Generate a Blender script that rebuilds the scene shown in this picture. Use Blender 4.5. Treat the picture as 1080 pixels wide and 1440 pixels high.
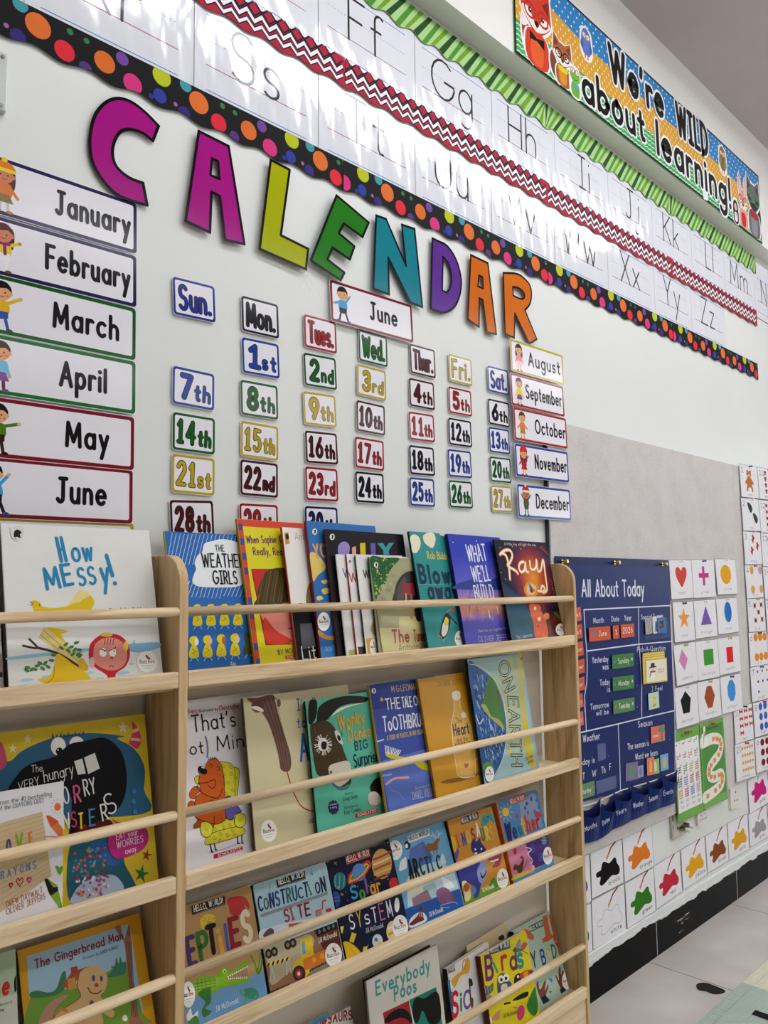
import bpy, math, random
from mathutils import Vector, Matrix
random.seed(7)
for o in list(bpy.data.objects): bpy.data.objects.remove(o)
SC = bpy.context.scene; COL = SC.collection
PI = math.pi
# ------------------------------------------------------------------ camera, light, exposure
EYE = Vector((0.0, -1.23, 1.113)); FPX = 1130.0
_v1 = Vector((1135.0, 92.0, FPX)).normalized()             # direction of the wall's long axis, in camera axes
_v3 = Vector((-150.0, -12028.8, FPX)).normalized()         # direction of up, in camera axes
_v2 = _v3.cross(_v1)
RCW = Matrix((_v1, _v2, _v3))                              # camera axes (right, down, forward) -> world
cam = bpy.data.cameras.new('camera'); camo = bpy.data.objects.new('camera', cam); COL.objects.link(camo)
cam.sensor_fit = 'AUTO'; cam.sensor_width = 36.0; cam.lens = FPX / 1440.0 * 36.0; cam.clip_start = 0.02
_c = [RCW.col[0], -RCW.col[1], -RCW.col[2]]
camo.matrix_world = Matrix(((_c[0][0], _c[1][0], _c[2][0], EYE.x), (_c[0][1], _c[1][1], _c[2][1], EYE.y), (_c[0][2], _c[1][2], _c[2][2], EYE.z), (0, 0, 0, 1)))
SC.camera = camo
SC.view_settings.view_transform = 'Standard'; SC.view_settings.look = 'None'
SC.view_settings.exposure = -0.5; SC.view_settings.gamma = 1.0; SC.view_settings.use_curve_mapping = False
world = bpy.data.worlds.new('world'); SC.world = world; world.use_nodes = True
world.node_tree.nodes['Background'].inputs[0].default_value = (0.9, 0.95, 1.0, 1); world.node_tree.nodes['Background'].inputs[1].default_value = 0.35
LAMP = 14.0                                                # ceiling panel emission strength
LAMP_ROWS = [(-0.87, [0.65, 1.95, 3.25]), (-2.5, [0.65, 1.95, 3.25, 4.55, 5.85]), (-4.6, [0.65, 1.95, 3.25, 4.55, 5.85])]
DAYLIGHT = 7.0                                             # windows in the far end wall

# ------------------------------------------------------------------ materials
def lin(h):
    h = h.lstrip('#'); r = []
    for i in (0, 2, 4):
        c = int(h[i:i+2], 16) / 255.0
        r.append(c / 12.92 if c <= 0.04045 else ((c + 0.055) / 1.055) ** 2.4)
    return (r[0], r[1], r[2], 1.0)
_M = {}
FIN = {  # roughness, bump strength, bump scale, specular
    'lam': (0.09, 0.45, 9.0, 0.7), 'card': (0.17, 0.10, 14.0, 0.13), 'cover': (0.28, 0.03, 25.0, 0.12), 'paper': (0.65, 0.05, 40.0, 0.06),
    'gloss': (0.13, 0.07, 7.0, 0.19), 'ink': (0.55, 0.0, 30.0, 0.1), 'vinyl': (0.42, 0.12, 9.0, 0.1), 'plastic': (0.3, 0.0, 20.0, 0.5), 'clear': (0.12, 0.1, 20, 0.5), 'metal': (0.25, 0.0, 20, 0.5), 'matte': (0.85, 0.05, 60, 0.15)}
def M(hexc, fin='paper'):
    k = (hexc, fin)
    if k in _M: return _M[k]
    rough, bs, sc, spec = FIN[fin]
    m = bpy.data.materials.new('%s_%s' % (fin, hexc.lstrip('#'))); m.use_nodes = True
    nt = m.node_tree; b = nt.nodes['Principled BSDF']
    b.inputs['Roughness'].default_value = rough; b.inputs['Specular IOR Level'].default_value = spec
    if fin == 'metal': b.inputs['Metallic'].default_value = 1.0
    tc = nt.nodes.new('ShaderNodeTexCoord'); nz = nt.nodes.new('ShaderNodeTexNoise'); nz.inputs['Scale'].default_value = sc; nz.inputs['Detail'].default_value = 2.0
    mp = nt.nodes.new('ShaderNodeMapping'); nt.links.new(tc.outputs['Object'], mp.inputs['Vector']); nt.links.new(mp.outputs['Vector'], nz.inputs['Vector'])
    if fin == 'lam': mp.inputs['Scale'].default_value = (1.7, 0.6, 1)
    mix = nt.nodes.new('ShaderNodeMix'); mix.data_type = 'RGBA'
    c = lin(hexc); mix.inputs['A'].default_value = (c[0]*.95, c[1]*.95, c[2]*.95, 1); mix.inputs['B'].default_value = (min(1, c[0]*1.05), min(1, c[1]*1.05), min(1, c[2]*1.05), 1)
    nt.links.new(nz.outputs['Fac'], mix.inputs['Factor']); nt.links.new(mix.outputs['Result'], b.inputs['Base Color'])
    if bs > 0:
        bp = nt.nodes.new('ShaderNodeBump'); bp.inputs['Strength'].default_value = bs; bp.inputs['Distance'].default_value = 0.01
        nt.links.new(nz.outputs['Fac'], bp.inputs['Height']); nt.links.new(bp.outputs['Normal'], b.inputs['Normal'])
    _M[k] = m; return m
def nodemat(name):
    m = bpy.data.materials.new(name); m.use_nodes = True
    return m, m.node_tree, m.node_tree.nodes['Principled BSDF']
def ramp(nt, src, stops):
    r = nt.nodes.new('ShaderNodeValToRGB'); e = r.color_ramp.elements
    e[0].position, e[0].color = stops[0][0], lin(stops[0][1]); e[1].position, e[1].color = stops[-1][0], lin(stops[-1][1])
    for p, c in stops[1:-1]:
        n = e.new(p); n.color = lin(c)
    nt.links.new(src, r.inputs['Fac']); return r.outputs['Color']
def noise(nt, scale, mapping=(1, 1, 1), detail=3, coord='Object', rough=.5, dist=0):
    tc = nt.nodes.new('ShaderNodeTexCoord'); mp = nt.nodes.new('ShaderNodeMapping'); mp.inputs['Scale'].default_value = mapping
    nz = nt.nodes.new('ShaderNodeTexNoise'); nz.inputs['Scale'].default_value = scale; nz.inputs['Detail'].default_value = detail; nz.inputs['Roughness'].default_value = rough; nz.inputs['Distortion'].default_value = dist
    nt.links.new(tc.outputs[coord], mp.inputs['Vector']); nt.links.new(mp.outputs['Vector'], nz.inputs['Vector'])
    return nz.outputs['Fac']
def bump(nt, b, src, strength, dist=.01):
    bp = nt.nodes.new('ShaderNodeBump'); bp.inputs['Strength'].default_value = strength; bp.inputs['Distance'].default_value = dist
    nt.links.new(src, bp.inputs['Height']); nt.links.new(bp.outputs['Normal'], b.inputs['Normal'])
def print_mat(name, stops, centre=None, size=.1, squash=1.0, rough=.28):
    """a printed colour blend on a cover: around a centre (x, y in metres on the page) or up the page"""
    m, nt, b = nodemat(name); tc = nt.nodes.new('ShaderNodeTexCoord'); mp = nt.nodes.new('ShaderNodeMapping'); nt.links.new(tc.outputs['Object'], mp.inputs['Vector'])
    mp.vector_type = 'POINT'
    if centre:
        mp.inputs['Location'].default_value = (-centre[0]/size, -centre[1]/(size*squash), 0); mp.inputs['Scale'].default_value = (1/size, 1/(size*squash), 0)
        ln = nt.nodes.new('ShaderNodeVectorMath'); ln.operation = 'LENGTH'; nt.links.new(mp.outputs['Vector'], ln.inputs[0]); src = ln.outputs['Value']
    else:
        mp.inputs['Scale'].default_value = (1, 1/size, 1); sp_ = nt.nodes.new('ShaderNodeSeparateXYZ'); nt.links.new(mp.outputs['Vector'], sp_.inputs[0]); src = sp_.outputs['Y']
    nz = noise(nt, 40, detail=3); ad = nt.nodes.new('ShaderNodeMath'); ad.operation = 'MULTIPLY_ADD'; nt.links.new(nz, ad.inputs[0]); ad.inputs[1].default_value = .12; nt.links.new(src, ad.inputs[2])
    nt.links.new(ramp(nt, ad.outputs[0], stops), b.inputs['Base Color']); b.inputs['Roughness'].default_value = rough; b.inputs['Specular IOR Level'].default_value = .12; return m
def wall_mat(name, a, b_, rough=.45):
    m, nt, b = nodemat(name); n = noise(nt, 2.5, detail=5)
    nt.links.new(ramp(nt, n, [(.3, a), (.7, b_)]), b.inputs['Base Color']); b.inputs['Roughness'].default_value = rough
    bump(nt, b, noise(nt, 90, detail=4), .06, .004); return m
MAT_WALL = wall_mat('painted_wall', 'dde1de', 'e2e5e2', .4)
MAT_BEAM = wall_mat('painted_beam', 'e6e5e0', 'eae9e5', .55)
MAT_CEIL = wall_mat('ceiling_paint', 'bdb3b0', 'c8c0bc', .8)
def felt_mat():
    m, nt, b = nodemat('grey_felt'); n = noise(nt, 300, (1, 1, .5), 6, rough=.8); n2 = noise(nt, 12, detail=4)
    mx = nt.nodes.new('ShaderNodeMath'); mx.operation = 'MULTIPLY_ADD'; nt.links.new(n2, mx.inputs[0]); mx.inputs[1].default_value = .35; nt.links.new(n, mx.inputs[2])
    nt.links.new(ramp(nt, mx.outputs[0], [(.4, 'b3afac'), (.66, 'cfcbc9'), (.9, 'dad6d4')]), b.inputs['Base Color']); b.inputs['Roughness'].default_value = .95; b.inputs['Specular IOR Level'].default_value = .1
    bump(nt, b, n, .35, .004); return m
MAT_FELT = felt_mat()
def wood_mat(name, axis, a='e6cda6', bb='f0dcbb', cc='cdae82'):
    m, nt, b = nodemat(name)
    sc = {'x': (1.2, 22, 22), 'z': (22, 22, 1.2), 'y': (22, 1.2, 22)}[axis]
    n = noise(nt, 4.0, sc, 5, rough=.6, dist=.6); n2 = noise(nt, 1.6, {'x': (.6, 9, 9), 'z': (9, 9, .6), 'y': (9, .6, 9)}[axis], 2)
    ad = nt.nodes.new('ShaderNodeMath'); ad.operation = 'MULTIPLY_ADD'; nt.links.new(n2, ad.inputs[0]); ad.inputs[1].default_value = .7; nt.links.new(n, ad.inputs[2])
    nt.links.new(ramp(nt, ad.outputs[0], [(.55, bb), (.85, a), (1.12, cc)]), b.inputs['Base Color']); b.inputs['Roughness'].default_value = .5; b.inputs['Specular IOR Level'].default_value = .3
    bump(nt, b, n, .05, .003); return m
WOODX = wood_mat('pine_along', 'x'); WOODZ = wood_mat('pine_upright', 'z', 'd0b081', 'dfc49a', 'b39363')
def base_mat():
    m, nt, b = nodemat('black_skirting_tile')
    tc = nt.nodes.new('ShaderNodeTexCoord'); sp = nt.nodes.new('ShaderNodeSeparateXYZ'); nt.links.new(tc.outputs['Object'], sp.inputs[0])
    # white wall paint brushed raggedly over the top of the tiles
    n = noise(nt, 30, (.5, 1, 2.0), 5); a = nt.nodes.new('ShaderNodeMath'); a.operation = 'MULTIPLY_ADD'; nt.links.new(n, a.inputs[0]); a.inputs[1].default_value = .03; nt.links.new(sp.outputs['Z'], a.inputs[2])
    g = nt.nodes.new('ShaderNodeMath'); g.operation = 'GREATER_THAN'; nt.links.new(a.outputs[0], g.inputs[0]); g.inputs[1].default_value = .1135
    n3 = noise(nt, 5.5, (.6, 1, 5), 7, rough=.68); g3 = nt.nodes.new('ShaderNodeMath'); g3.operation = 'GREATER_THAN'; nt.links.new(n3, g3.inputs[0]); g3.inputs[1].default_value = .645
    mx = nt.nodes.new('ShaderNodeMath'); mx.operation = 'MAXIMUM'; nt.links.new(g.outputs[0], mx.inputs[0])
    h = nt.nodes.new('ShaderNodeMath'); h.operation = 'MULTIPLY'; nt.links.new(g3.outputs[0], h.inputs[0]); h.inputs[1].default_value = .7; nt.links.new(h.outputs[0], mx.inputs[1])
    nt.links.new(ramp(nt, mx.outputs[0], [(0, '050506'), (1, 'd9dbdb')]), b.inputs['Base Color']); b.inputs['Roughness'].default_value = .35; b.inputs['Specular IOR Level'].default_value = .05; return m
MAT_BASE = base_mat()
def floor_mat():
    m, nt, b = nodemat('floor_tiles')
    tc = nt.nodes.new('ShaderNodeTexCoord'); mp = nt.nodes.new('ShaderNodeMapping'); mp.inputs['Location'].default_value = (-.505, 0.0, 0)
    nt.links.new(tc.outputs['Object'], mp.inputs['Vector'])
    br = nt.nodes.new('ShaderNodeTexBrick'); br.offset = 0.0; br.inputs['Scale'].default_value = 1.0; br.inputs['Brick Width'].default_value = .6; br.inputs['Row Height'].default_value = .6; br.inputs['Mortar Size'].default_value = .0016
    nt.links.new(mp.outputs['Vector'], br.inputs['Vector']); br.inputs['Color1'].default_value = lin('d0cac4'); br.inputs['Color2'].default_value = lin('ccc6c0'); br.inputs['Mortar'].default_value = lin('4c4743')
    n = noise(nt, 5, (1, 1, 1), 6); mx = nt.nodes.new('ShaderNodeMix'); mx.data_type = 'RGBA'; mx.blend_type = 'MULTIPLY'; mx.inputs['Factor'].default_value = 1
    nt.links.new(br.outputs['Color'], mx.inputs['A']); nt.links.new(ramp(nt, n, [(.3, 'e4e2e0'), (.7, 'ffffff')]), mx.inputs['B']); nt.links.new(mx.outputs['Result'], b.inputs['Base Color'])
    b.inputs['Roughness'].default_value = .38; return m
MAT_FLOOR = floor_mat()
def emit_mat(name, c, s):
    m = bpy.data.materials.new(name); m.use_nodes = True; nt = m.node_tree; nt.nodes.clear()
    o = nt.nodes.new('ShaderNodeOutputMaterial'); e = nt.nodes.new('ShaderNodeEmission'); e.inputs[0].default_value = lin(c); e.inputs[1].default_value = s; nt.links.new(e.outputs[0], o.inputs[0]); return m

# ------------------------------------------------------------------ mesh collector
class Art:
    """Collects polygons, ribbons, boxes and tubes and links them as ONE mesh object."""
    def __init__(s): s.v = []; s.f = []; s.mi = []; s.mats = []
    def m(s, mat):
        if mat not in s.mats: s.mats.append(mat)
        return s.mats.index(mat)
    def face(s, pts, mat):
        i = len(s.v); s.v += [tuple(p) for p in pts]; s.f.append(tuple(range(i, i + len(pts)))); s.mi.append(s.m(mat))
    def faces(s, pts, fs, mat):
        i = len(s.v); s.v += [tuple(p) for p in pts]; k = s.m(mat)
        for f in fs: s.f.append(tuple(i + j for j in f)); s.mi.append(k)
    def poly(s, p2, z, mat):
        a = sum(p2[i][0] * p2[(i+1) % len(p2)][1] - p2[(i+1) % len(p2)][0] * p2[i][1] for i in range(len(p2)))
        if a < 0: p2 = p2[::-1]
        s.face([(x, y, z) for x, y in p2], mat)
    def prism(s, p2, z0, z1, mat, side=None):
        a = sum(p2[i][0] * p2[(i+1) % len(p2)][1] - p2[(i+1) % len(p2)][0] * p2[i][1] for i in range(len(p2)))
        if a < 0: p2 = p2[::-1]
        n = len(p2); s.face([(x, y, z1) for x, y in p2], mat); s.face([(x, y, z0) for x, y in p2[::-1]], side or mat)
        P = [(x, y, z0) for x, y in p2] + [(x, y, z1) for x, y in p2]
        s.faces(P, [(i, (i+1) % n, n + (i+1) % n, n + i) for i in range(n)], side or mat)
    def ring(s, outer, inner, z, mat):
        n = len(outer); s.faces([(x, y, z) for x, y in outer] + [(x, y, z) for x, y in inner], [(i, (i+1) % n, n + (i+1) % n, n + i) for i in range(n)], mat)
    def ribbon(s, p, w, z, mat, closed=False, cap=True):
        q = [p[0]]
        for a in p[1:]:
            if (a[0]-q[-1][0])**2 + (a[1]-q[-1][1])**2 > 1e-12: q.append(a)
        if closed and len(q) > 2 and (q[0][0]-q[-1][0])**2 + (q[0][1]-q[-1][1])**2 < 1e-12: q.pop()
        r = w / 2
        if len(q) < 2 or (len(q) == 2 and math.dist(q[0], q[1]) < w * .2):
            s.poly([(q[0][0] + r * 1.15 * math.cos(t * PI / 5), q[0][1] + r * 1.15 * math.sin(t * PI / 5)) for t in range(10)], z, mat); return
        if len(q) > 2:                                             # sharp corners: two strokes meeting in a round joint
            for i in (range(len(q)) if closed else range(1, len(q)-1)):
                a, c, b = q[i-1], q[i], q[(i+1) % len(q)]
                co = ((c[0]-a[0])*(b[0]-c[0]) + (c[1]-a[1])*(b[1]-c[1])) / (math.dist(a, c)*math.dist(c, b))
                if co < -.05:
                    if closed: s.ribbon(q[i:]+q[:i+1], w, z, mat); return
                    s.ribbon(q[:i+1], w, z, mat); s.ribbon(q[i:], w, z+1e-6, mat); return
        n = len(q); L = []; R = []
        for i in range(n):
            a = q[i-1] if (i > 0 or closed) else None; b = q[(i+1) % n] if (i < n-1 or closed) else None; c = q[i]
            d1 = None if a is None else ((c[0]-a[0]) / math.dist(a, c), (c[1]-a[1]) / math.dist(a, c))
            d2 = None if b is None else ((b[0]-c[0]) / math.dist(b, c), (b[1]-c[1]) / math.dist(b, c))
            if d1 is None: d1 = d2
            if d2 is None: d2 = d1
            nx, ny = -(d1[1]+d2[1]), d1[0]+d2[0]; ln = math.hypot(nx, ny)
            if ln < .15: nx, ny = -d1[1], d1[0]; k = 1.0
            else: nx /= ln; ny /= ln; k = min(1.7, 1 / max(.2, -nx*d1[1] + ny*d1[0]))
            L.append((c[0]+nx*r*k, c[1]+ny*r*k)); R.append((c[0]-nx*r*k, c[1]-ny*r*k))
        m2 = n if closed else n - 1
        s.faces([(x, y, z) for x, y in L] + [(x, y, z) for x, y in R], [(n+i, n+(i+1) % n, (i+1) % n, i) for i in range(m2)], mat)
        if cap and not closed:
            for e, o in ((0, 1), (n-1, n-2)):
                t = math.atan2(q[e][1]-q[o][1], q[e][0]-q[o][0])
                s.poly([(q[e][0]+r*math.cos(t+u*PI/6), q[e][1]+r*math.sin(t+u*PI/6)) for u in range(-3, 4)], z, mat)
    def box(s, x0, x1, y0, y1, z0, z1, mat):
        P = [(x0,y0,z0),(x1,y0,z0),(x1,y1,z0),(x0,y1,z0),(x0,y0,z1),(x1,y0,z1),(x1,y1,z1),(x0,y1,z1)]
        s.faces(P, [(3,2,1,0),(4,5,6,7),(0,1,5,4),(1,2,6,5),(2,3,7,6),(3,0,4,7)], mat)
    def tube(s, a, b, r, mat, n=16, r2=None):
        a = Vector(a); b = Vector(b); d = (b-a).normalized(); u = d.orthogonal().normalized(); w = d.cross(u); r2 = r if r2 is None else r2
        P = [a + (u*math.cos(t*2*PI/n) + w*math.sin(t*2*PI/n))*r for t in range(n)] + [b + (u*math.cos(t*2*PI/n) + w*math.sin(t*2*PI/n))*r2 for t in range(n)]
        s.faces(P, [(i, (i+1) % n, n+(i+1) % n, n+i) for i in range(n)] + [tuple(range(n-1, -1, -1)), tuple(range(n, 2*n))], mat)
    def build(s, name, parent=None, bevel=0, smooth=False):
        if not s.f: return None
        me = bpy.data.meshes.new(name); me.from_pydata(s.v, [], s.f)
        for m in s.mats: me.materials.append(m)
        me.polygons.foreach_set('material_index', s.mi)
        if smooth: me.polygons.foreach_set('use_smooth', [True]*len(s.f))
        me.update(); o = bpy.data.objects.new(name, me); COL.objects.link(o)
        if parent is not None: o.parent = parent
        if bevel:
            b = o.modifiers.new('bevel', 'BEVEL'); b.width = bevel; b.segments = 2; b.limit_method = 'ANGLE'
        return o
def tag(o, label, cat, group=None):
    o['label'] = label; o['category'] = cat
    if group: o['group'] = group
    return o
def struct(o): o['kind'] = 'structure'; return o
def empty(name, loc, label, cat, group=None, rot=None):
    o = bpy.data.objects.new(name, None); COL.objects.link(o); o.location = loc; o.empty_display_size = .05
    if rot: o.rotation_euler = rot
    return tag(o, label, cat, group)

# ------------------------------------------------------------------ lettering: round-ended strokes
def arc(cx, cy, rx, ry, a0, a1):
    n = max(3, int(abs(a1-a0) / 22)); return [(cx+rx*math.cos(math.radians(a0+(a1-a0)*i/n)), cy+ry*math.sin(math.radians(a0+(a1-a0)*i/n))) for i in range(n+1)]
GL = {
 'A': (.7, [[(0,0),(.35,1),(.7,0)], [(.12,.35),(.58,.35)]]),
 'B': (.56, [[(0,0),(0,1),(.2,1)]+arc(.28,.76,.22,.24,90,-90)+[(0,.52)], [(.02,.52)]+arc(.29,.26,.26,.26,90,-90)+[(0,0)]]),
 'C': (.72, [arc(.45,.5,.45,.5,50,310)]), 'D': (.66, [[(0,0),(0,1),(.15,1)]+arc(.18,.5,.48,.5,90,-90)+[(0,0)]]),
 'E': (.52, [[(.52,1),(0,1),(0,0),(.52,0)], [(0,.52),(.44,.52)]]), 'F': (.5, [[(.5,1),(0,1),(0,0)], [(0,.52),(.42,.52)]]),
 'G': (.84, [arc(.45,.5,.45,.5,50,345)+[(.86,.46),(.5,.46)]]), 'H': (.62, [[(0,0),(0,1)], [(.62,0),(.62,1)], [(0,.5),(.62,.5)]]),
 'I': (.4, [[(.2,0),(.2,1)], [(0,1),(.4,1)], [(0,0),(.4,0)]]), 'J': (.5, [[(.34,1)]+arc(.17,.18,.17,.18,0,-160), [(.14,1),(.54,1)]]),
 'K': (.58, [[(0,0),(0,1)], [(.55,1),(.02,.45)], [(.14,.56),(.58,0)]]), 'L': (.46, [[(0,1),(0,0),(.46,0)]]),
 'M': (.8, [[(0,0),(.06,1),(.4,.2),(.74,1),(.8,0)]]), 'N': (.62, [[(0,0),(0,1),(.62,0),(.62,1)]]), 'O': (.86, [arc(.43,.5,.43,.5,90,450)]),
 'P': (.52, [[(0,0),(0,1),(.2,1)]+arc(.26,.74,.26,.26,90,-90)+[(0,.48)]]), 'Q': (.86, [arc(.43,.5,.43,.5,90,450), [(.5,.25),(.86,-.05)]]),
 'R': (.56, [[(0,0),(0,1),(.2,1)]+arc(.26,.74,.26,.26,90,-90)+[(0,.48)], [(.22,.48),(.56,0)]]),
 'S': (.58, [arc(.3,.75,.26,.25,35,270)+arc(.29,.25,.28,.25,90,-145)]), 'T': (.62, [[(0,1),(.62,1)], [(.31,1),(.31,0)]]),
 'U': (.6, [[(0,1)]+arc(.3,.3,.3,.3,180,360)+[(.6,1)]]), 'V': (.64, [[(0,1),(.32,0),(.64,1)]]), 'W': (.95, [[(0,1),(.24,0),(.475,.9),(.71,0),(.95,1)]]),
 'X': (.6, [[(0,1),(.6,0)], [(.6,1),(0,0)]]), 'Y': (.6, [[(0,1),(.3,.46),(.6,1)], [(.3,.46),(.3,0)]]), 'Z': (.58, [[(.02,1),(.56,1),(0,0),(.58,0)]]),
 'a': (.54, [arc(.27,.3,.27,.3,25,385), [(.54,.6),(.54,0)]]), 'b': (.54, [[(0,1),(0,0)], arc(.27,.3,.27,.3,0,360)]), 'c': (.48, [arc(.28,.3,.28,.3,50,310)]),
 'd': (.54, [arc(.27,.3,.27,.3,0,360), [(.54,1),(.54,0)]]), 'e': (.54, [[(.02,.31),(.53,.31)]+arc(.27,.3,.27,.3,8,315)]),
 'f': (.36, [arc(.28,.82,.16,.18,50,180)+[(.12,0)], [(0,.6),(.32,.6)]]), 'g': (.54, [arc(.27,.3,.27,.3,25,385), [(.54,.6)]+arc(.27,-.13,.27,.27,0,-150)]),
 'h': (.48, [[(0,1),(0,0)], [(0,.3)]+arc(.24,.36,.24,.24,170,0)+[(.48,0)]]), 'i': (.02, [[(.01,.6),(.01,0)], [(.01,.86),(.01,.87)]]),
 'j': (.2, [[(.2,.6)]+arc(.03,-.18,.17,.2,0,-140), [(.2,.86),(.2,.87)]]), 'k': (.42, [[(0,1),(0,0)], [(.4,.6),(.02,.26)], [(.1,.33),(.42,0)]]), 'l': (.02, [[(.01,1),(.01,0)]]),
 'm': (.76, [[(0,.6),(0,0)], [(0,.32)]+arc(.19,.4,.19,.2,170,0)+[(.38,0)], [(.38,.32)]+arc(.57,.4,.19,.2,170,0)+[(.76,0)]]),
 'n': (.46, [[(0,.6),(0,0)], [(0,.32)]+arc(.23,.36,.23,.24,170,0)+[(.46,0)]]), 'o': (.56, [arc(.28,.3,.28,.3,90,450)]),
 'p': (.54, [[(0,.6),(0,-.4)], arc(.27,.3,.27,.3,0,360)]), 'q': (.54, [arc(.27,.3,.27,.3,0,360), [(.54,.6),(.54,-.4)]]), 'r': (.32, [[(0,.6),(0,0)], [(0,.3)]+arc(.22,.36,.22,.24,170,55)]),
 's': (.4, [arc(.2,.45,.18,.15,35,270)+arc(.2,.15,.19,.15,90,-145)]), 't': (.34, [[(.16,.9),(.16,.1),(.22,.02),(.32,.02)], [(0,.6),(.34,.6)]]), 'u': (.46, [[(0,.6)]+arc(.23,.24,.23,.24,180,360), [(.46,.6),(.46,0)]]),
 'v': (.46, [[(0,.6),(.23,0),(.46,.6)]]), 'w': (.68, [[(0,.6),(.17,0),(.34,.55),(.51,0),(.68,.6)]]), 'x': (.44, [[(0,.6),(.44,0)], [(.44,.6),(0,0)]]),
 'y': (.48, [[(0,.6),(.24,.02)], [(.48,.6),(.1,-.4)]]), 'z': (.42, [[(0,.6),(.4,.6),(0,0),(.42,0)]]),
 '0': (.58, [arc(.29,.5,.29,.5,90,450)]), '1': (.3, [[(0,.78),(.18,1),(.18,0)], [(.02,0),(.34,0)]]), '2': (.56, [arc(.28,.72,.26,.28,165,-35)+[(0,0),(.56,0)]]),
 '3': (.54, [arc(.26,.75,.25,.25,150,-90)+arc(.26,.26,.27,.26,90,-150)]), '4': (.6, [[(.44,0),(.44,1),(0,.32),(.6,.32)]]), '5': (.54, [[(.48,1),(.08,1),(.05,.56)]+arc(.26,.32,.27,.32,120,-145)]),
 '6': (.56, [[(.42,1)]+arc(.28,.3,.28,.3,160,520)]), '7': (.54, [[(0,1),(.54,1),(.18,0)]]), '8': (.54, [arc(.27,.75,.23,.25,-90,270), arc(.27,.25,.27,.25,90,450)]),
 '9': (.54, [arc(.27,.7,.27,.3,-20,340)+[(.24,0)]]), '.': (.04, [[(.02,.03),(.02,.04)]]), ',': (.06, [[(.05,.05),(0,-.14)]]), '!': (.04, [[(.02,1),(.02,.3)], [(.02,.03),(.02,.04)]]),
 "'": (.06, [[(.06,1),(.0,.78)]]), ':': (.04, [[(.02,.06),(.02,.07)], [(.02,.5),(.02,.51)]]), '(': (.2, [arc(.4,.45,.38,.62,125,235)]), ')': (.2, [arc(-.2,.45,.38,.62,55,-55)]), '-': (.3, [[(0,.32),(.3,.32)]]),
 '?': (.5, [arc(.25,.74,.24,.26,165,-60)+[(.25,.42),(.25,.3)], [(.25,.03),(.25,.04)]]), '/': (.4, [[(0,-.1),(.4,1)]]), '#': (.6, [[(.15,0),(.25,1)], [(.38,0),(.48,1)], [(0,.33),(.6,.33)], [(.03,.66),(.63,.66)]]), ' ': (.28, [])}
SERIF = {'I'}
def catmull(P, n=5, closed=True):
    out = []; N = len(P)
    for i in range(N if closed else N-1):
        p0, p1, p2, p3 = (P[(i-1) % N], P[i], P[(i+1) % N], P[(i+2) % N]) if closed else (P[max(0,i-1)], P[i], P[i+1], P[min(N-1,i+2)])
        if p1 == p2: out.append(p1); continue
        for k in range(n):
            t = k/n; out.append(tuple(.5*((2*p1[j]) + (-p0[j]+p2[j])*t + (2*p0[j]-5*p1[j]+4*p2[j]-p3[j])*t*t + (-p0[j]+3*p1[j]-3*p2[j]+p3[j])*t**3) for j in (0, 1)))
    if not closed: out.append(P[-1])
    return out
def rrect(w, h, r, x=0, y=0, n=4):
    out = []
    for cx, cy, a in ((x+w-r, y+h-r, 0), (x+r, y+h-r, 90), (x+r, y+r, 180), (x+w-r, y+r, 270)):
        out += [(cx+r*math.cos(math.radians(a+90*i/n)), cy+r*math.sin(math.radians(a+90*i/n))) for i in range(n+1)]
    return out
class Crop:
    def __init__(s, x0, y0, k): s.x0, s.y0, s.k = x0, y0, k
    def __call__(s, p): return (s.x0 + p[0]/s.k, s.y0 + p[1]/s.k)
PXL = Crop(0, 0, 1)
A1 = Crop(0,0,2.7); A2 = Crop(340,0,2.7); A3 = Crop(700,0,2.842); A4 = Crop(0,220,3.6); A5 = Crop(0,480,3.6); A6 = Crop(220,340,3.43); A7 = Crop(480,380,3.176); A8 = Crop(740,300,3.176)
B1 = Crop(560,0,4.154); B3 = Crop(900,200,6); B8 = Crop(700,0,5.4)
C1 = Crop(0,720,4); C2 = Crop(0,1060,3.789); C3 = Crop(210,720,3.375); C4 = Crop(500,720,3.176); C5 = Crop(240,940,3.6); C6 = Crop(500,900,3.273); C7 = Crop(240,1160,3.375); C8 = Crop(500,1100,3.176)
D1 = Crop(760,760,5.4); D2 = Crop(760,980,5.4); D3 = Crop(930,640,7.2); D4 = Crop(930,780,6.545); D5 = Crop(930,980,6.545); D6 = Crop(800,1140,3.857)
E1 = Crop(240,1060,8.464); E3 = Crop(500,770,8.467); E4 = Crop(640,920,6.683); E6 = Crop(870,1150,10.578)
def onto(px, O, N):
    """Where the sight line of photo point px meets the real surface through O with normal N (used to measure places)."""
    d = RCW @ Vector((px[0]-540.0, px[1]-720.0, FPX)); return EYE + d * ((O-EYE).dot(N) / d.dot(N))
def on_wall(px, y=0.0): return onto(px, Vector((0, y, 0)), Vector((0, -1, 0)))
def on_floor(px): return onto(px, Vector((0, 0, 0)), Vector((0, 0, 1)))

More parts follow.
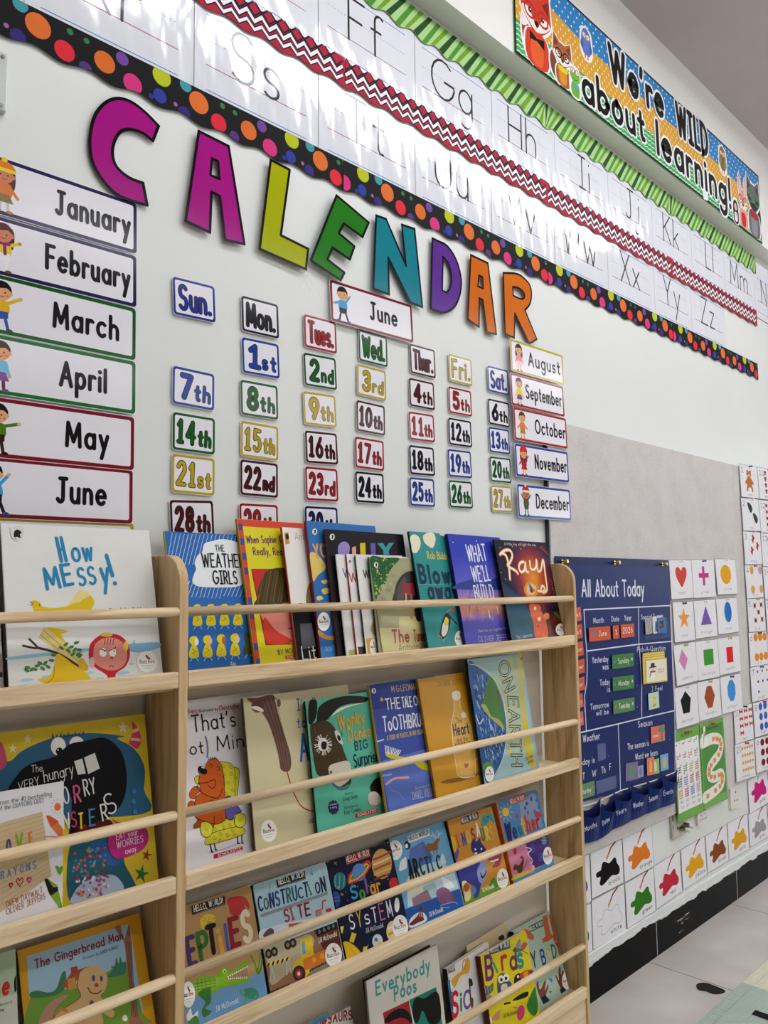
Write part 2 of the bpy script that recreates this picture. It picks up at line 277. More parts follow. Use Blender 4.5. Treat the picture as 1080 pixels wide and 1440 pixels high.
class Sheet:
    """A flat printed thing: an Empty at its lower left corner, local x right, y up, z out of the face; its parts are its children."""
    DZ = 0.00001
    def __init__(s, name, label, cat, O, U=(1,0,0), V=(0,0,1), group=None, fin='card'):
        s.O = Vector(O); s.U = Vector(U).normalized(); s.V = Vector(V).normalized(); s.N = s.U.cross(s.V).normalized(); s.V = s.N.cross(s.U)
        r = bpy.data.objects.new(name, None); COL.objects.link(r); r.empty_display_size = .03
        r.matrix_world = Matrix(((s.U.x, s.V.x, s.N.x, s.O.x), (s.U.y, s.V.y, s.N.y, s.O.y), (s.U.z, s.V.z, s.N.z, s.O.z), (0,0,0,1)))
        s.root = tag(r, label, cat, group); s.fin = fin; s.z = 0.0; s.art = None; s.crop = None; s.pn = None; s.pp = None; s.clip = None; s.sx = s.sy = 1.0
    def part(s, n, parent=None, label=None):
        s.flush(); s.art = Art(); s.pn = n; s.pp = parent; s.pl = label
    def flush(s):
        o = None
        if s.art and s.art.f:
            o = s.art.build(s.pn, s.pp or s.root)
            if s.pl: o['label'] = s.pl
        s.art = None; return o
    def at(s, crop): s.crop = crop; return s
    def unit(s, sx, sy): s.crop = None; s.sx, s.sy = sx, sy; return s
    def map(s, p):
        if s.crop is None: return s.bleed((p[0]*s.sx, p[1]*s.sy))
        w = onto(s.crop(p), s.O + s.N*s.z, s.N) - s.O; return s.bleed((w.dot(s.U), w.dot(s.V)))
    def bleed(s, q):
        """print stops at the trimmed edge of the page"""
        if s.clip is None: return q
        return (min(max(q[0], .0004), s.clip[0]-.0004), min(max(q[1], .0004), s.clip[1]-.0004))
    def up(s, k=1): s.z += s.DZ*k; return s.z
    def c(s, col): return col if not isinstance(col, str) else M(col, s.fin)
    def P(s, pts, col): s.up(); s.art.poly([s.map(p) for p in pts], s.z, s.c(col)); return s
    def S(s, pts, col, n=5): s.up(); s.art.poly(catmull([s.map(p) for p in pts], n), s.z, s.c(col)); return s
    def E(s, cx, cy, rx, ry, col, rot=0, n=20):
        s.up(); c, d = math.cos(math.radians(rot)), math.sin(math.radians(rot))
        s.art.poly([s.map((cx+rx*math.cos(t*2*PI/n)*c-ry*math.sin(t*2*PI/n)*d, cy+rx*math.cos(t*2*PI/n)*d+ry*math.sin(t*2*PI/n)*c)) for t in range(n)], s.z, s.c(col)); return s
    def SO(s, pts, col, w=1.0, ink='1a1410', n=5): s.S(pts, col, n); return s.L(pts, w, ink, True, True)
    def L(s, pts, w, col, smooth=False, closed=False):
        s.up(); p = [s.map(q) for q in pts]
        if smooth: p = catmull(p, 5, closed)
        s.art.ribbon(p, w*.001, s.z, s.c(col), closed); return s
    def T(s, txt, p0, p1, hh, col, wt=.13, out=None, ow=.06, jit=0, slant=0, gap=.17, clip=None):
        """Writing whose baseline runs from p0 to p1; hh is the capital height at p0 (in the same units)."""
        cl, s.clip = s.clip, None; a = Vector(s.map(p0)); b = Vector(s.map(p1)); h = (Vector(s.map((p0[0], p0[1]-hh if s.crop else p0[1]+hh)))-a).length; s.clip = cl
        d = (b-a); ln = d.length; d = d/ln; nrm = Vector((-d.y, d.x))
        adv = [GL[ch][0] + (gap+wt if i < len(txt)-1 else 0) for i, ch in enumerate(txt)]
        if sum(adv) > .15: wt = min(wt, .45*ln/h)
        kx = (ln-h*wt) / max(.05, sum(adv)) / h
        s.up(); strokes = []; x = 0
        rnd = random.Random(len(txt)*7+ord(txt[0]))
        for i, ch in enumerate(txt):
            jy = rnd.uniform(-jit, jit); js = 1+rnd.uniform(-jit, jit)
            for st in GL[ch][1]:
                strokes.append((i, [a + d*(h*wt/2 + (x+px_+slant*py)*kx*h) + nrm*((py*js+jy)*h) for px_, py in st]))
            x += adv[i]
        if out:
            for j, (i, st) in enumerate(strokes): s.art.ribbon([s.bleed(q) for q in st], h*(wt+2*ow), s.z + j % 5 * .000002, s.c(out))
            s.up()
        for j, (i, st) in enumerate(strokes):
            s.art.ribbon([s.bleed(q) for q in st], h*wt, s.z + j % 5 * .000002, s.c(col[i % len(col)] if isinstance(col, (list, tuple)) else col))
        return s
    def done(s): s.flush(); return s.root
# ------------------------------------------------------------------ the room
def quadbox(name, x0, x1, y0, y1, z0, z1, mat):
    a = Art(); a.box(x0, x1, y0, y1, z0, z1, mat); return struct(a.build(name))
RX0, RX1, RY, RH = -3.0, 9.0, -6.0, 3.0
floor = quadbox('floor', RX0, RX1, RY, .1, -.05, 0, MAT_FLOOR)
quadbox('ceiling', RX0, RX1, RY, .1, RH, RH+.05, MAT_CEIL)
quadbox('wall_back', RX0, RX1, 0, .1, 0, RH, MAT_WALL)
MAT_FAR = wall_mat('beige_wall', 'b3aca0', 'bdb6aa', .7)
quadbox('wall_left', RX0-.1, RX0, RY, .1, 0, RH, MAT_FAR)
quadbox('wall_front', RX0, RX1, RY-.1, RY, 0, RH, MAT_FAR)
# far end wall with two windows letting daylight in
a = Art()
for y0, y1, z0, z1 in ((RY, -5.3, 0, RH), (-5.3, -.6, 0, 1.0), (-5.3, -.6, 2.35, RH), (-.6, .1, 0, RH), (-3.3, -2.9, 1.0, 2.35)): a.box(RX1, RX1+.1, y0, y1, z0, z1, MAT_WALL)
struct(a.build('wall_right'))
MAT_DAY = emit_mat('daylight_pane', 'f2f7ff', DAYLIGHT)
for i, (y0, y1) in enumerate(((-5.3, -3.3), (-2.9, -.6))):
    f = Art()
    for b in ((y0, y0+.05, 1, 2.35), (y1-.05, y1, 1, 2.35), (y0+.05, y1-.05, 1, 1.05), (y0+.05, y1-.05, 2.3, 2.35), ((y0+y1)/2-.025, (y0+y1)/2+.025, 1.05, 2.3)): f.box(RX1+.02, RX1+.07, b[0], b[1], b[2], b[3], M('d8d8d6', 'plastic'))
    w = struct(f.build('window_%d' % (i+1))); g = Art(); g.box(RX1+.075, RX1+.08, y0, y1, 1, 2.35, MAT_DAY); g.build('pane', w)
# beam along the top of the wall
quadbox('trim_1', RX0, RX1, -.06, 0, 2.525, RH, MAT_BEAM)
# black tiled skirting
sk = Art(); x = RX0
edges = [RX0] + [1.753 + .606*k for k in range(-7, 12)] + [RX1]
for x0, x1 in zip(edges[:-1], edges[1:]): sk.box(x0+.0015, x1-.0015, -.012, 0, 0, .105, MAT_BASE); sk.box(x1-.0012, x1+.0012, -.0123, 0, 0, .104, M('d2d3d1', 'matte'))
sk.box(RX0, RX1, -.0112, 0, 0, .104, M('c9cac8', 'matte')); sk.box(RX0, RX1, -.010, 0, .105, .122, M('dfe2e2', 'matte'))
struct(sk.build('baseboard_back'))
# worn patch in the floor tile
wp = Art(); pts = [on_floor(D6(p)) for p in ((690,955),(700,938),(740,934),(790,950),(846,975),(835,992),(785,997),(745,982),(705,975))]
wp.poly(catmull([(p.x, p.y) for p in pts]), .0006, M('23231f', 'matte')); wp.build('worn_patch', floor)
# ceiling lights
MAT_LAMP = emit_mat('lamp_diffuser', 'fbfcff', LAMP)
k = 0
for y, xs in LAMP_ROWS:
    for x in xs:
        ordn = ('first', 'second', 'third', 'fourth', 'fifth')[xs.index(x)]; rown = {-0.87: 'the row nearest the calendar wall', -2.5: 'the middle ceiling row', -4.6: 'the ceiling row farthest from the calendar'}[y]
        r = empty('ceiling_light', (x, y, RH-.06), 'long white ceiling light, %s from the left in %s' % (ordn, rown), 'ceiling light', 'ceiling lights')
        h = Art(); h.box(-.62, .62, -.155, .155, .02, .058, M('e8e8e6', 'plastic')); h.build('housing', r)
        d = Art(); d.box(-.6, .6, -.14, .14, -.005, .02, MAT_LAMP); d.build('diffuser', r)

# grey felt pin board
fb = empty('felt_board', (1.855, -.001, .383), 'large grey felt pin board on the wall to the right of the bookshelf', 'pin board')
a = Art(); a.box(0, 2.2, -.011, 0, 0, 1.185, MAT_FELT); a.build('felt_panel', fb)
a = Art(); a.box(-.006, 0, -.012, 0, 0, 1.185, M('4b4b4d', 'metal')); a.build('edge_strip', fb)
FY = -.0125                                                   # face of the felt board

# small white switch plate at the left
r = empty('switch_plate', (.37, 0, 1.838), 'pale grey switch plate on the wall at the left edge, above the January card', 'switch')
a = Art(); a.box(0, .05, -.012, 0, 0, .094, M('c9cdcc', 'plastic')); a.build('plate', r, bevel=.003)
a = Art(); a.box(.008, .03, -.016, -.012, .03, .064, M('d6dad9', 'plastic')); a.build('rocker', r, bevel=.001)
a = Art(); a.tube((.041, -.014, .086), (.041, -.011, .086), .003, M('8d9290', 'metal'), 8); a.tube((.041, -.014, .008), (.041, -.011, .008), .003, M('8d9290', 'metal'), 8); a.build('screw', r)

# ------------------------------------------------------------------ scalloped border strips
def scal(x, z0, amp, per=.0872): return z0 + amp*(.5-.5*math.cos(2*PI*x/per))
def strip_outline(L, h, amp):
    n = int(L/.0872*12); return [(0, h)] + [(L*i/n, scal(L*i/n, 0, amp)) for i in range(n+1)] + [(L, h)]
def strip(x0, x1, z0, y, h, amp, name, label, fill, group, over=0):
    s = Sheet(name, label, 'border strip', (x0, y-over, z0), group=group, fin='ink'); s.part('backing')
    s.art.prism(strip_outline(x1-x0, h, amp), -.0006, 0, s.c(fill)); s.part('pattern'); return s
ORD = ['first', 'second', 'third', 'last']
DOTS = [(.465,2.006,.0205,'e0702c'),(.508,1.985,.017,'e02638'),(.576,1.998,.0185,'dd6d28'),(.607,2.019,.0115,'70459c'),(.682,2.022,.018,'b9c41c'),(.627,1.983,.0175,'d8317f'),(.679,1.984,.013,'2a3a9c'),(.73,2.027,.012,'3f9aa6'),(.71,1.982,.004,'a7679e'),(.543,1.972,.011,'55327f'),(.728,1.973,.0125,'34267a'),(.516,2.022,.0055,'2f7f45'),(.544,2.02,.005,'2f7f45'),(.662,1.976,.005,'24358f')]
edges = [.33, 1.115, 1.899, 2.68, 3.468]
for i in range(4):
    s = strip(edges[i], edges[i+1]-.0008, 1.963, -.0045, .07, .0085, 'border_strip', 'black border strip with coloured dots under the lower letter row, %s from the left' % ORD[i], '08080a', 'dotted border strips', i % 2*.0006)
    for k in range(-1, 4):
        for dx, dz, r, c in DOTS:
            xx = dx-.33+.293*k; L = edges[i+1]-edges[i]
            if xx+r < 0.003 or xx-r > L-.003: continue
            s.up(.1); pts = []
            for t in range(20):
                px_ = min(max(xx+r*math.cos(t*PI/10), .001), L-.002); pz = min(max(dz-1.963+r*math.sin(t*PI/10), scal(px_, 0, .0085)+.0003), .0695); pts.append((px_, pz))
            s.art.poly(pts, s.z, s.c(c))
    s.done()
edges = [.34, 1.122, 1.907, 2.695, 3.486]
for i in range(4):
    L = edges[i+1]-edges[i]-.0008; s = strip(edges[i], edges[i]+L, 2.198, -.0065, .07, .008, 'border_strip', 'red and white zigzag border strip between the letter rows, %s from the left' % ORD[i], 'b3203a', 'zigzag border strips', i % 2*.0006)
    p = .036; n = int(L/(p/2))
    def zig(zc, amp, w, col):
        s.up(); s.art.ribbon([(j*p/2, zc+(amp if j % 2 else -amp)) for j in range(n+1)], w, s.z, s.c(col), cap=False)
    for j in range(int(L/p)): s.P([(j*p+.001, .0695), (j*p+p-.001, .0695), (j*p+p/2, .0695-.017)], '15131f'); s.P([(j*p+.006, .0695), (j*p+p-.006, .0695), (j*p+p/2, .0695-.011)], 'eceaf0')
    zig(.0505, .0085, .0035, '17142c'); zig(.0385, .0085, .0125, '17142c'); zig(.0385, .0085, .0068, 'f1eef2'); zig(.0195, .0072, .0105, '17142c'); zig(.0195, .0072, .0058, 'f1eef2')
    s.done()
edges = [.33, 1.12, 1.909, 2.705, 3.505]
GC = ['1f4a1c', 'a9cf8c', '4d8f2e', 'b4d596', '6f9f23', 'aed28f']
for i in range(4):
    L = edges[i+1]-edges[i]-.0008; s = strip(edges[i], edges[i]+L, 2.432, -.0065, .078, .013, 'border_strip', 'green slanting striped border strip along the top of the letters, %s from the left' % ORD[i], 'a9cf8c', 'green striped border strips', i % 2*.0006)
    w = .0936/6
    for j in range(-1, int(L/w)+6):
        if j % 6 in (1, 3, 5): continue
        x0, x1 = j*w, j*w+w; pts = [(x0, .078), (x1, .078)]; sl = .057
        bx0, bx1 = x0-sl, x1-sl
        pts += [(bx1, scal(bx1, 0, .013)+.0004), ((bx0+bx1)/2, scal((bx0+bx1)/2, 0, .013)+.0004), (bx0, scal(bx0, 0, .013)+.0004)]
        pts = [(min(max(q[0], .0005), L-.0005), q[1]) for q in pts]
        s.up(.05); s.art.poly(pts, s.z, s.c(GC[j % 6]))
    s.done()

# ------------------------------------------------------------------ alphabet cards
def alpha_card(x0, x1, z0, y, txt, rowname):
    s = Sheet('alphabet_card', 'laminated white handwriting card with the letters %s in the %s row' % (txt, rowname), 'alphabet card', (x0+.001, y, z0), group='handwriting alphabet cards', fin='lam')
    w = x1-x0-.002; h = .25; s.part('card'); s.art.prism([(0,0),(w,0),(w,h),(0,h)], -.0008, 0, M('e3e5ee', 'lam'))
    s.part('ruled_lines'); k = w/.3047
    for z, c, wd in ((.178, '3f86c6', 1.8), (.0775, '9a4a57', 1.8), (.028, '3f86c6', 1.8)): s.L([(.026*k, z), (.272*k, z)], wd, c)
    s.up(); n = 26
    for j in range(n): s.art.ribbon([((.026+.246*j/n)*k, .128), ((.026+.246*(j+.55)/n)*k, .128)], .001, s.z, s.c('70757c'), cap=False)
    s.part('lettering'); ww = (GL[txt[0]][0]+GL[txt[1]][0]+.24)*.1
    st = (w-ww)/2 - .012 + (.02 if ww < .1 else 0)
    s.T(txt, (st, .0775), (st+ww, .0775), .1005, '0c0c0e', .058, gap=.18); s.done()
UP = [.743, 1.048, 1.352, 1.653, 1.955, 2.261, 2.56, 2.868, 3.172, 3.486, 3.79]
for i, t in enumerate(['Ee', 'Ff', 'Gg', 'Hh', 'Ii', 'Jj', 'Kk', 'Ll', 'Mm', 'Nn']): alpha_card(UP[i], UP[i+1], 2.244, -.0035, t, 'upper')
LO = [.443, .748, 1.048, 1.348, 1.643, 1.94, 2.243, 2.556, 2.846, 3.156]
for i, t in enumerate(['Rr', 'Ss', 'Tt', 'Uu', 'Vv', 'Ww', 'Xx', 'Yy', 'Zz']): alpha_card(LO[i], LO[i+1], 2.0125, -.002, t, 'lower')
# ------------------------------------------------------------------ big cut-out letters
def cutout(label, crop, outer, hole, col, y, smooth=False):
    pts = [on_wall(crop(p), y) for p in outer]; x0 = min(p.x for p in pts); z0 = min(p.z for p in pts)
    s = Sheet('wall_letter', label, 'letter', (x0, y, z0), group='big cut-out letters', fin='gloss')
    s.at(crop)
    def curve(P):
        if not P: return []
        Q = [s.map(p[:2]) for p in P for _ in range(2 if len(p) > 2 else 1)]          # a third value marks a sharp corner
        if not smooth: return Q
        out = []
        for p in catmull(Q, 4):
            if not out or math.dist(p, out[-1]) > 1e-5: out.append(p)
        if math.dist(out[0], out[-1]) < 1e-5: out.pop()
        return out
    o = curve(outer); h = curve(hole)
    a = Art(); blk = s.c('0a0a0c'); cc = s.c(col)
    def fill(z, mat, z0_=None):
        if not h:
            (a.prism(o, z0_, z, mat) if z0_ is not None else a.poly(o, z, mat)); return
        # a letter with a counter: cut from the hole's point nearest the outline
        oo = o[::]; hh = h[::]
        ar = lambda P: sum(P[i][0]*P[(i+1) % len(P)][1]-P[(i+1) % len(P)][0]*P[i][1] for i in range(len(P)))
        if ar(oo) < 0: oo = oo[::-1]
        if ar(hh) > 0: hh = hh[::-1]
        best = min(((math.dist(p, q), i, j) for i, p in enumerate(oo) for j, q in enumerate(hh)))
        _, i, j = best; loop = oo[:i+1] + hh[j:] + hh[:j+1] + oo[i:]
        a.poly(loop, z, mat)
        if z0_ is not None:
            for P in (oo, hh):
                n = len(P); a.faces([(x, y_, z0_) for x, y_ in P] + [(x, y_, z) for x, y_ in P], [(q, (q+1) % n, n+(q+1) % n, n+q) for q in range(n)], mat)
    s.art = None; fill(0, cc, -.0012); a.build('sheet', s.root)
    a = Art(); a.ribbon(o, .0056, .0001, blk, True)
    if h: a.ribbon(h, .005, .0001, blk, True)
    a.build('outline', s.root); return s
cutout('big magenta cut-out letter C above the January card', A1, [(602,478,1),(580,535,1),(545,507),(500,491),(462,497),(437,530),(427,580),(442,632),(490,674),(543,695,1),(559,779,1),(500,762),(440,735),(388,680),(352,615),(341,535),(356,450),(392,397),(440,374),(495,385),(550,425)], [], 'a81484', -.006, True)
cutout('big magenta cut-out letter A, second of the row', A1, [(755,498),(868,555),(928,927),(855,910),(835,745),(803,728),(797,883),(705,838)], [(805,602),(828,612),(834,680),(799,665)], 'a81484', -.009)
cutout('big lime yellow cut-out letter L', A2, [(110,607),(182,645),(148,893),(252,945),(243,1022),(68,945)], [], 'a9b104', -.010)
cutout('big green cut-out letter E', A2, [(360,742),(482,845),(458,900),(388,848),(368,885),(428,935),(410,985),(345,940),(325,985),(390,1035),(375,1064),(262,988)], [], '237a1c', -.012)
cutout('big teal cut-out letter N over the June card', PXL, [(529,303),(543,308),(571,374),(565,316),(583,322),(594,432),(577,425),(546,362),(547,414),(525,406)], [], '0f7f90', -.010)
cutout('big purple cut-out letter D', PXL, [(608,335,1),(616,339),(629,346),(641,364),(648,388),(648,408),(642,427),(632,437),(620,439),(606,434,1)], [(623,361,1),(631,371),(635,390),(633,404),(628,411),(622,408,1)], '5f2f92', -.008, True)
cutout('big orange cut-out letter A left of the orange R', PXL, [(662,358.5),(686,370),(698,470),(685,467.5),(679,422),(674,419),(673.6,460),(658,449)], [(673.6,387),(679,390),(679.5,406),(672,402.5)], 'cf6812', -.009)
cutout('big orange cut-out letter R, last of the row', A7, [(723,12,1),(790,18),(838,60),(849,105),(842,150),(820,178,1),(873,308,1),(840,327,1),(775,192,1),(772,302,1),(732,285,1)], [(765,75,1),(785,77),(805,88),(819,110),(814,126),(800,128),(768,113,1)], 'd26c12', -.009, True)

# ------------------------------------------------------------------ cards with a coloured frame
def corner_sheet(name, label, cat, crop, TL, TR, BR, BL, y, group, fin='card', tilt=0.0):
    p = [on_wall(crop(q), y) for q in (TL, TR, BR, BL)]
    ang = ((p[1].z-p[0].z)/(p[1].x-p[0].x) + (p[2].z-p[3].z)/(p[2].x-p[3].x))/2; ang = math.atan(ang)
    w = ((p[1]-p[0]).length + (p[2]-p[3]).length)/2; h = ((p[0]-p[3]).length + (p[1]-p[2]).length)/2
    c = (p[0]+p[1]+p[2]+p[3])/4; U = Vector((math.cos(ang), 0, math.sin(ang))); V = Vector((-math.sin(ang), 0, math.cos(ang)))
    V = (V + Vector((0, math.tan(tilt), 0))).normalized()                       # lower edge stands off the wall
    O = c - U*w/2 - V*h/2
    s = Sheet(name, label, cat, O, U, V, group, fin); s.w, s.h = w, h; return s
def frame_card(s, col, fr, r, white='e9e8ef'):
    s.part('card'); s.art.prism(rrect(s.w, s.h, r), -.0007, 0, s.c(white))
    s.part('frame'); m = fr*.12; s.up(); s.art.ring(rrect(s.w-2*m, s.h-2*m, r, m, m), rrect(s.w-2*fr, s.h-2*fr, r*.6, fr, fr), s.z, s.c(col)); return s
SKIN = ['e7ab7d', 'd99a6c', 'e9b58c']
def kid(s, x, y, H, hair, top, bottom, shoes, arms=((-40, 1), (40, 1)), hat=None, lng=False, skirt=False, skin='e3a877', scarf=None, leg=None, lean=0, stride=.0, smile=True):
    """A printed child figure; x is the middle of its feet, y the soles, H its height, all in metres."""
    s.unit(1, 1); k = H; hx = x+lean*k
    s.part('picture')
    for sg in (-1, 1):
        fx = x+sg*(.075+stride*(1 if sg > 0 else .6))*k; s.L([(x+sg*.055*k, y+.33*k), (fx, y+.05*k)], 60*k, leg or (bottom if not skirt else skin)); s.E(fx+sg*.03*k, y+.028*k, .06*k, .03*k, shoes)
    if lng: s.S([(hx-.17*k, y+.86*k), (hx-.19*k, y+.5*k), (hx-.08*k, y+.47*k), (hx+.08*k, y+.47*k), (hx+.19*k, y+.5*k), (hx+.17*k, y+.86*k)], hair)
    for sg, (a, l) in zip((-1, 1), arms):
        ax, ay = x+lean*.6*k+sg*.09*k, y+.52*k; t = math.radians(a); ex, ey = ax+sg*math.cos(t)*.2*k*l, ay+math.sin(t)*.2*k*l
        s.L([(ax, ay), (ex, ey)], 62*k, top); s.E(ex+sg*math.cos(t)*.035*k, ey+math.sin(t)*.035*k, .036*k, .036*k, skin)
    s.S([(x-.12*k+lean*.5*k, y+.56*k), (x+.12*k+lean*.5*k, y+.56*k), (x+.13*k, y+.32*k), (x-.13*k, y+.32*k)], top, 3)
    if skirt: s.P([(x-.1*k, y+.36*k), (x+.1*k, y+.36*k), (x+.17*k, y+.2*k), (x-.17*k, y+.2*k)], bottom)
    else: s.P([(x-.125*k, y+.37*k), (x+.125*k, y+.37*k), (x+.13*k, y+.25*k), (x+.01*k, y+.22*k), (x-.01*k, y+.22*k), (x-.13*k, y+.25*k)], bottom)
    if scarf: s.L([(x-.1*k, y+.56*k), (x+.1*k, y+.56*k)], 80*k, scarf); s.L([(x+.03*k, y+.55*k), (x+.04*k, y+.36*k)], 60*k, scarf)
    hy = y+.74*k
    s.E(hx, hy+.02*k, .185*k, .185*k, hair); s.E(hx-.17*k, hy-.02*k, .03*k, .04*k, skin); s.E(hx+.17*k, hy-.02*k, .03*k, .04*k, skin)
    s.E(hx, hy-.02*k, .165*k, .15*k, skin); s.S([(hx-.175*k, hy+.02*k), (hx-.1*k, hy+.18*k), (hx+.1*k, hy+.18*k), (hx+.175*k, hy+.02*k), (hx+.09*k, hy+.075*k), (hx-.03*k, hy+.055*k), (hx-.1*k, hy+.06*k)], hair, 4)
    for sg in (-1, 1): s.E(hx+sg*.065*k, hy-.015*k, .014*k, .018*k, '1a1414'); s.E(hx+sg*.11*k, hy-.07*k, .026*k, .02*k, 'd9776a')
    s.L([(hx-.045*k, hy-.08*k), (hx, hy-.1*k), (hx+.045*k, hy-.08*k)], 14*k, 'b32a2e', True)
    if hat:
        s.S([(hx-.19*k, hy+.07*k), (hx-.15*k, hy+.21*k), (hx, hy+.26*k), (hx+.15*k, hy+.21*k), (hx+.19*k, hy+.07*k)], hat[0], 4); s.L([(hx-.17*k, hy+.085*k), (hx+.17*k, hy+.085*k)], 70*k, hat[1]); s.E(hx, hy+.28*k, .055*k, .05*k, hat[1])
MW, MH = .252, .091                                              # real size of a month card (measured on the one in full view)
def month_card(label, word, x1, ztop, y, col, ang, kd, tpx, tilt=.012, h=MH, w=MW, wt=.175, kx=.135, hh=.40, tcap=None):
    """x1, ztop: upper right corner on the wall; tpx: start and end of the word as fractions of the width."""
    U = Vector((math.cos(ang), 0, math.sin(ang))); V = Vector((-math.sin(ang), math.tan(tilt), math.cos(ang))).normalized()
    O = Vector((x1, y, ztop)) - U*w - V*h
    s = Sheet('month_card', label, 'month card', O, U, V, 'month name cards', 'gloss'); s.w, s.h = w, h
    frame_card(s, col, .0068, .006)
    kid(s, w*kx, h*.055, h*.9, **kd)
    s.part('lettering'); s.unit(w, h); s.T(word, (tpx[0], .33), (tpx[1], .33), hh, '0b0b0d', wt, gap=.2); s.done(); return s
def W(crop, p, y=0.0): v = on_wall(crop(p), y); return v.x, v.z
LEFTM = [  # word, upper right corner in the photo, colour, child, text extent
 ('January', A4, (694,238), '1c1550', dict(hair='4a2416', top='d9742a', bottom='8a6a2c', shoes='d9742a', hat=('e2811f','efcf3c'), lng=True, skirt=True, leg='c9c4d2', arms=((35,1),(-50,1)), skin='c9805a'), (.44,.955), 'girl in an orange bobble hat'),
 ('February', A4, (692,505), '1c1550', dict(hair='5a1f24', top='e6cf1f', bottom='f0eef2', shoes='6a4420', lng=True, scarf='8f2a78', arms=((-60,1),(25,1)), skin='cf8560'), (.385,.955), 'child in a yellow coat and purple scarf'),
 ('March', A4, (690,770), '0f5a20', dict(hair='14110f', top='e2b41f', bottom='2c55a8', shoes='2c4a1c', arms=((-30,1),(30,1.3)), stride=.05), (.44,.88), 'boy in a yellow jacket'),
 ('April', A5, (688,103), '126a28', dict(hair='3a1a12', top='78c2e6', bottom='8a5a9c', shoes='7a4a8c', lng=False, skirt=True, leg='6a3a3a', arms=((-70,1),(-70,1))), (.485,.80), 'girl in a blue jumper and purple skirt'),
 ('May', A5, (682,383), '7a1220', dict(hair='15120f', top='4a7a20', bottom='3a1a16', shoes='15120f', arms=((40,1.2),(15,1.3)), stride=.03), (.535,.825), 'winking boy in a green shirt'),
 ('June', A5, (674,650), '7a1220', dict(hair='15120f', top='3fa0d8', bottom='14141a', shoes='2a4a8a', arms=((-20,1),(50,1.2)), stride=.09, lean=-.05), (.49,.82), 'running boy in a blue shirt'),
 ('July', A5, (680,918), 'b8a41c', dict(hair='15120f', top='d84a3a', bottom='2c55a8', shoes='14141a'), (.5,.8), None)]
for i, (wd, cr, p, col, kd, tx, what) in enumerate(LEFTM):
    x1, z1 = W(cr, p, -.004)
    month_card('%s month card at the left%s' % (wd, ', with a %s' % what if what else ', mostly hidden behind the white book'), wd, x1, z1, -.004-.0004*(i % 2), col, .012 if i < 2 else .004, kd, tx)
x1, z1 = W(PXL, (579,429), -.006)
month_card('June month card in the middle, under the teal letter N', 'June', x1, z1, -.006, '7a1220', .02, dict(hair='15120f', top='3fa0d8', bottom='14141a', shoes='2a4a8a', arms=((-20,1),(50,1.2)), stride=.09), (.45,.80), kx=.14, tilt=.03)
RIGHTM = [('August', (988,380), 'b8a81e', dict(hair='15120f', top='e08a8a', bottom='f0c0c8', shoes='c0303a', skirt=True, lng=True, arms=((-60,1),(-60,1))), (.31,.93), 'girl in a pink dress'),
 ('September', (990,520), '8f1a22', dict(hair='4a1a16', top='e6d21f', bottom='7a3a8a', shoes='7a2a2a', skirt=True, arms=((-60,1),(-60,1))), (.26,.955), 'girl in a yellow top and purple skirt'),
 ('October', (1003,662), 'a31a20', dict(hair='5a2a16', top='e2803a', bottom='b08a3a', shoes='d87a3a', skirt=True, arms=((-40,1),(-40,1))), (.375,.97), 'girl in an orange jacket'),
 ('November', (1010,812), '2a44a0', dict(hair='4a1a16', top='c81f2a', bottom='c81f2a', shoes='c81f2a', skirt=True, lng=True, scarf='24386a', hat=('d42a2a','d42a2a')), (.345,.965), 'child in red winter clothes'),
 ('December', (1020,980), '2a44a0', dict(hair='4a1a16', top='1f5a34', bottom='1f5a34', shoes='1a1a1a', arms=((50,1),(50,1)), hat=('c4202a','e8e2da'), scarf='8a2a2a', skin='b0764e'), (.325,.965), 'child in a green coat')]
for i, (wd, p, col, kd, tx, what) in enumerate(RIGHTM):
    yy = -.014 - .0004*(i % 2); x1, z1 = W(A7, p, yy)
    month_card('%s month card with a %s, at the right' % (wd, what), wd, x1, z1, yy, col, .015, kd, tx, kx=.15, tilt=.02, h=.088, wt=.16)

# day names and date cards
def day_card(txt, crop, TL, TR, BR, BL, col, label, day=False, ext=None, y=-.004):
    s = corner_sheet('weekday_card' if day else 'date_card', label, 'weekday card' if day else 'date card', crop, TL, TR, BR, BL, y, 'weekday name cards' if day else 'calendar date cards', 'gloss', tilt=.015)
    frame_card(s, col, .005, .006)
    s.part('lettering'); s.unit(s.w, s.h)
    ow = .045
    if day: s.T(txt, (.12, .2), (.9, .2), .6, col, .15, out='0a0a10', ow=.03, gap=.2)
    else:
        n = ''.join(ch for ch in txt if ch.isdigit()); x = txt[len(n):]
        m = .53 if len(n) == 2 else .46
        s.T(n, (.1 if len(n) == 2 else .16, .24), (m, .22), .56, col, .155 if len(n) == 2 else .22, out='0c0808', ow=.038, gap=.3)
        s.T(x, (m+.05, .22), (.9, .2), .38, col, .2, out='0c0808', ow=.045, gap=.22)
    s.done()
NAVY, BLU, GRN, YEL, DRD, RED = '121650', '1c4096', '105a1e', 'b89e1a', '4a0e14', '9a151b'
CNAME = {NAVY: 'navy', BLU: 'blue', GRN: 'green', YEL: 'yellow', DRD: 'dark red', RED: 'red', '1a2a8a': 'blue', '12121c': 'black'}
BLK = '12121c'
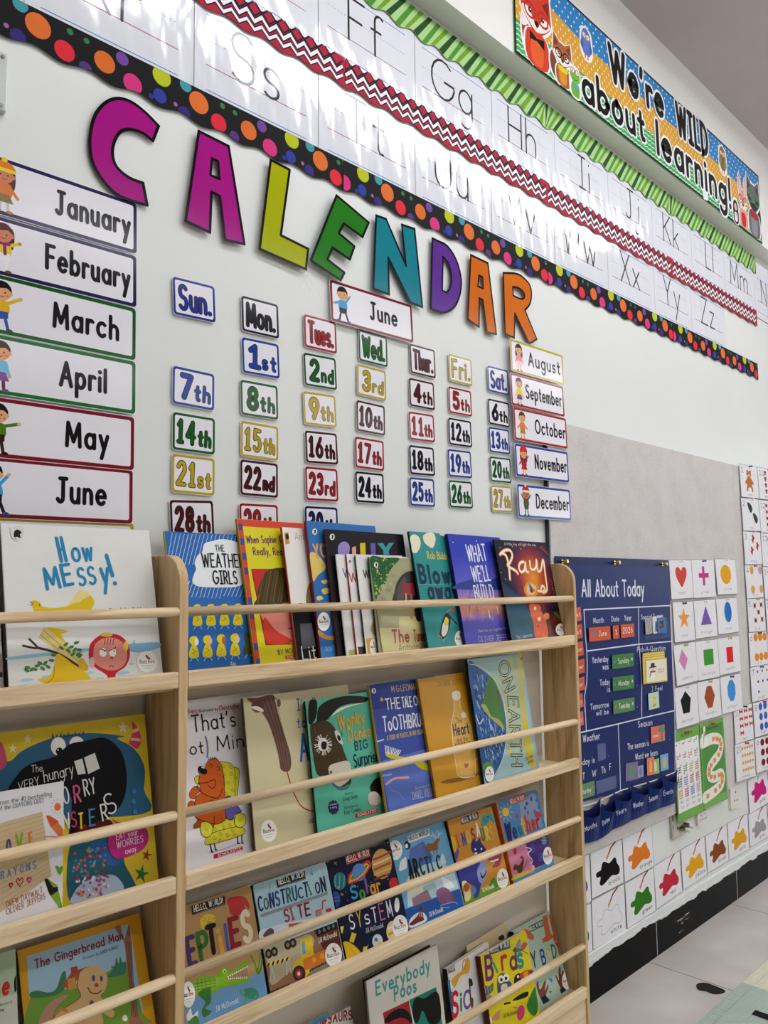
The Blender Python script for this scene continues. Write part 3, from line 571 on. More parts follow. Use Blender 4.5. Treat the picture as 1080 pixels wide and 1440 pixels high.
for t, cr, q, col, full in (('Sun.', A6, ((80,163),(285,218),(283,391),(78,350)), '1a2a8a', 'Sunday'), ('Mon.', A6, ((411,256),(592,305),(588,469),(409,430)), BLK, 'Monday'), ('Tues.', A6, ((712,347),(871,388),(867,543),(711,505)), RED, 'Tuesday'),
    ('Wed.', A7, ((78,263),(207,298),(205,436),(75,402)), GRN, 'Wednesday'), ('Thur.', A7, ((307,326),(421,357),(419,485),(306,458)), DRD, 'Thursday'), ('Fri.', A7, ((479,371),(584,400),(583,519),(480,494)), YEL, 'Friday'), ('Sat.', A7, ((653,423),(747,449),(746,560),(654,540)), '1a2a8a', 'Saturday')):
    day_card(t, cr, *q, col, '%s weekday card with %s lettering at the top of its column' % (full, CNAME[col]), True, y=-.0045)
DAYS = [('1st', A6, ((414,458),(594,495),(592,663),(411,630)), BLU), ('2nd', A6, ((710,532),(868,562),(869,718),(712,692)), GRN), ('3rd', A7, ((71,417),(202,450),(198,586),(68,554)), YEL), ('4th', A7, ((303,479),(416,503),(416,628),(304,605)), DRD), ('5th', A7, ((478,517),(582,540),(582,656),(480,636)), RED), ('6th', A7, ((656,571),(751,593),(750,704),(657,686)), BLK),
 ('7th', A6, ((78,594),(284,640),(276,817),(74,780)), BLU), ('8th', A6, ((405,663),(588,695),(586,862),(405,834)), GRN), ('9th', A6, ((708,718),(866,742),(868,899),(709,880)), YEL), ('10th', A7, ((68,578),(197,606),(194,742),(66,716)), DRD), ('11th', A7, ((302,629),(416,647),(416,771),(303,756)), RED), ('12th', A7, ((478,656),(582,675),(582,793),(480,779)), BLK), ('13th', A7, ((659,699),(753,712),(750,825),(662,811)), BLU),
 ('14th', A6, ((78,817),(286,853),(280,1029),(75,1003)), GRN), ('15th', A6, ((406,860),(592,893),(585,1060),(405,1035)), YEL), ('16th', A6, ((714,908),(872,924),(876,1078),(722,1066)), DRD), ('17th', A7, ((62,741),(192,763),(190,899),(60,881)), RED), ('18th', A7, ((304,779),(416,793),(416,921),(305,911)), BLK), ('19th', A7, ((477,798),(582,809),(581,931),(478,921)), BLU), ('20th', A7, ((664,829),(757,842),(759,952),(666,945)), GRN),
 ('21st', A6, ((76,1020),(286,1046),(277,1228),(70,1208)), YEL), ('22nd', A6, ((404,1047),(588,1070),(586,1238),(403,1221)), DRD), ('23rd', A6, ((718,1082),(877,1096),(875,1256),(718,1246)), RED), ('24th', A7, ((64,897),(192,909),(190,1045),(62,1035)), BLK), ('25th', A7, ((305,923),(418,933),(416,1059),(306,1052)), BLU), ('26th', A7, ((481,935),(586,946),(586,1065),(483,1061)), GRN), ('27th', A7, ((670,959),(764,966),(763,1083),(671,1079)), YEL),
 ('28th', A6, ((64,1245),(275,1246),(280,1435),(66,1435)), DRD), ('29th', A6, ((400,1260),(588,1268),(588,1435),(400,1430)), RED), ('30th', A6, ((716,1273),(876,1281),(876,1440),(716,1436)), NAVY)]
for t, cr, q, col in DAYS:
    day_card(t, cr, *q, col, '%s date card with %s number and frame' % (t, CNAME[col]) + (', partly hidden behind a book' if t in ('28th', '29th', '30th') else ''))

# ------------------------------------------------------------------ banner on the beam
BY = -.0645
s = Sheet('banner', 'long printed banner on the beam with animals in glasses and large black lettering', 'banner', (1.683, BY, 2.527), group=None, fin='card')
q = on_wall((1072,342), BY); s.w = q.x-1.683; s.h = .298
s.part('sheet'); s.art.prism([(0,0),(s.w,0),(s.w,s.h),(0,s.h)], -.0015, 0, s.c('3f9a58'))
w, h = s.w, s.h; s.unit(1, 1); s.part('background')
s.P([(0,.085),(w,.085),(w,h),(0,h)], 'dba33a'); s.P([(.0,.235),(.15,.225),(.35,.2),(.6,.195),(.9,.185),(1.2,.195),(1.5,.18),(w,.175),(w,h),(0,h)], '2f86c8')
s.P([(0,.0),(w,0),(w,.1),(1.5,.105),(1.3,.09),(1.0,.1),(.8,.09),(.6,.1),(.4,.095),(.2,.105),(0,.1)], '4aa866')
s.up(); wh = s.c('eef2f4'); r = random.Random(3)
for j in range(56):
    for k_ in range(5):
        xx = .02+j*.0315+(k_ % 2)*.0157; zz = .2+k_*.021
        if xx < w-.02 and zz < h-.006: s.art.poly([(xx+.0036*math.cos(t*PI/3), zz+.0036*math.sin(t*PI/3)) for t in range(6)], s.z, wh)
for j in range(70):
    for k_ in range(6):
        xx = .012+j*.0255+(k_ % 2)*.0127; zz = .108+k_*.0148
        if xx < w-.01: s.art.poly([(xx-.003, zz), (xx, zz-.006), (xx+.003, zz), (xx, zz+.006)], s.z, s.c('f0dfb0'))
for k_ in range(6):
    n = 140; s.art.ribbon([(.004+(w-.008)*j/n, .008+k_*.0155+(.0042 if j % 2 else 0)) for j in range(n+1)], .0036, s.z, s.c('c9e6d2'), cap=False)
s.part('frame'); s.up(); s.art.ring([(0,0),(w,0),(w,h),(0,h)], [(.006,.006),(w-.006,.006),(w-.006,h-.006),(.006,h-.006)], s.z, s.c('0c0c0e'))
def outl(pts, col, o=7):
    """an animal shape with the white cut line round it, in metres"""
    s.S(pts, col)
s.unit(1, 1); s.part('picture')
def glasses(x, y, r, col):
    for sg in (-1, 1): s.L([(x+sg*r*1.25+r*math.cos(t*PI/6), y+r*.85*math.sin(t*PI/6)) for t in range(12)], r*260, col, closed=True)
    s.L([(x-r*.3, y+r*.1), (x+r*.3, y+r*.1)], r*260, col)
def eyes(x, y, d, r):
    for sg in (-1, 1): s.E(x+sg*d, y, r, r, '161214'); s.E(x+sg*d+r*.3, y+r*.3, r*.35, r*.35, 'f4f4f4')
def animal(x, y0, H, body, face, belly, white=True, ears='point', gl='2a2222', scarf=None, muzzle='f0ece4', tail=None, tip=None, tx=1, headw=1.0):
    k = H
    if tail:
        if white: s.S([(x+tx*.12*k, y0), (x+tx*.5*k, y0+.12*k), (x+tx*.6*k, y0+.42*k), (x+tx*.42*k, y0+.66*k), (x+tx*.24*k, y0+.5*k)], 'eef0ee')
        s.S([(x+tx*.12*k, y0+.03*k), (x+tx*.44*k, y0+.14*k), (x+tx*.55*k, y0+.4*k), (x+tx*.42*k, y0+.62*k), (x+tx*.28*k, y0+.46*k)], tail)
        if tip: s.S([(x+tx*.55*k, y0+.4*k), (x+tx*.42*k, y0+.62*k), (x+tx*.3*k, y0+.48*k), (x+tx*.42*k, y0+.4*k)], tip)
    for grow, c in ((.028*k, 'eef0ee'), (0, None)):
        if grow and not white: continue
        g = grow; hw = .29*k*headw
        s.S([(x-.2*k-g, y0+.008), (x-.19*k-g, y0+.4*k), (x+.19*k+g, y0+.4*k), (x+.2*k+g, y0+.008)], c or body, 4)
        if ears == 'point':
            for sg in (-1, 1): s.P([(x+sg*hw*.98+sg*g, y0+.66*k), (x+sg*hw*.88+sg*g, y0+1.0*k+g), (x+sg*hw*.12, y0+.84*k+g)], c or body)
        if ears == 'long':
            for sg in (-1, 1): s.S([(x+sg*.05*k, y0+.74*k), (x+sg*.1*k-g*sg, y0+1.08*k), (x+sg*.17*k, y0+1.22*k+g), (x+sg*.22*k+g*sg, y0+1.08*k), (x+sg*.2*k+g*sg, y0+.74*k)], c or body)
        s.S([(x-hw-g, y0+.64*k), (x-hw*.66-g, y0+.83*k+g), (x, y0+.88*k+g), (x+hw*.66+g, y0+.83*k+g), (x+hw+g, y0+.64*k), (x+hw*.5+g, y0+.47*k-g), (x, y0+.4*k-g), (x-hw*.5-g, y0+.47*k-g)], c or body)
    hw = .29*k*headw
    if ears == 'point':
        for sg in (-1, 1): s.P([(x+sg*hw*.88, y0+.72*k), (x+sg*hw*.82, y0+.93*k), (x+sg*hw*.4, y0+.82*k)], face)
    if ears == 'long':
        for sg in (-1, 1): s.S([(x+sg*.1*k, y0+.78*k), (x+sg*.13*k, y0+1.05*k), (x+sg*.165*k, y0+1.12*k), (x+sg*.18*k, y0+1.0*k), (x+sg*.165*k, y0+.78*k)], face)
    s.S([(x-.1*k, y0+.012), (x-.11*k, y0+.33*k), (x+.11*k, y0+.33*k), (x+.1*k, y0+.012)], belly, 4)
    for sg in (-1, 1): s.S([(x+sg*hw*.95, y0+.62*k), (x+sg*hw*.55, y0+.66*k), (x+sg*.02*k, y0+.5*k), (x, y0+.43*k), (x+sg*hw*.5, y0+.49*k)], muzzle)
    s.E(x, y0+.53*k, .045*k, .035*k, '171214'); eyes(x, y0+.64*k, .13*k, .032*k); glasses(x, y0+.64*k, .105*k, gl)
    if scarf: s.S([(x-.15*k, y0+.4*k), (x+.15*k, y0+.4*k), (x+.13*k, y0+.31*k), (x+.02*k, y0+.3*k), (x-.13*k, y0+.31*k)], scarf)
def bird(x, y0, H, body, wing, gl, beak='e0902a'):
    k = H
    s.S([(x-.32*k, y0+.1*k), (x-.38*k, y0+.55*k), (x-.3*k, y0+.95*k), (x-.12*k, y0+1.04*k), (x, y0+1.12*k), (x+.12*k, y0+1.04*k), (x+.3*k, y0+.95*k), (x+.38*k, y0+.55*k), (x+.32*k, y0+.1*k), (x, y0-.06*k)], 'eef0ee')
    s.S([(x-.2*k, y0+.2*k), (x-.28*k, y0+.6*k), (x-.2*k, y0+.9*k), (x, y0+1.02*k), (x+.2*k, y0+.9*k), (x+.28*k, y0+.6*k), (x+.2*k, y0+.2*k), (x, y0+.14*k)], body)
    for sg in (-1, 1): s.S([(x+sg*.24*k, y0+.62*k), (x+sg*.34*k, y0+.4*k), (x+sg*.22*k, y0+.25*k), (x+sg*.16*k, y0+.45*k)], wing); s.L([(x+sg*.08*k, y0+.17*k), (x+sg*.08*k, y0+.04*k)], k*60, 'c84a3a')
    for sg in (-1, 1): s.E(x+sg*.1*k, y0+.76*k, .08*k, .08*k, 'f0f0f0')
    eyes(x, y0+.76*k, .1*k, .03*k); glasses(x, y0+.76*k, .09*k, gl); s.P([(x-.05*k, y0+.7*k), (x+.05*k, y0+.7*k), (x, y0+.57*k)], beak)
animal(.105, .006, .24, 'd2402a', '8a2a20', 'e2602f', tail='b83424', tip='eceae4', tx=-.55, gl='c02a2a', headw=1.05, ears='point'); s.P([(.07,.1),(.105,.09),(.14,.1),(.14,.07),(.105,.082),(.07,.075)], '101012')
animal(.232, .006, .15, 'a8623e', '7a4028', 'd8902a', tail='7a4630', tx=-.8, gl='15151a', scarf='e2cc1c', headw=1.15)
bird(.368, .155, .098, '5a78c8', '4464b4', 'e2b83a')
# small frog, penguin, owl, rabbit and raccoon
def frog(x, y0, H):
    k = H; s.S([(x-.3*k, y0), (x-.36*k, y0+.7*k), (x-.2*k, y0+1.03*k), (x+.2*k, y0+1.03*k), (x+.36*k, y0+.7*k), (x+.3*k, y0)], 'eef0ee', 4)
    s.S([(x-.22*k, y0+.03*k), (x-.2*k, y0+.45*k), (x+.2*k, y0+.45*k), (x+.22*k, y0+.03*k)], '6ab03a', 4); s.S([(x-.3*k, y0+.62*k), (x-.2*k, y0+.86*k), (x+.2*k, y0+.86*k), (x+.3*k, y0+.62*k), (x, y0+.44*k)], '74b83f')
    for sg in (-1, 1): s.E(x+sg*.15*k, y0+.86*k, .1*k, .1*k, 'f2f2f0')
    eyes(x, y0+.86*k, .15*k, .035*k); glasses(x, y0+.86*k, .11*k, 'c8302a'); s.L([(x-.12*k, y0+.6*k), (x, y0+.56*k), (x+.12*k, y0+.6*k)], k*25, '2a4a1c', True); s.P([(x-.18*k, y0+.44*k), (x+.18*k, y0+.44*k), (x+.1*k, y0+.2*k), (x-.02*k, y0+.34*k)], '5a9ad0')
frog(.297, .006, .09)
bird(1.368, .165, .11, '8a6a3a', '7a9a7a', 'd8b03a')
k = .098; x = 1.474
s.S([(x-.3*k, .006), (x-.3*k, .9*k), (x, 1.1*k), (x+.3*k, .9*k), (x+.3*k, .006)], 'eef0ee', 4); s.S([(x-.23*k, .008), (x-.24*k, .8*k), (x, 1.0*k), (x+.24*k, .8*k), (x+.23*k, .008)], '1a1a20', 4)
s.S([(x-.12*k, .012), (x-.13*k, .45*k), (x+.13*k, .45*k), (x+.12*k, .012)], 'f0f0ee', 4); s.S([(x-.15*k, .7*k), (x, .88*k), (x+.15*k, .7*k), (x, .55*k)], 'e8b0a0'); eyes(x, .72*k, .06*k, .02*k); s.P([(x-.04*k,.44*k),(x+.04*k,.44*k),(x,.15*k)], '4a7ac0')
animal(1.553, .006, .183, 'e2a090', 'f0c4b8', 'c8242c', ears='long', gl='c83a3a', headw=.8)
animal(1.668, .006, .255, '6a6a70', '3a3a40', '8a8a90', tail='34343a', tip='1e1e22', tx=.55, gl='2a8a3a', scarf='b01c28', headw=.95, muzzle='2e2e34')
s.part('lettering')
s.at(A3)
def wtxt(t, a, b, hh): s.T(t, a, b, hh, '0b0b0d', .2, out='eceff0', ow=.075, gap=.14)
wtxt("We're", (448,310), (668,472), 128); wtxt('WILD', (716,528), (845,625), 112)
wtxt('about', (338,388), (592,565), 120); wtxt('learning!', (635,606), (935,832), 118)
s.part('tape', label='glossy clear tape holding the lower edge'); s.at(B3); s.P([(524,395),(548,392),(578,470),(572,495),(538,480)], M('eef4f4', 'lam')); s.done()
# ------------------------------------------------------------------ things on the felt board
def pin(s, x, y, col, parent=None):
    """a push pin through the sheet at local x, y"""
    a = Art(); m = M(col, 'plastic'); z = s.z
    a.tube((x, y, z), (x, y, z+.0015), .0042, m, 12); a.tube((x, y, z+.0015), (x+.001, y+.001, z+.009), .0024, m, 10); a.tube((x+.001, y+.001, z+.009), (x+.0012, y+.001, z+.012), .0042, m, 12, .0038)
    a.build('push_pin', s.root)['label'] = 'push pin'
PINC = {'w': 'e9ebec', 'b': '1f3a8a', 'k': '141416', 'y': 'd9b81f', 'r': 'c8202a'}
def paper(name, label, cat, crop, q, y, group, tilt=.02, fin='paper', col='e6e5e9'):
    s = corner_sheet(name, label, cat, crop, *q, y, group, fin, tilt); s.part('sheet'); s.art.prism([(0,0),(s.w,0),(s.w,s.h),(0,s.h)], -.0003, 0, s.c(col))
    s.part('outline'); s.up(); m = .0012; s.art.ring([(0,0),(s.w,0),(s.w,s.h),(0,s.h)], [(m,m),(s.w-m,m),(s.w-m,s.h-m),(m,s.h-m)], s.z, s.c('5b5a60')); s.part('picture'); return s
SHY = FY-.004
SHAPES = [('heart', ((68,48),(280,46),(292,400),(94,413)), 'd0453c', 'w'), ('cross', ((282,46),(488,42),(500,392),(292,400)), 'c03a82', 'b'), ('circle', ((490,38),(680,40),(705,362),(522,368)), 'e0a316', 'w'),
 ('star', ((96,440),(300,425),(308,790),(130,808)), 'e89a4a', 'k'), ('triangle', ((302,425),(502,408),(516,750),(312,775)), '7458ac', 'w'), ('oval', ((505,405),(698,392),(715,710),(522,740)), '1f6ec0', 'w'),
 ('diamond', ((132,830),(318,800),(340,1150),(122,1222)), 'd087b8', 'y'), ('rectangle', ((320,803),(522,770),(535,1130),(330,1160)), '3d9430', 'w'), ('square', ((522,770),(722,742),(728,1075),(535,1112)), 'd8202a', 'y'),
 ('pentagon', ((130,1228),(328,1180),(350,1550),(130,1610)), '0f1a12', 'w'), ('hexagon', ((328,1180),(528,1132),(566,1480),(352,1530)), 'a04e22', 'y'), ('octagon', ((535,1130),(738,1090),(745,1420),(566,1470)), '3d8fd8', 'b')]
CW = {'d0453c':'red','c03a82':'magenta','e0a316':'amber','e89a4a':'orange','7458ac':'purple','1f6ec0':'blue','d087b8':'pink','3d9430':'green','d8202a':'red','0f1a12':'black','a04e22':'brown','3d8fd8':'light blue'}
def ngon(n, cx, cy, rx, ry, a0=90): return [(cx+rx*math.cos(math.radians(a0+360*i/n)), cy+ry*math.sin(math.radians(a0+360*i/n))) for i in range(n)]
for nm, q, col, pc in SHAPES:
    s = paper('shape_card', 'white shape card with a %s %s, pinned to the grey board' % (CW[col], nm), 'shape card', D4, q, SHY, 'shape cards', tilt=.035 if nm in ('circle', 'diamond') else .018); s.unit(s.w, s.h)
    cx, cy, rx, ry = .5, .57, .27, .27*s.w/s.h*1.25
    if nm == 'heart': s.S([(.5,.72),(.42,.8),(.3,.8),(.25,.7),(.28,.56),(.38,.42),(.5,.3),(.62,.42),(.72,.56),(.75,.7),(.7,.8),(.58,.8)], col)
    elif nm == 'cross': s.P([(.44,.82),(.54,.82),(.54,.64),(.72,.64),(.72,.52),(.54,.52),(.54,.32),(.44,.32),(.44,.52),(.28,.52),(.28,.64),(.44,.64)], col)
    elif nm == 'circle': s.E(.47, .56, .26, .27, col, n=32)
    elif nm == 'oval': s.E(.52, .6, .17, .29, col, n=32)
    elif nm == 'star': s.P([(cx+(.3 if i % 2 == 0 else .12)*math.cos(math.radians(90+36*i)), cy+(.28 if i % 2 == 0 else .115)*math.sin(math.radians(90+36*i))) for i in range(10)], col)
    elif nm == 'triangle': s.P([(.52,.84),(.76,.34),(.26,.34)], col)
    elif nm == 'diamond': s.P([(.36,.87),(.58,.6),(.4,.33),(.18,.6)], col)
    elif nm == 'rectangle': s.P([(.32,.76),(.76,.76),(.76,.36),(.32,.36)], col)
    elif nm == 'square': s.P([(.36,.72),(.66,.72),(.66,.3),(.36,.3)], col)
    elif nm == 'pentagon': s.P(ngon(5, .46, .57, .24, .3), col)
    elif nm == 'hexagon': s.P([(.4,.84),(.6,.84),(.74,.57),(.6,.28),(.4,.28),(.27,.57)], col)
    else: s.P(ngon(8, .5, .58, .2, .31, 112.5), col)
    s.part('lettering'); L = len(nm)*.06; s.T(nm, (.5-L/2-.02, .12), (.5+L/2+.02, .12), .075, '2b2b2f', .08); s.up(); s.done(); pin(s, s.w*.5, s.h*.955, PINC[pc])

NUMS = [(1, 0, D3, ((790,85),(975,122),(985,440),(808,425)), 'bear', 'b'), (2, 0, D3, ((810,430),(988,446),(1003,772),(826,766)), 'frog', 'w'), (3, 0, D3, ((830,772),(1005,776),(1020,1112),(845,1105)), 'leaves', 'w'),
 (4, 0, D4, ((770,95),(925,92),(942,395),(785,405)), 'balloons', 'r'), (5, 0, D4, ((790,405),(945,398),(965,702),(805,715)), 'crabs', 'y'), (6, 0, D4, ((805,715),(970,704),(980,1005),(818,1040)), 'oranges', 'k'), (7, 0, D4, ((820,1040),(990,1005),(1004,1320),(832,1360)), 'dots', 'b'),
 (11, 1, D3, ((978,122),(1170,150),(1180,465),(988,442)), 'acorns', 'r'), (12, 1, D3, ((990,455),(1180,468),(1195,800),(1006,782)), 'crabs', 'w'), (13, 1, D3, ((1010,790),(1200,803),(1215,1138),(1024,1122)), 'leaves', 'w'), (14, 1, D4, ((935,110),(1105,108),(1122,405),(952,415)), 'balloons', 'y'), (15, 1, D4, ((960,420),(1128,410),(1140,700),(972,715)), 'oranges', 'k'),
 (10, 0, D5, ((665,100),(838,58),(850,385),(680,442)), 'bows', 'k'), (20, 0, D5, ((678,442),(855,388),(868,730),(688,790)), 'stars', 'r'), (8, 1, D5, ((845,58),(1015,10),(1030,320),(860,380)), 'blue balloons', 'r'), (9, 1, D5, ((862,392),(1035,330),(1050,650),(872,702)), 'ladybirds', 'w')]
def ink(s, kind, x, y, r):
    k = s.h/s.w
    if kind in ('balloons', 'blue balloons'):
        c = random.Random(int(x*100+y*77)).choice(['3a9ac0', 'd8a03a', '7a68b4', 'c890a8']) if kind == 'balloons' else '2a62c0'
        s.E(x, y, r*.8, r*.9, c, n=12); s.L([(x, y-r*.9), (x, y-r*1.3)], .8, c)
    elif kind == 'oranges': s.E(x, y, r*.9, r*.9, 'dd8a1c', n=14)
    elif kind == 'ladybirds': s.E(x, y, r*.85, r*.85, '7a1c1c', n=14); s.L([(x, y+r*.8), (x, y-r*.8)], .8, '160a0a')
    elif kind == 'bows': s.P([(x-r,y+r*.7),(x,y+r*.15),(x+r,y+r*.7),(x+r,y-r*.7),(x,y-r*.15),(x-r,y-r*.7)], 'c4222c')
    elif kind == 'stars': s.P([(x+r*(1 if i % 2 == 0 else .45)*math.cos(math.radians(90+36*i)), y+r*.8*(1 if i % 2 == 0 else .45)*math.sin(math.radians(90+36*i))) for i in range(10)], 'e0a02c')
    elif kind == 'crabs': s.E(x, y, r*.6, r*.55, '8a2416', n=10); s.L([(x-r*.9,y+r*.8),(x,y),(x+r*.9,y+r*.8)], 2.2, '8a2416'); s.L([(x-r*.8,y-r*.7),(x,y),(x+r*.8,y-r*.7)], 2.2, '8a2416')
    elif kind == 'leaves': s.S([(x-r*.1,y-r*1.1),(x-r*.7,y-r*.1),(x-r*.3,y+.1*r),(x-r*.5,y+r*.7),(x,y+r),(x+r*.4,y+r*.5),(x+r*.8,y+r*.3),(x+r*.3,y-r*.2)], 'b23022'); s.L([(x-r*.1,y-r*1.2),(x,y+r*.7)], .8, '6a1a12')
    elif kind == 'acorns': s.E(x, y-r*.15, r*.6, r*.7, 'b06a2a', n=10); s.E(x, y+r*.4, r*.7, r*.35, '6a3a18', n=10)
    elif kind == 'frog': s.S([(x-r*.6,y+r*.9),(x+r*.4,y+r*.6),(x+r*.9,y-r*.3),(x+r*.3,y-r),(x-r*.2,y-r*.5),(x-r*.5,y)], '1e3a1c'); s.L([(x-r*.2,y-r*.5),(x-r*.5,y-r)], 1.5, '1e3a1c')
    elif kind == 'dots': s.E(x, y, r*.35, r*.35, ['2a2a60', '3a6ab0', 'a06a3a', '2a4a3a'][int(x*50+y*31) % 4], n=8)
WORDN = {1:'one',2:'two',3:'three',4:'four',5:'five',6:'six',7:'seven',8:'eight',9:'nine',10:'ten',11:'eleven',12:'twelve',13:'thirteen',14:'fourteen',15:'fifteen',20:'twenty'}
for n, colm, cr, q, kind, pc in NUMS:
    lab = {'bear': 'one teddy bear', 'frog': 'two dark frogs'}.get(kind, '%s %s' % (WORDN[n], 'small marks' if kind == 'dots' else kind))
    s = paper('number_card', 'white number %d card showing %s, pinned at the right of the board' % (n, lab), 'number card', cr, q, FY-.0045-.0005*colm, 'number cards', tilt=.014); s.unit(s.w, s.h)
    if kind == 'bear':
        c = 'b8702a'; s.E(.5,.48,.17,.17,c); s.E(.5,.72,.13,.1,c); s.E(.42,.81,.05,.04,c); s.E(.58,.81,.05,.04,c); s.L([(.42,.42),(.36,.24)], 16, c); s.L([(.58,.42),(.64,.24)], 16, c); s.E(.5,.69,.06,.035,'e6c49a'); s.E(.46,.74,.015,.01,'1a1210'); s.E(.54,.74,.015,.01,'1a1210'); s.L([(.4,.54),(.3,.46)], 12, c); s.L([(.6,.54),(.7,.46)], 12, c)
    elif n == 2: ink(s, kind, .45, .72, .17); ink(s, kind, .72, .4, .17)
    else:
        per = {3: 2, 4: 2, 5: 2, 6: 3, 7: 3, 8: 3, 9: 3, 10: 3, 20: 5}.get(n, 3); rows = math.ceil(n/per); rr = min(.4/per, .36/rows, .14) if n != 3 else .13
        if kind == 'crabs' and n == 5: P5 = [(.42,.78),(.8,.8),(.62,.58),(.42,.34),(.8,.36)]
        elif n == 3: P5 = [(.55,.78),(.45,.42),(.78,.56)]
        else: P5 = [(.38+.5*(i % per)/max(1, per-1), .84-.58*(i//per)/max(1, rows-1)) for i in range(n)]
        for px_, py_ in P5: ink(s, kind, px_, py_, rr)
    s.part('lettering'); st = str(n); s.T(st, (.08, .76), (.08+.12*len(st), .76), .15, '1c1c20', .09); wl = WORDN[n]; s.T(wl, (.5-.035*len(wl), .07), (.5+.035*len(wl), .07), .07, '2b2b2f', .1); s.up(); s.done(); pin(s, s.w*.55, s.h*.96, PINC[pc])

# two green number posters
s = paper('number_poster', 'green-edged poster with a grid of numbers and small pictures, beside the pocket chart', 'poster', D5, ((130,322),(356,258),(382,1048),(135,1178)), FY-.006, 'green number posters', tilt=.01, fin='card', col='6aa83c')
s.unit(s.w, s.h); s.part('grid'); s.P([(.05,.1),(.95,.1),(.95,.885),(.05,.885)], 'eeeef0'); s.part('lettering'); s.T('NUMBERS', (.28,.925), (.72,.925), .035, '1a2416', .18); s.part('picture')
GC_ = ['c02a2a','9a4a2a','b04a4a','3a78c0','a0402a','c84a3a','c04a3a','c8503a','3a6a3a','2a8a4a','d89a4a','c07a5a','2a4a3a','5a8ac8','c04a5a','a05a4a','d8984a','c03a4a','3a6ac0','c890a0']
for i in range(20):
    cx, cy = .05+.225*(i % 4), .885-.128*(i//4)-.128
    for j in range(min(i+1, 12)): s.E(cx+.045+.05*(j % 3), cy+.09-.025*(j//3), .02, .009, GC_[i], n=6)
    s.T(str(i+1), (cx+.12, cy+.1), (cx+.17, cy+.1), .022, '2a2a2e', .14)
for i in range(8): s.T(str(30+10*i), (.1+.22*(i % 4), .2-.06*(i//4)), (.22+.22*(i % 4), .2-.06*(i//4)), .026, '2a2a2e', .14)
s.up(); s.done(); pin(s, s.w*.45, s.h*.965, PINC['r'])
s = paper('number_poster', 'green poster with a winding white path of golden numbers', 'poster', D5, ((358,250),(578,188),(605,937),(387,1040)), FY-.006, 'green number posters', tilt=.012, fin='card', col='6aa83c')
s.part('panel'); s.unit(s.w, s.h); s.P([(.05,.1),(.95,.1),(.95,.95),(.05,.95)], '3f8a2a'); s.part('lettering'); s.T('ORDINAL NUMBERS', (.24,.9), (.78,.9), .03, '1a2416', .18); s.part('picture')
path = [(.06,.77),(.4,.785),(.62,.775),(.8,.74),(.84,.66),(.72,.57),(.45,.5),(.3,.44),(.3,.36),(.5,.325),(.75,.33),(.82,.29),(.76,.21),(.5,.165),(.05,.13)]
s.L(path, s.w*195, 'e9e7e0', True); s.S([(.06,.86),(.22,.9),(.2,.96),(.14,.93),(.2,.84),(.3,.8),(.28,.73),(.06,.72)], 'f1f0ec')
pc = catmull(path[1:], 3, False)
for i, (px_, py_) in enumerate(pc[2:]):
    if i % 2 == 0: s.S([(px_-.06,py_-.024),(px_-.045,py_+.03),(px_+.02,py_+.014),(px_+.06,py_+.032),(px_+.04,py_-.024)], 'd98a1c', 3)
s.up(); s.done(); pin(s, s.w*.5, s.h*.962, PINC['r'])

# colour cards along the bottom of the wall
COLS = [('black', ((118,228),(288,150),(298,392),(122,480)), '0d0d0f', 'upper row beside the bookshelf'), ('orange', ((290,145),(452,68),(458,305),(302,390)), 'e07a22', 'upper row under the pocket chart'), ('white', ((122,488),(300,396),(312,648),(132,757)), None, 'lower row beside the bookshelf'), ('green', ((303,392),(460,310),(472,538),(318,645)), '35771c', 'lower row'),
 ('red', ((462,302),(603,214),(614,440),(472,537)), 'c02a3c', 'lower row'), ('yellow', ((608,210),(738,138),(748,346),(618,436)), 'e2a818', 'lower row'), ('brown', ((742,137),(858,72),(866,272),(750,342)), '8a4a1a', 'lower row'), ('gold', ((860,70),(972,12),(976,212),(868,270)), 'd8a220', 'lower row'), ('gray', ((975,22),(1075,-35),(1082,145),(980,198)), '9a9a9c', 'lower row'),
 ('pink', ((968,-205),(1075,-262),(1085,-45),(978,20)), 'c81c7c', 'upper row by the sockets'), ('purple', ((1078,-268),(1180,-325),(1188,-110),(1086,-48)), '6a2a8a', 'upper row'), ('blue', ((-40,300),(114,232),(120,492),(-32,575)), '2a5ac0', 'upper row'), ('teal', ((-30,580),(120,500),(130,760),(-22,850)), '1f8a8a', 'lower row'), ('cream', ((1078,-35),(1180,-92),(1188,90),(1085,140)), 'e6dcb8', 'lower row')]
BLOB = []
for bx, by in ((128,622),(145,575),(190,545),(203,475),(225,425),(262,428),(300,442),(330,412),(368,362),(396,368),(410,430),(440,475),(452,525),(440,580),(400,608),(350,612),(318,642),(270,702),(225,752),(195,762),(178,735),(188,672),(184,636),(150,655)):
    u = (bx-50-.045*(by-295))/440.0; yt, yb = 295-215*u, 955-240*u; BLOB.append((u, (yb-by)/(yb-yt)))
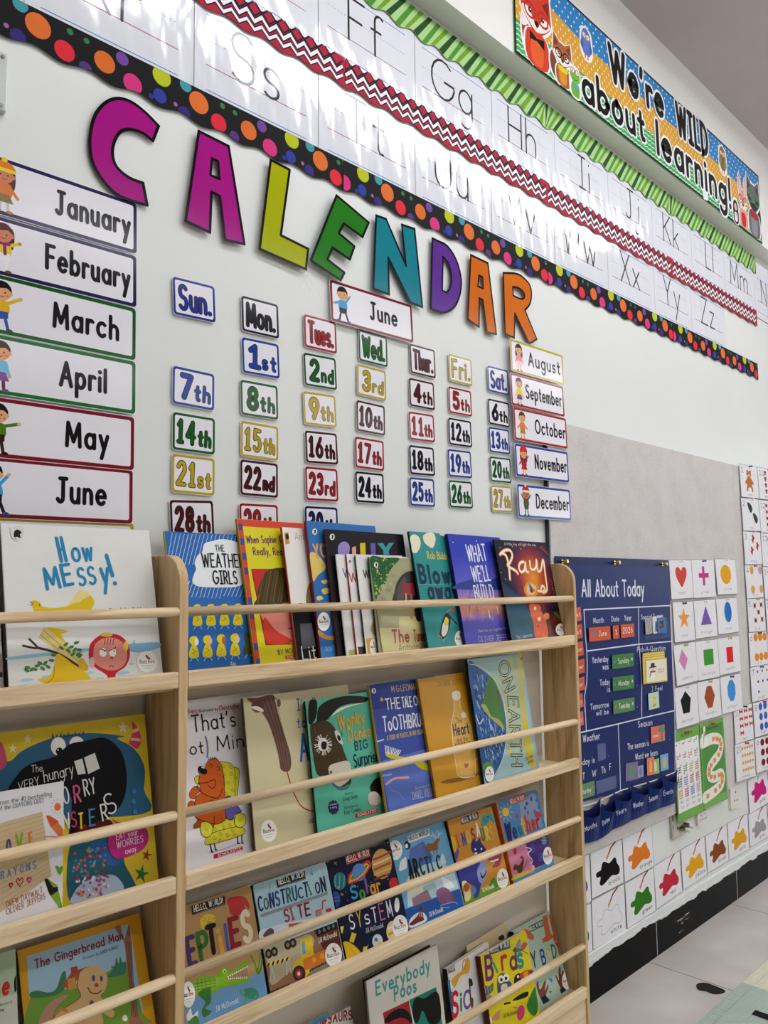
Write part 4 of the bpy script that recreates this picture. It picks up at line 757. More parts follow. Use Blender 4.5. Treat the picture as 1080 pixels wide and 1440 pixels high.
for nm, q, col, where in COLS:
    hid = {'blue': ', mostly hidden behind the bookshelf', 'teal': ', mostly hidden behind the bookshelf', 'purple': ', at the right edge of the photo', 'cream': ', at the right edge of the photo'}.get(nm, '')
    lab = ('white colour card showing a %s paint blot and brush, %s%s' % (nm, where, hid)) if nm != 'white' else 'white colour card with an outlined empty paint blot, lower row beside the bookshelf'
    if nm in ('blue', 'teal'): lab = 'edge of a white paint-blot card behind the bookshelf, %s' % where
    if nm in ('cream', 'purple'): lab = 'white paint-blot card cut by the right edge of the photo, %s' % where
    s = paper('colour_card', lab, 'colour card', D6, q, -.003, 'paint colour cards', tilt=.01, col='e8e7ec'); s.unit(s.w, s.h)
    if col: s.S(BLOB, col, 3)
    else: s.L(BLOB, 1.2, '8a8a8e', True, True)
    s.part('brush'); s.L([(.62,.9),(.78,.99)], 5.5, '7a3a1c'); s.L([(.5,.72),(.63,.9)], 6, '9a4a26'); s.L([(.5,.72),(.53,.765)], 9, 'c88a5a'); s.L([(.49,.69),(.48,.66)], 2, col or '8a8a8e')
    s.part('lettering'); s.T(nm, (.52,.12), (.52+.07*len(nm),.12), .09, '232327', .14); s.done()

# sockets low on the wall
def socket(label, crop, q, col, twin=False, metal=False):
    s = corner_sheet('wall_socket', label, 'socket', crop, *q, -.009, 'wall sockets', 'plastic'); w, h = s.w, s.h
    s.part('plate'); s.art.prism(rrect(w, h, .004), -.009, 0, M(col, 'metal' if metal else 'plastic')); s.unit(w, h); s.part('face'); s.P([(.12,.08),(.88,.08),(.88,.92),(.12,.92)], M('dcdcd6' if not metal else 'bdb7a8', 'plastic'))
    s.part('pin_hole')
    for cx, cy in (((.5,.5),) if not twin else ((.32,.5),(.7,.5))):
        for dx, dy in ((0,.22),(-.14,-.15),(.14,-.15)): s.E(cx+dx*(.7 if twin else 1), cy+dy, .05, .06, '1a1a1c', n=10)
    return s
s = socket('steel socket box with a plug in it, under the grid number poster', D5, ((92,1085),(232,1010),(240,1250),(108,1314)), 'b9b4a6', metal=True); s.done()
a = Art(); z = .0005
for px_, py_ in ((.5,.3),(.78,.36)): a.tube((s.w*px_, s.h*py_, z), (s.w*px_+.004, s.h*py_, .016), .008, M('8f8a7c', 'metal'), 14); a.tube((s.w*px_+.004, s.h*py_, .016), (s.w*px_+.008, s.h*py_-.004, .028), .0055, M('d8d8d2', 'plastic'), 12)
a.build('plug', s.root)
socket('small white socket under the winding path poster', D5, ((335,1075),(428,1030),(432,1142),(340,1185)), 'e2e2dc', twin=True).done()
socket('white socket plate to the right of the winding path poster', D5, ((637,835),(728,800),(732,1010),(642,1040)), 'e0e0da').done()

# ------------------------------------------------------------------ blue pocket chart
CH = corner_sheet('pocket_chart', 'blue fabric pocket chart titled all about today, pinned to the grey board', 'pocket chart', PXL, (780.5,782), (940,788), (949,1128), (822,1185), FY-.006, None, 'vinyl', tilt=.006)
s = CH; s.part('chart'); s.at(PXL)
BLUE = '122662'
out = [(780.5,782),(939.8,787.6),(943,852),(947,960),(951,1089),(935,1093),(880,1112),(840,1122),(815,1128),(806,1130),(786,950)]
s.art.prism([s.map(p) for p in out], -.0015, 0, M(BLUE, 'vinyl'))
WHT = M('d8dcec', 'vinyl')
s.part('hem'); s.at(D1); s.P([(112,122),(970,150),(972,210),(112,185)], M('0f2054', 'vinyl'))
s.part('lettering')
s.T('All About Today', (312,425), (790,418), 125, WHT, .13, gap=.16)
def wt(t, a, b, h, crop=D1): s.part('lettering'); s.at(crop); s.T(t, a, b, h, WHT, .14, gap=.16)
wt('Month', (402,628), (482,622), 38); wt('Date', (540,615), (598,612), 38); wt('Year', (638,608), (692,604), 38); wt('Special Events', (764,598), (932,588), 34)
wt('Yesterday', (393,930), (516,918), 42); wt('was', (472,980), (518,976), 42); wt('Today', (452,1102), (528,1092), 42); wt('is', (506,1150), (530,1148), 42); wt('Tomorrow', (380,1286), (520,1262), 42); wt('Pick-A-Question', (735,846), (950,832), 36); wt('I Feel', (846,1145), (926,1135), 34)
wt('will be', (424,142), (518,128), 38, D2); wt('Season', (740,232), (850,212), 44, D2); wt('Weather', (322,345), (452,318), 52, D2); wt('The season is', (660,402), (824,368), 44, D2); wt('Word we learn', (720,478), (890,440), 44, D2); wt('Today is', (278,528), (412,496), 44, D2)
wt('T', (320,628), (338,624), 48, D2); wt('W', (392,606), (424,600), 48, D2); wt('Th', (462,582), (494,574), 48, D2); wt('F', (524,556), (536,553), 48, D2); wt('.', (516,452), (522,450), 40, D2); wt('.', (732,78), (740,76), 40, D2); wt('.', (978,326), (984,324), 40, D2); wt('.', (732,938), (738,937), 40); wt('.', (734,1102), (740,1101), 40)
s.part('piping'); s.at(D1)
def ln(p, crop): s.at(crop); s.L(p, 3.6, WHT)
ln([(330,526),(745,506),(985,494)], D1); ln([(330,526),(340,700),(352,840)], D1); ln([(352,840),(748,788),(995,766)], D1); ln([(352,840),(356,950),(352,1080),(335,1180),(338,1300)], D1); ln([(985,494),(990,640),(1000,860),(1005,1000),(1015,1180),(1018,1290)], D1); ln([(745,506),(746,650),(748,788),(760,930),(770,1110),(768,1290)], D1)
ln([(335,0),(348,255)], D2); ln([(300,272),(590,205),(775,160),(1015,105)], D2); ln([(1018,0),(1022,300),(1022,578)], D2); ln([(768,0),(770,160)], D2); ln([(590,205),(602,480),(608,705)], D2); ln([(320,832),(430,800),(608,712),(850,640),(1022,572)], D2)
# pockets along the lower edge
POCK = [('Months', (300,905),(458,810),(440,1085),(335,1112)), ('Dates', (462,855),(556,785),(540,1010),(442,1082)), ('Years', (556,772),(685,712),(678,945),(540,1010)), ('Weather', (686,708),(815,690),(795,890),(678,942)), ('Season', (808,680),(918,625),(908,842),(795,890)), ('Events', (918,620),(1042,590),(1020,805),(908,842))]
for nm, a_, b_, c_, d_ in POCK:
    s.part('pocket'); s.at(D2); m = M('162c6c', 'vinyl'); z0 = s.z; q = [s.map(p) for p in (a_, b_, c_, d_)]
    k = 7; top = [(q[0][0]+(q[1][0]-q[0][0])*t/k, q[0][1]+(q[1][1]-q[0][1])*t/k - .014*math.sin(PI*t/k)) for t in range(k+1)]; bot = [(q[3][0]+(q[2][0]-q[3][0])*t/k, q[3][1]+(q[2][1]-q[3][1])*t/k) for t in range(k+1)]
    bulge = [.002+.02*math.sin(PI*t/k) for t in range(k+1)]
    V_ = [(x, y, z0+b) for (x, y), b in zip(top, bulge)] + [(x, y, z0+.001+b*.15) for (x, y), b in zip(bot, bulge)]
    s.art.faces(V_, [(t, k+1+t, k+2+t, t+1) for t in range(k)], m)
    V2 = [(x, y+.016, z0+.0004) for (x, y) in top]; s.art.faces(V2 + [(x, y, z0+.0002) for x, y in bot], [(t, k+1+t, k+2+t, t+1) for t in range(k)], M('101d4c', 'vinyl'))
    lx0, ly0 = .22*a_[0]+.0+.18*b_[0]+.28*c_[0]+.32*d_[0], .18*(a_[1]+b_[1])+.32*(c_[1]+d_[1])
    sl = (b_[1]-a_[1]+c_[1]-d_[1])/(b_[0]-a_[0]+c_[0]-d_[0]); cw = min(92, (b_[0]-a_[0])*.6); cx = (a_[0]+b_[0]+c_[0]+d_[0])/4; cy = (a_[1]+b_[1]+c_[1]+d_[1])/4+25
    zz = s.z; s.z = z0+.021; s.T(nm, (cx-cw/2, cy-sl*cw/2), (cx+cw/2, cy+sl*cw/2), 36, WHT, .13); s.z = zz
s.part('clear_pocket', label='clear plastic pocket'); s.up(10)
for cr, q in ((D1, ((790,610),(975,600),(980,740),(795,755))), (D2, ((430,360),(494,350),(500,470),(438,490))), (D2, ((420,640),(575,595),(580,690),(428,740)))): s.at(cr); s.P(q, M('2a417f', 'clear'))
s.done()
for px_ in ((162,160), (560,168), (922,180)):                 # brass pins through the hem
    s.at(D1); x, y = s.map(px_); a = Art(); m = M('c9a83c', 'metal'); a.tube((x, y, .0005), (x, y, .003), .0055, m, 14); a.tube((x, y, .003), (x+.002, y, .013), .0028, m, 10); a.tube((x+.002, y, .013), (x+.003, y, .018), .0058, m, 14, .005); a.build('brass_pin', s.root)
# cards held in the chart's pockets
def slip(name, label, crop, q, col, txt=None, y=FY-.010, cat='card', tc='e9e4da', fin='lam', h=None, group='cards in the pocket chart', sub=None):
    t = corner_sheet(name, label, cat, crop, *q, y, group, fin); t.part('sheet'); t.art.prism([(0,0),(t.w,0),(t.w,t.h),(0,t.h)], -.0008, 0, t.c(col)); t.unit(t.w, t.h)
    if txt: t.part('lettering'); t.T(txt[0], (txt[1], .34), (txt[2], .34), h or .36, tc, .13)
    return t
OR = 'd2552c'; GN = '2f7a34'
t = slip('month_slip', 'orange card reading June in the pocket chart', D1, ((370,664),(530,650),(533,752),(371,770)), OR, ('June', .45, .82)); t.part('picture'); t.P([(.1,.62),(.24,.72),(.3,.5),(.16,.42)], '4a78c0'); t.done()
slip('date_slip', 'narrow orange card with the numeral one in the pocket chart', D1, ((551,648),(598,643),(599,742),(552,749)), OR, ('1', .38, .62)).done()
slip('year_slip', 'orange card with the year 2026 in the pocket chart', D1, ((611,640),(710,632),(712,730),(612,741)), OR, ('2026', .14, .88), h=.42).done()
for w_, q, cr, pic in (('Sunday', ((545,872),(705,852),(710,955),(546,978)), D1, 'yesterday'), ('Monday', ((547,1042),(708,1020),(714,1122),(552,1146)), D1, 'today'), ('Tuesday', ((552,30),(712,2),(716,102),(556,132)), D2, 'tomorrow')):
    t = slip('day_slip', 'green card reading %s in the pocket chart, in the %s line' % (w_, pic), cr, q, GN, (w_, .26, .78)); t.part('picture'); t.E(.1,.5,.03,.12,'4a9ad0' if w_ != 'Tuesday' else 'd04a3a'); t.E(.92,.55,.04,.12,'c8c4b0'); t.done()
t = slip('day_slip', 'green card reading Saturday beside the bookshelf upright, low on the pocket chart', D2, ((290,675),(412,632),(414,748),(300,784)), GN, ('Saturday', -.0, .76), h=.3); t.part('picture'); t.E(.86,.6,.06,.12,'c84a3a'); t.done()
t = slip('season_slip', 'orange season card with a palm tree in the pocket chart', D2, ((838,230),(944,210),(945,330),(842,355)), 'd8583a', ('Summer', .1, .55), h=.17); t.part('picture'); t.L([(.8,.05),(.78,.6)], 5, '4a3018'); t.S([(.55,.62),(.62,.9),(.8,.98),(.97,.85),(.98,.6),(.8,.55)], '2f7a34'); t.P([(.3,.0),(1,.0),(1,.1),(.5,.08)], '4a9a3a'); t.done()
t = slip('question_card', 'cream question card with a snowman, in front of a stack in the pocket chart', D1, ((800,905),(962,888),(962,1070),(800,1090)), 'f0ead0', None, y=FY-.014, cat='card'); t.part('frame'); t.up(); m = .004; t.art.ring([(0,0),(t.w,0),(t.w,t.h),(0,t.h)], [(m,m),(t.w-m,m),(t.w-m,t.h-m),(m,t.h-m)], t.z, t.c('d8bc3a'))
t.part('picture'); t.E(.32,.3,.13,.17,'f6f6f6'); t.E(.32,.55,.1,.12,'f6f6f6'); t.P([(.22,.64),(.42,.66),(.4,.84),(.24,.82)], '141416'); t.L([(.17,.64),(.48,.67)], 4, '141416'); t.L([(.22,.47),(.42,.48)], 6, 'c83a3a'); t.L([(.22,.42),(.18,.28)], 5, 'c83a3a'); t.E(.29,.57,.012,.012,'141416'); t.E(.36,.575,.012,.012,'141416'); t.P([(.32,.56),(.32,.53),(.42,.53)], 'e0802a')
t.part('lettering'); t.T('What is', (.56,.5), (.86,.51), .07, '3a3a3a', .14); t.T('Winter?', (.58,.4), (.84,.41), .07, '3a3a3a', .14); t.done()
for i, dy in enumerate((0, 16, 32)):
    t = slip('question_card', 'yellow-edged question card behind the snowman card, %s from the front' % ('second', 'third', 'rearmost')[i], D1, ((778+i*2,888-dy),(945-i*2,870-dy),(950,1066-dy),(780,1094-dy)), 'e6cf62', None, y=FY-.0125+.0012*i); t.part('frame'); t.up(); t.art.ring([(0,0),(t.w,0),(t.w,t.h),(0,t.h)], [(.003,.003),(t.w-.003,.003),(t.w-.003,t.h-.003),(.003,t.h-.003)], t.z, t.c('cdb02a'))
    if i == 1: t.part('picture'); t.E(.4,.85,.1,.08,'8a5a2a')
    t.done()
for i in range(4):
    t = slip('event_card', 'grey-white event card in the top right pocket, %s of the fanned stack' % ('first', 'second', 'third', 'fourth')[i], D1, ((795+i*14,592-i*3),(835+i*14,588-i*3),(838+i*14,706-i*4),(800+i*14,716-i*4)), 'c8c9c4', None, y=FY-.0095-.0009*i); t.part('edge'); t.P([(.06,.05),(.2,.05),(.2,.95),(.06,.95)], '8f9290'); t.done()
t = slip('event_card', 'white event card with a blue and red picture, front of the top right pocket', D1, ((862,585),(935,578),(915,695),(845,705)), 'dfe3e2', None, y=FY-.0145); t.part('picture'); t.P([(.2,.1),(.85,.12),(.8,.75),(.25,.7)], '2f6ab0'); t.P([(.35,.2),(.7,.2),(.6,.5),(.4,.45)], 'b0452a'); t.done()
t = slip('event_card', 'blue event card with a dark picture, rightmost in the top right pocket', D1, ((893,600),(978,592),(935,690),(885,694)), '3a6ea6', None, y=FY-.016); t.part('picture'); t.P([(.2,.3),(.7,.35),(.65,.8),(.25,.75)], '1c2430'); t.P([(.3,.4),(.5,.42),(.45,.6),(.3,.6)], 'b04a2a'); t.done()
t = slip('feeling_card', 'pale green card with a yellow star face in the pocket chart', D1, ((815,1165),(898,1145),(903,1268),(828,1288)), 'bcd9c0', None); t.part('picture'); t.P([(.55+(.3 if i % 2 == 0 else .13)*math.cos(math.radians(90+36*i)), .6+(.26 if i % 2 == 0 else .12)*math.sin(math.radians(90+36*i))) for i in range(10)], 'e6c23a'); t.E(.5,.62,.025,.02,'2a2a2a'); t.E(.6,.63,.025,.02,'2a2a2a'); t.P([(.35,.12),(.75,.15),(.72,.32),(.38,.3)], 'dba03a'); t.done()
for lab, q, c1, c2 in (('purple word card with a green leaf, left in the lower pocket', ((646,505),(738,490),(742,625),(650,642)), '5a4a84', '2f7a3a'), ('orange word card leaning in the lower pocket', ((815,470),(880,458),(850,580),(805,598)), 'd8682a', 'e6a85a'), ('green word card beside the orange one in the lower pocket', ((845,485),(910,465),(895,578),(826,592)), '8ab04a', 'd8d8a0'), ('light blue word card with an orange sun, right in the lower pocket', ((918,445),(972,425),(970,550),(905,565)), '5aa0d0', 'e09a3a'), ('small grey-blue word card in the lower pocket', ((742,535),(795,515),(770,605),(735,612)), '7a8ab0', '5a6a9a')):
    t = slip('word_card', lab + ' of the chart', D2, q, c1, None, y=FY-.009-.0008*len(lab) % .004); t.part('picture'); t.S([(.35,.2),(.3,.6),(.5,.85),(.7,.6),(.65,.2)], c2); t.done()
for i, (q, tx) in enumerate(((((262,515),(306,504),(312,606),(268,618)), '31'), (((262,645),(314,634),(320,738),(268,752)), 'August'), (((265,778),(322,765),(328,870),(270,885)), 'October'), (((268,912),(334,898),(338,1002),(272,1020)), 'October'), (((270,1052),(342,1034),(330,1130),(275,1152)), 'October'), (((270,1180),(322,1158),(325,1262),(276,1282)), 'July'))):
    slip('month_slip', 'orange month card beside the bookshelf upright, %s from the top of its column' % ('first', 'second', 'third', 'fourth', 'fifth', 'sixth')[i], D1, q, OR, (('st', 'st', 'ber', 'ber', 'ber', 'ry')[i], .2, .85), h=.3).done()
slip('month_slip', 'orange month card beside the bookshelf upright, lowest of its column', D2, ((270,128),(325,104),(328,212),(276,232)), OR, ('ry', .25, .8), h=.3).done()

# ------------------------------------------------------------------ foam mats on the floor
def mat_tile(label, x0, x1, y0, y1, col, teeth_right, notch_left):
    r = empty('foam_mat', (x0, y0, 0), label, 'foam mat', 'interlocking foam mats')
    a = Art(); m = MATM[col]; n = 6
    def side(p, q, nrm, on, flip):
        L = math.dist(p, q); d = ((q[0]-p[0])/L, (q[1]-p[1])/L); out = [p]
        for i in range(n):
            if flip == 9: on, nt = True, -.0225 if i % 2 else 0
            t0, t1 = (i+.22)/n*L, (i+.78)/n*L; e = nt if flip == 9 else (.022 if (on and i % 2 == flip) else 0)
            g = 0 if flip == 9 else .0012
            if e: out += [(p[0]+d[0]*(t0+.008+g), p[1]+d[1]*(t0+.008+g)), (p[0]+d[0]*(t0-.006+g)+nrm[0]*e, p[1]+d[1]*(t0-.006+g)+nrm[1]*e), (p[0]+d[0]*(t1+.006-g)+nrm[0]*e, p[1]+d[1]*(t1+.006-g)+nrm[1]*e), (p[0]+d[0]*(t1-.008-g), p[1]+d[1]*(t1-.008-g))]
        return out
    w, h = x1-x0, y1-y0
    loop = side((0,0),(w,0),(0,-1),False,0) + side((w,0),(w,h),(1,0),teeth_right,0) + side((w,h),(0,h),(0,1),False,0) + side((0,h),(0,0),(-1,0),notch_left,9 if notch_left else 1)
    a.prism(loop, 0, .012, m); a.build('mat', r)
    g = Art(); gm = M('8e9a92' if col == 'g' else 'c9c6ae', 'matte')
    for i in range(n):
        x = (i+.5)/n*w
        g.ribbon([(x-.03, h-.002), (x-.036, h-.03), (x+.036, h-.03), (x+.03, h-.002)], .0016, .0123, gm)
    g.build('edge_cuts', r); return r
def foam(name, c1, c2):
    m, nt, b = nodemat(name); tc = nt.nodes.new('ShaderNodeTexCoord'); wv = nt.nodes.new('ShaderNodeTexWave'); wv.inputs['Scale'].default_value = 60; wv.bands_direction = 'Y'; wv.inputs['Distortion'].default_value = .3
    nt.links.new(tc.outputs['Object'], wv.inputs['Vector']); nt.links.new(ramp(nt, wv.outputs['Fac'], [(0, c1), (1, c2)]), b.inputs['Base Color']); b.inputs['Roughness'].default_value = .8; bump(nt, b, wv.outputs['Fac'], .4, .004); return m
MATM = {'g': foam('foam_sage', 'a3b5a8', 'b4c4b8'), 'c': foam('foam_cream', 'd8d5bd', 'e2dfca')}
for i in range(3):
    mat_tile('%s foam floor mat, %s' % ('sage green', ('nearest the bookshelf', 'in front of the bookshelf', 'beyond the left frame edge')[i]), 2.345-.6*(i+1), 2.345-.6*i, -.87, -.268, 'g', i == 0, False)
mat_tile('cream foam floor mat to the right of the sage green one', 2.3455, 2.945, -.87, -.268, 'c', False, True)
s = Sheet('floor_tape', 'short strip of black tape stuck on the sage green foam mat', 'tape', (2.2, -.4, .0126), (1,0,0), (0,1,0), fin='matte'); s.part('strip'); s.at(D6); s.P([(1012,1080),(1100,1112),(1100,1145),(990,1104)], '1a1416'); s.done()
# ------------------------------------------------------------------ the bookshelf
SHELF = empty('bookshelf', (.676, -.06, 0), 'tall narrow pine front-facing bookshelf of two bays standing against the wall', 'bookshelf')
def sp(art, name, bev=.0015, smooth=False, label=None):
    for i, v in enumerate(art.v): art.v[i] = (v[0]-.676, v[1]+.06, v[2])
    o = art.build(name, SHELF, bevel=bev, smooth=smooth); return o
UPX = [(-.452, -.438), (.664, .680), (1.796, 1.808)]
prof = [(-.012, 0), (-.115, 0), (-.115, 1.122)] + [(-.070-.045*math.cos(math.radians(a)), 1.122+.047*math.sin(math.radians(a))) for a in range(15, 91, 15)] + [(-.012, 1.169)]
for x0, x1 in UPX:
    a = Art(); n = len(prof); P = [(x0, y, z) for y, z in prof] + [(x1, y, z) for y, z in prof]
    a.faces(P, [(i, n+i, n+(i+1) % n, (i+1) % n) for i in range(n)] + [tuple(range(n)), tuple(range(2*n-1, n-1, -1))], WOODZ); sp(a, 'upright')
MAT_BACK = wall_mat('cream_back_panel', 'd6cdbf', 'dbd3c6', .6)
RAILT = [.987, .682, .447, .137]; RODZ = [1.079, .771, .534, .230]; PLANK = [.969, .665, .430, .119]
for b in range(2):
    x0, x1 = UPX[b][1], UPX[b+1][0]
    for k in range(4):
        a = Art(); a.box(x0, x1, -.115, -.101, RAILT[k]-.025, RAILT[k], WOODX); sp(a, 'rail', .002)
        a = Art(); a.box(x0, x1, -.101, -.012, PLANK[k]-.012, PLANK[k]-.0003, WOODX); sp(a, 'shelf_plank', .001)
        a = Art(); a.tube((x0, -.1078, RODZ[k]), (x1, -.1078, RODZ[k]), .0076, WOODX, 20); sp(a, 'rod', 0, True)
    a = Art(); a.box(x0, x1, -.110, -.099, .012, .110, WOODX); sp(a, 'base_panel', .001)
    a = Art(); a.box(x0+.009, x1-.009, -.0115, -.007, .02, .962, MAT_BACK); sp(a, 'back_panel', 0)

# ------------------------------------------------------------------ picture books
BK = {  # tier, left edge, front, yaw, lean, roll, width, height, thickness
 'messy':(1,0.418,-0.097,2.0,12.0,-0.1,0.235,0.244,0.009), 'girls':(1,0.6845,-0.0835,3,11.6,0,0.222,0.245,0.004), 'sophie':(1,0.832,-0.085,4.3,11.5,0.0,0.24,0.274,0.005), 'gorilla':(1,0.924,-0.085,4.5,9.8,0.0,0.21,0.261,0.004),
 'you':(1,0.977,-0.0885,5,8.8,-0.1,0.202,0.274,0.005), 'lly':(1,1.016,-0.0918,5.3,8.0,0.0,0.244,0.259,0.004), 'thin':(1,1.034,-0.0952,6,7.5,0.3,0.18,0.21,0.0015), 'wbook':(1,1.06,-0.0958,6.3,7.5,0.2,0.18,0.211,0.0015), 'wih':(1,1.082,-0.098,7,7.5,0.1,0.18,0.209,0.0015),
 'tunnel':(1,1.114,-0.099,8,6.9,-0.2,0.2,0.205,0.002), 'blown':(1,1.261,-0.0995,5,10.8,0.1,0.24,0.267,0.005), 'build':(1,1.385,-0.0985,5,10.2,-0.1,0.221,0.265,0.008), 'ray':(1, 1.554, -0.0985, 2.5, 10.5, 0.0, 0.23899999999999988, 0.259, 0.004),
 'mine':(2,0.6855,-0.094,3,13.5,0.0,0.249,0.27,0.0035), 'anteater':(2,0.824,-0.0965,3.2,8.6,-0.2,0.258,0.261,0.005), 'donkey':(2,0.956,-0.0998,6,8,-0.4,0.235,0.242,0.003), 'tooth':(2,1.134,-0.0985,4,10.5,0.1,0.215,0.257,0.005), 'bottle':(2,1.278,-0.0985,4,10.7,-0.0,0.215,0.256,0.006), 'earth':(2,1.439,-0.097,2.5,8.5,0,0.225,0.285,0.006),
 'rept':(3,0.684,-0.097,0.0,16.9,-0.1,0.165,0.18,0.012), 'constr':(3,0.855,-0.097,0.0,18.0,-0.1,0.167,0.177,0.012), 'solar':(3,1.026,-0.097,0.0,18.9,-0.1,0.166,0.175,0.012), 'arctic':(3,1.194,-0.097,0.0,18.9,0,0.170,0.18,0.012), 'dino':(3,1.366,-0.097,0.0,16.4,0,0.159,0.179,0.012), 'weather':(3,1.538,-0.097,0.0,14.8,0,0.165,0.185,0.012),
 'came':(4,0.903,-0.09,3.0,15,0,0.195,0.2,0.004), 'orangeblue':(4,0.83,-0.0845,3,15,0,0.22,0.205,0.004), 'poos':(4,1.101,-0.0985,3,7.5,-0.4,0.217,0.249,0.004), 'poosback':(4,1.111,-0.0925,3,9.5,-0.2,0.201,0.247,0.004), 'music':(4,1.344,-0.087,6,8,-0.1,0.165,0.191,0.012), 'birds':(4,1.447,-0.099,2,11,-0.5,0.182,0.184,0.012), 'creamback':(4,1.44,-0.0635,6,8,-0.3,0.165,0.2,0.004), 'body':(4,1.616,-0.079,1,15.5,-0.0,0.162,0.181,0.012),
 'worry':(2,0.38,-0.088,0.0,11.5,0.1,0.27,0.256,0.004), 'crayons':(2,0.285,-0.099,0.0,3.0,-0.5,0.212,0.181,0.008), 'ginger':(3,0.464,-0.097,0.0,21.3,-0.3,0.186,0.192,0.004), 'egreen':(3,0.25,-0.088,-3.0,13.0,-0.1,0.2,0.2,0.004), 'redleft':(1,.215,-.088,0,13,0,.2,.2,.009), 'blueleft':(2, 0.15, -0.078, 0, 11.5, 0, 0.262, 0.262, 0.004)}
TOPB, SECB, BOARD, LOWB = 'books on the top tier', 'books on the second tier', 'square board books', 'books on the lowest tier'
def book(key, label, col, group, spine=None, fin='cover', pages='e6e2d6', board=False):
    tier, X0, y0, yw, th, ro, w, h, t = BK[key]; yw, th, ro = map(math.radians, (yw, th, ro))
    U = Vector((math.cos(yw), math.sin(yw), 0)); Bk = Vector((-math.sin(yw), math.cos(yw), 0)); V = Vector((0,0,1))*math.cos(th) + Bk*math.sin(th)
    U2 = U*math.cos(ro)+V*math.sin(ro); V2 = V*math.cos(ro)-U*math.sin(ro)
    s = Sheet('board_book' if board else 'picture_book', label, 'book', (X0, y0, PLANK[tier-1] + t*math.sin(th) + max(0, -w*math.sin(ro)) + .0006), U2, V2, group, fin); s.w, s.h, s.t = w, h, t; s.clip = (w, h)
    c = .0012 if t > .0055 else .0006; r = .008 if board else .0008
    s.part('cover'); s.art.prism(rrect(w, h, r), -c, 0, s.c(col)); s.art.prism(rrect(w, h, r), -t, -t+c, s.c(spine or col)); s.art.box(-.0008, .0012, .0004, h-.0004, -t, 0, s.c(spine or col))
    g = .0005 if (board or t < .0055) else .003
    s.part('pages'); s.art.box(.001, w-g, g, h-g, -t+c, -c, M(pages, 'matte')); return s
def sticker(s, crop, cx, cy, rx, ry):
    """round white shop label with a small bee"""
    s.part('sticker', label='round white shop label with a small bee'); s.at(crop); s.E(cx, cy, rx, ry, 'f0efec', n=28); u, v = rx, ry; disc = s.flush(); s.part('lettering', disc)
    s.E(cx+.02*u, cy-.42*v, .12*u, .14*v, 'a03a22', n=10); s.E(cx+.2*u, cy-.3*v, .1*u, .1*v, '1a1512', n=10); s.E(cx-.08*u, cy-.55*v, .08*u, .1*v, '2a2018', n=8); s.L([(cx+.1*u,cy-.6*v),(cx+.16*u,cy-.72*v)], .5, '2a2018')
    sl = getattr(s, 'slope', -.08); x0, x1 = cx-.72*u, cx+.72*u
    s.T('Buzz', (x0, cy+.12*v-sl*.72*u), (cx+.02*u, cy+.12*v), .32*v, '2b2320', .16); s.T('Bee', (cx+.1*u, cy+.12*v+sl*.1*u), (x1, cy+.12*v+sl*.72*u), .32*v, 'b06a2a', .16)
    s.L([(cx-.6*u, cy+.35*v-sl*.6*u), (cx+.6*u, cy+.35*v+sl*.6*u)], .5, '8a7f78'); s.L([(cx-.35*u, cy+.58*v-sl*.35*u), (cx+.35*u, cy+.58*v+sl*.35*u)], .5, '8a7f78')
def pubmark(s, crop, cx, cy, r): s.part('publisher_mark'); s.at(crop); s.E(cx, cy, r, r*1.25, 'e6e2da', n=16); s.S([(cx-r*.4,cy-r*.6),(cx+r*.3,cy-r*.7),(cx+r*.5,cy),(cx+r*.2,cy+r*.8),(cx-r*.3,cy+r*.6),(cx-r*.1,cy)], '17171a')
def redlabel(s, crop, q, p0, p1, hh): s.part('publisher_label'); s.at(crop); s.P(q, 'c01c2c'); lb = s.flush(); s.part('lettering', lb); s.T('SCHOLASTIC', p0, p1, hh, 'f2eeee', .16)

# ---- top tier, left bay
s = book('redleft', 'dark red book edge at the left frame edge, beside the white blue-lettered book', 'e6e2dc', TOPB, spine='8a2018'); s.part('illustration'); s.at(C1); s.S([(-60,830),(14,800),(24,930),(18,990),(-60,1000)], 'b8ada2'); s.E(6,915,9,16,'18161a'); s.P([(12,620),(22,660),(44,985),(24,990)], '8a2018'); s.done()
s = book('messy', 'white picture book with blue hand-painted title, a yellow bird and a red-hooded child', 'e4e5e1', TOPB, spine='1c1714'); s.slope = -.05
s.part('illustration'); s.at(C1)
s.P([(42,815),(250,790),(480,768),(700,742),(886,733),(908,895),(912,935),(48,1035)], 'dcdeda'); s.S([(44,818),(200,798),(460,768),(520,770),(420,800),(250,812),(60,832)], '8fc0d8'); s.S([(700,748),(886,733),(892,765),(780,790),(710,775)], '7fb6d4', 4)
for cx, cy, rx, ry in ((150,945,40,9),(130,982,36,10),(260,925,30,8),(560,940,28,9),(690,905,40,10),(840,880,40,9),(500,905,30,8),(740,855,18,6)): s.E(cx, cy, rx, ry, 'a8cbdc', rot=-6)
s.S([(178,505),(200,498),(225,510),(240,530),(300,540),(380,528),(405,510),(440,480),(490,462),(520,480),(530,510),(515,545),(480,568),(430,590),(330,600),(250,585),(235,572),(230,590),(205,585),(190,555)], 'e2c01c'); s.S([(385,520),(405,495),(420,470),(445,442),(490,448),(505,470),(470,490),(450,505),(420,512)], 'ead98a'); s.E(223,523,4,5,'3a2a12'); s.L([(168,505),(185,512)], 1, '3a2a12'); s.L([(170,525),(190,518)], 1, '3a2a12')
s.S([(265,650),(320,655),(385,672),(345,690),(372,735),(330,720),(300,690)], 'e2c01c'); s.P([(245,650),(268,655),(470,830),(430,870),(218,705)], 'dccb80'); s.L([(245,665),(450,850)], .8, '8a7430'); s.L([(228,690),(330,775)], .8, '8a7430')
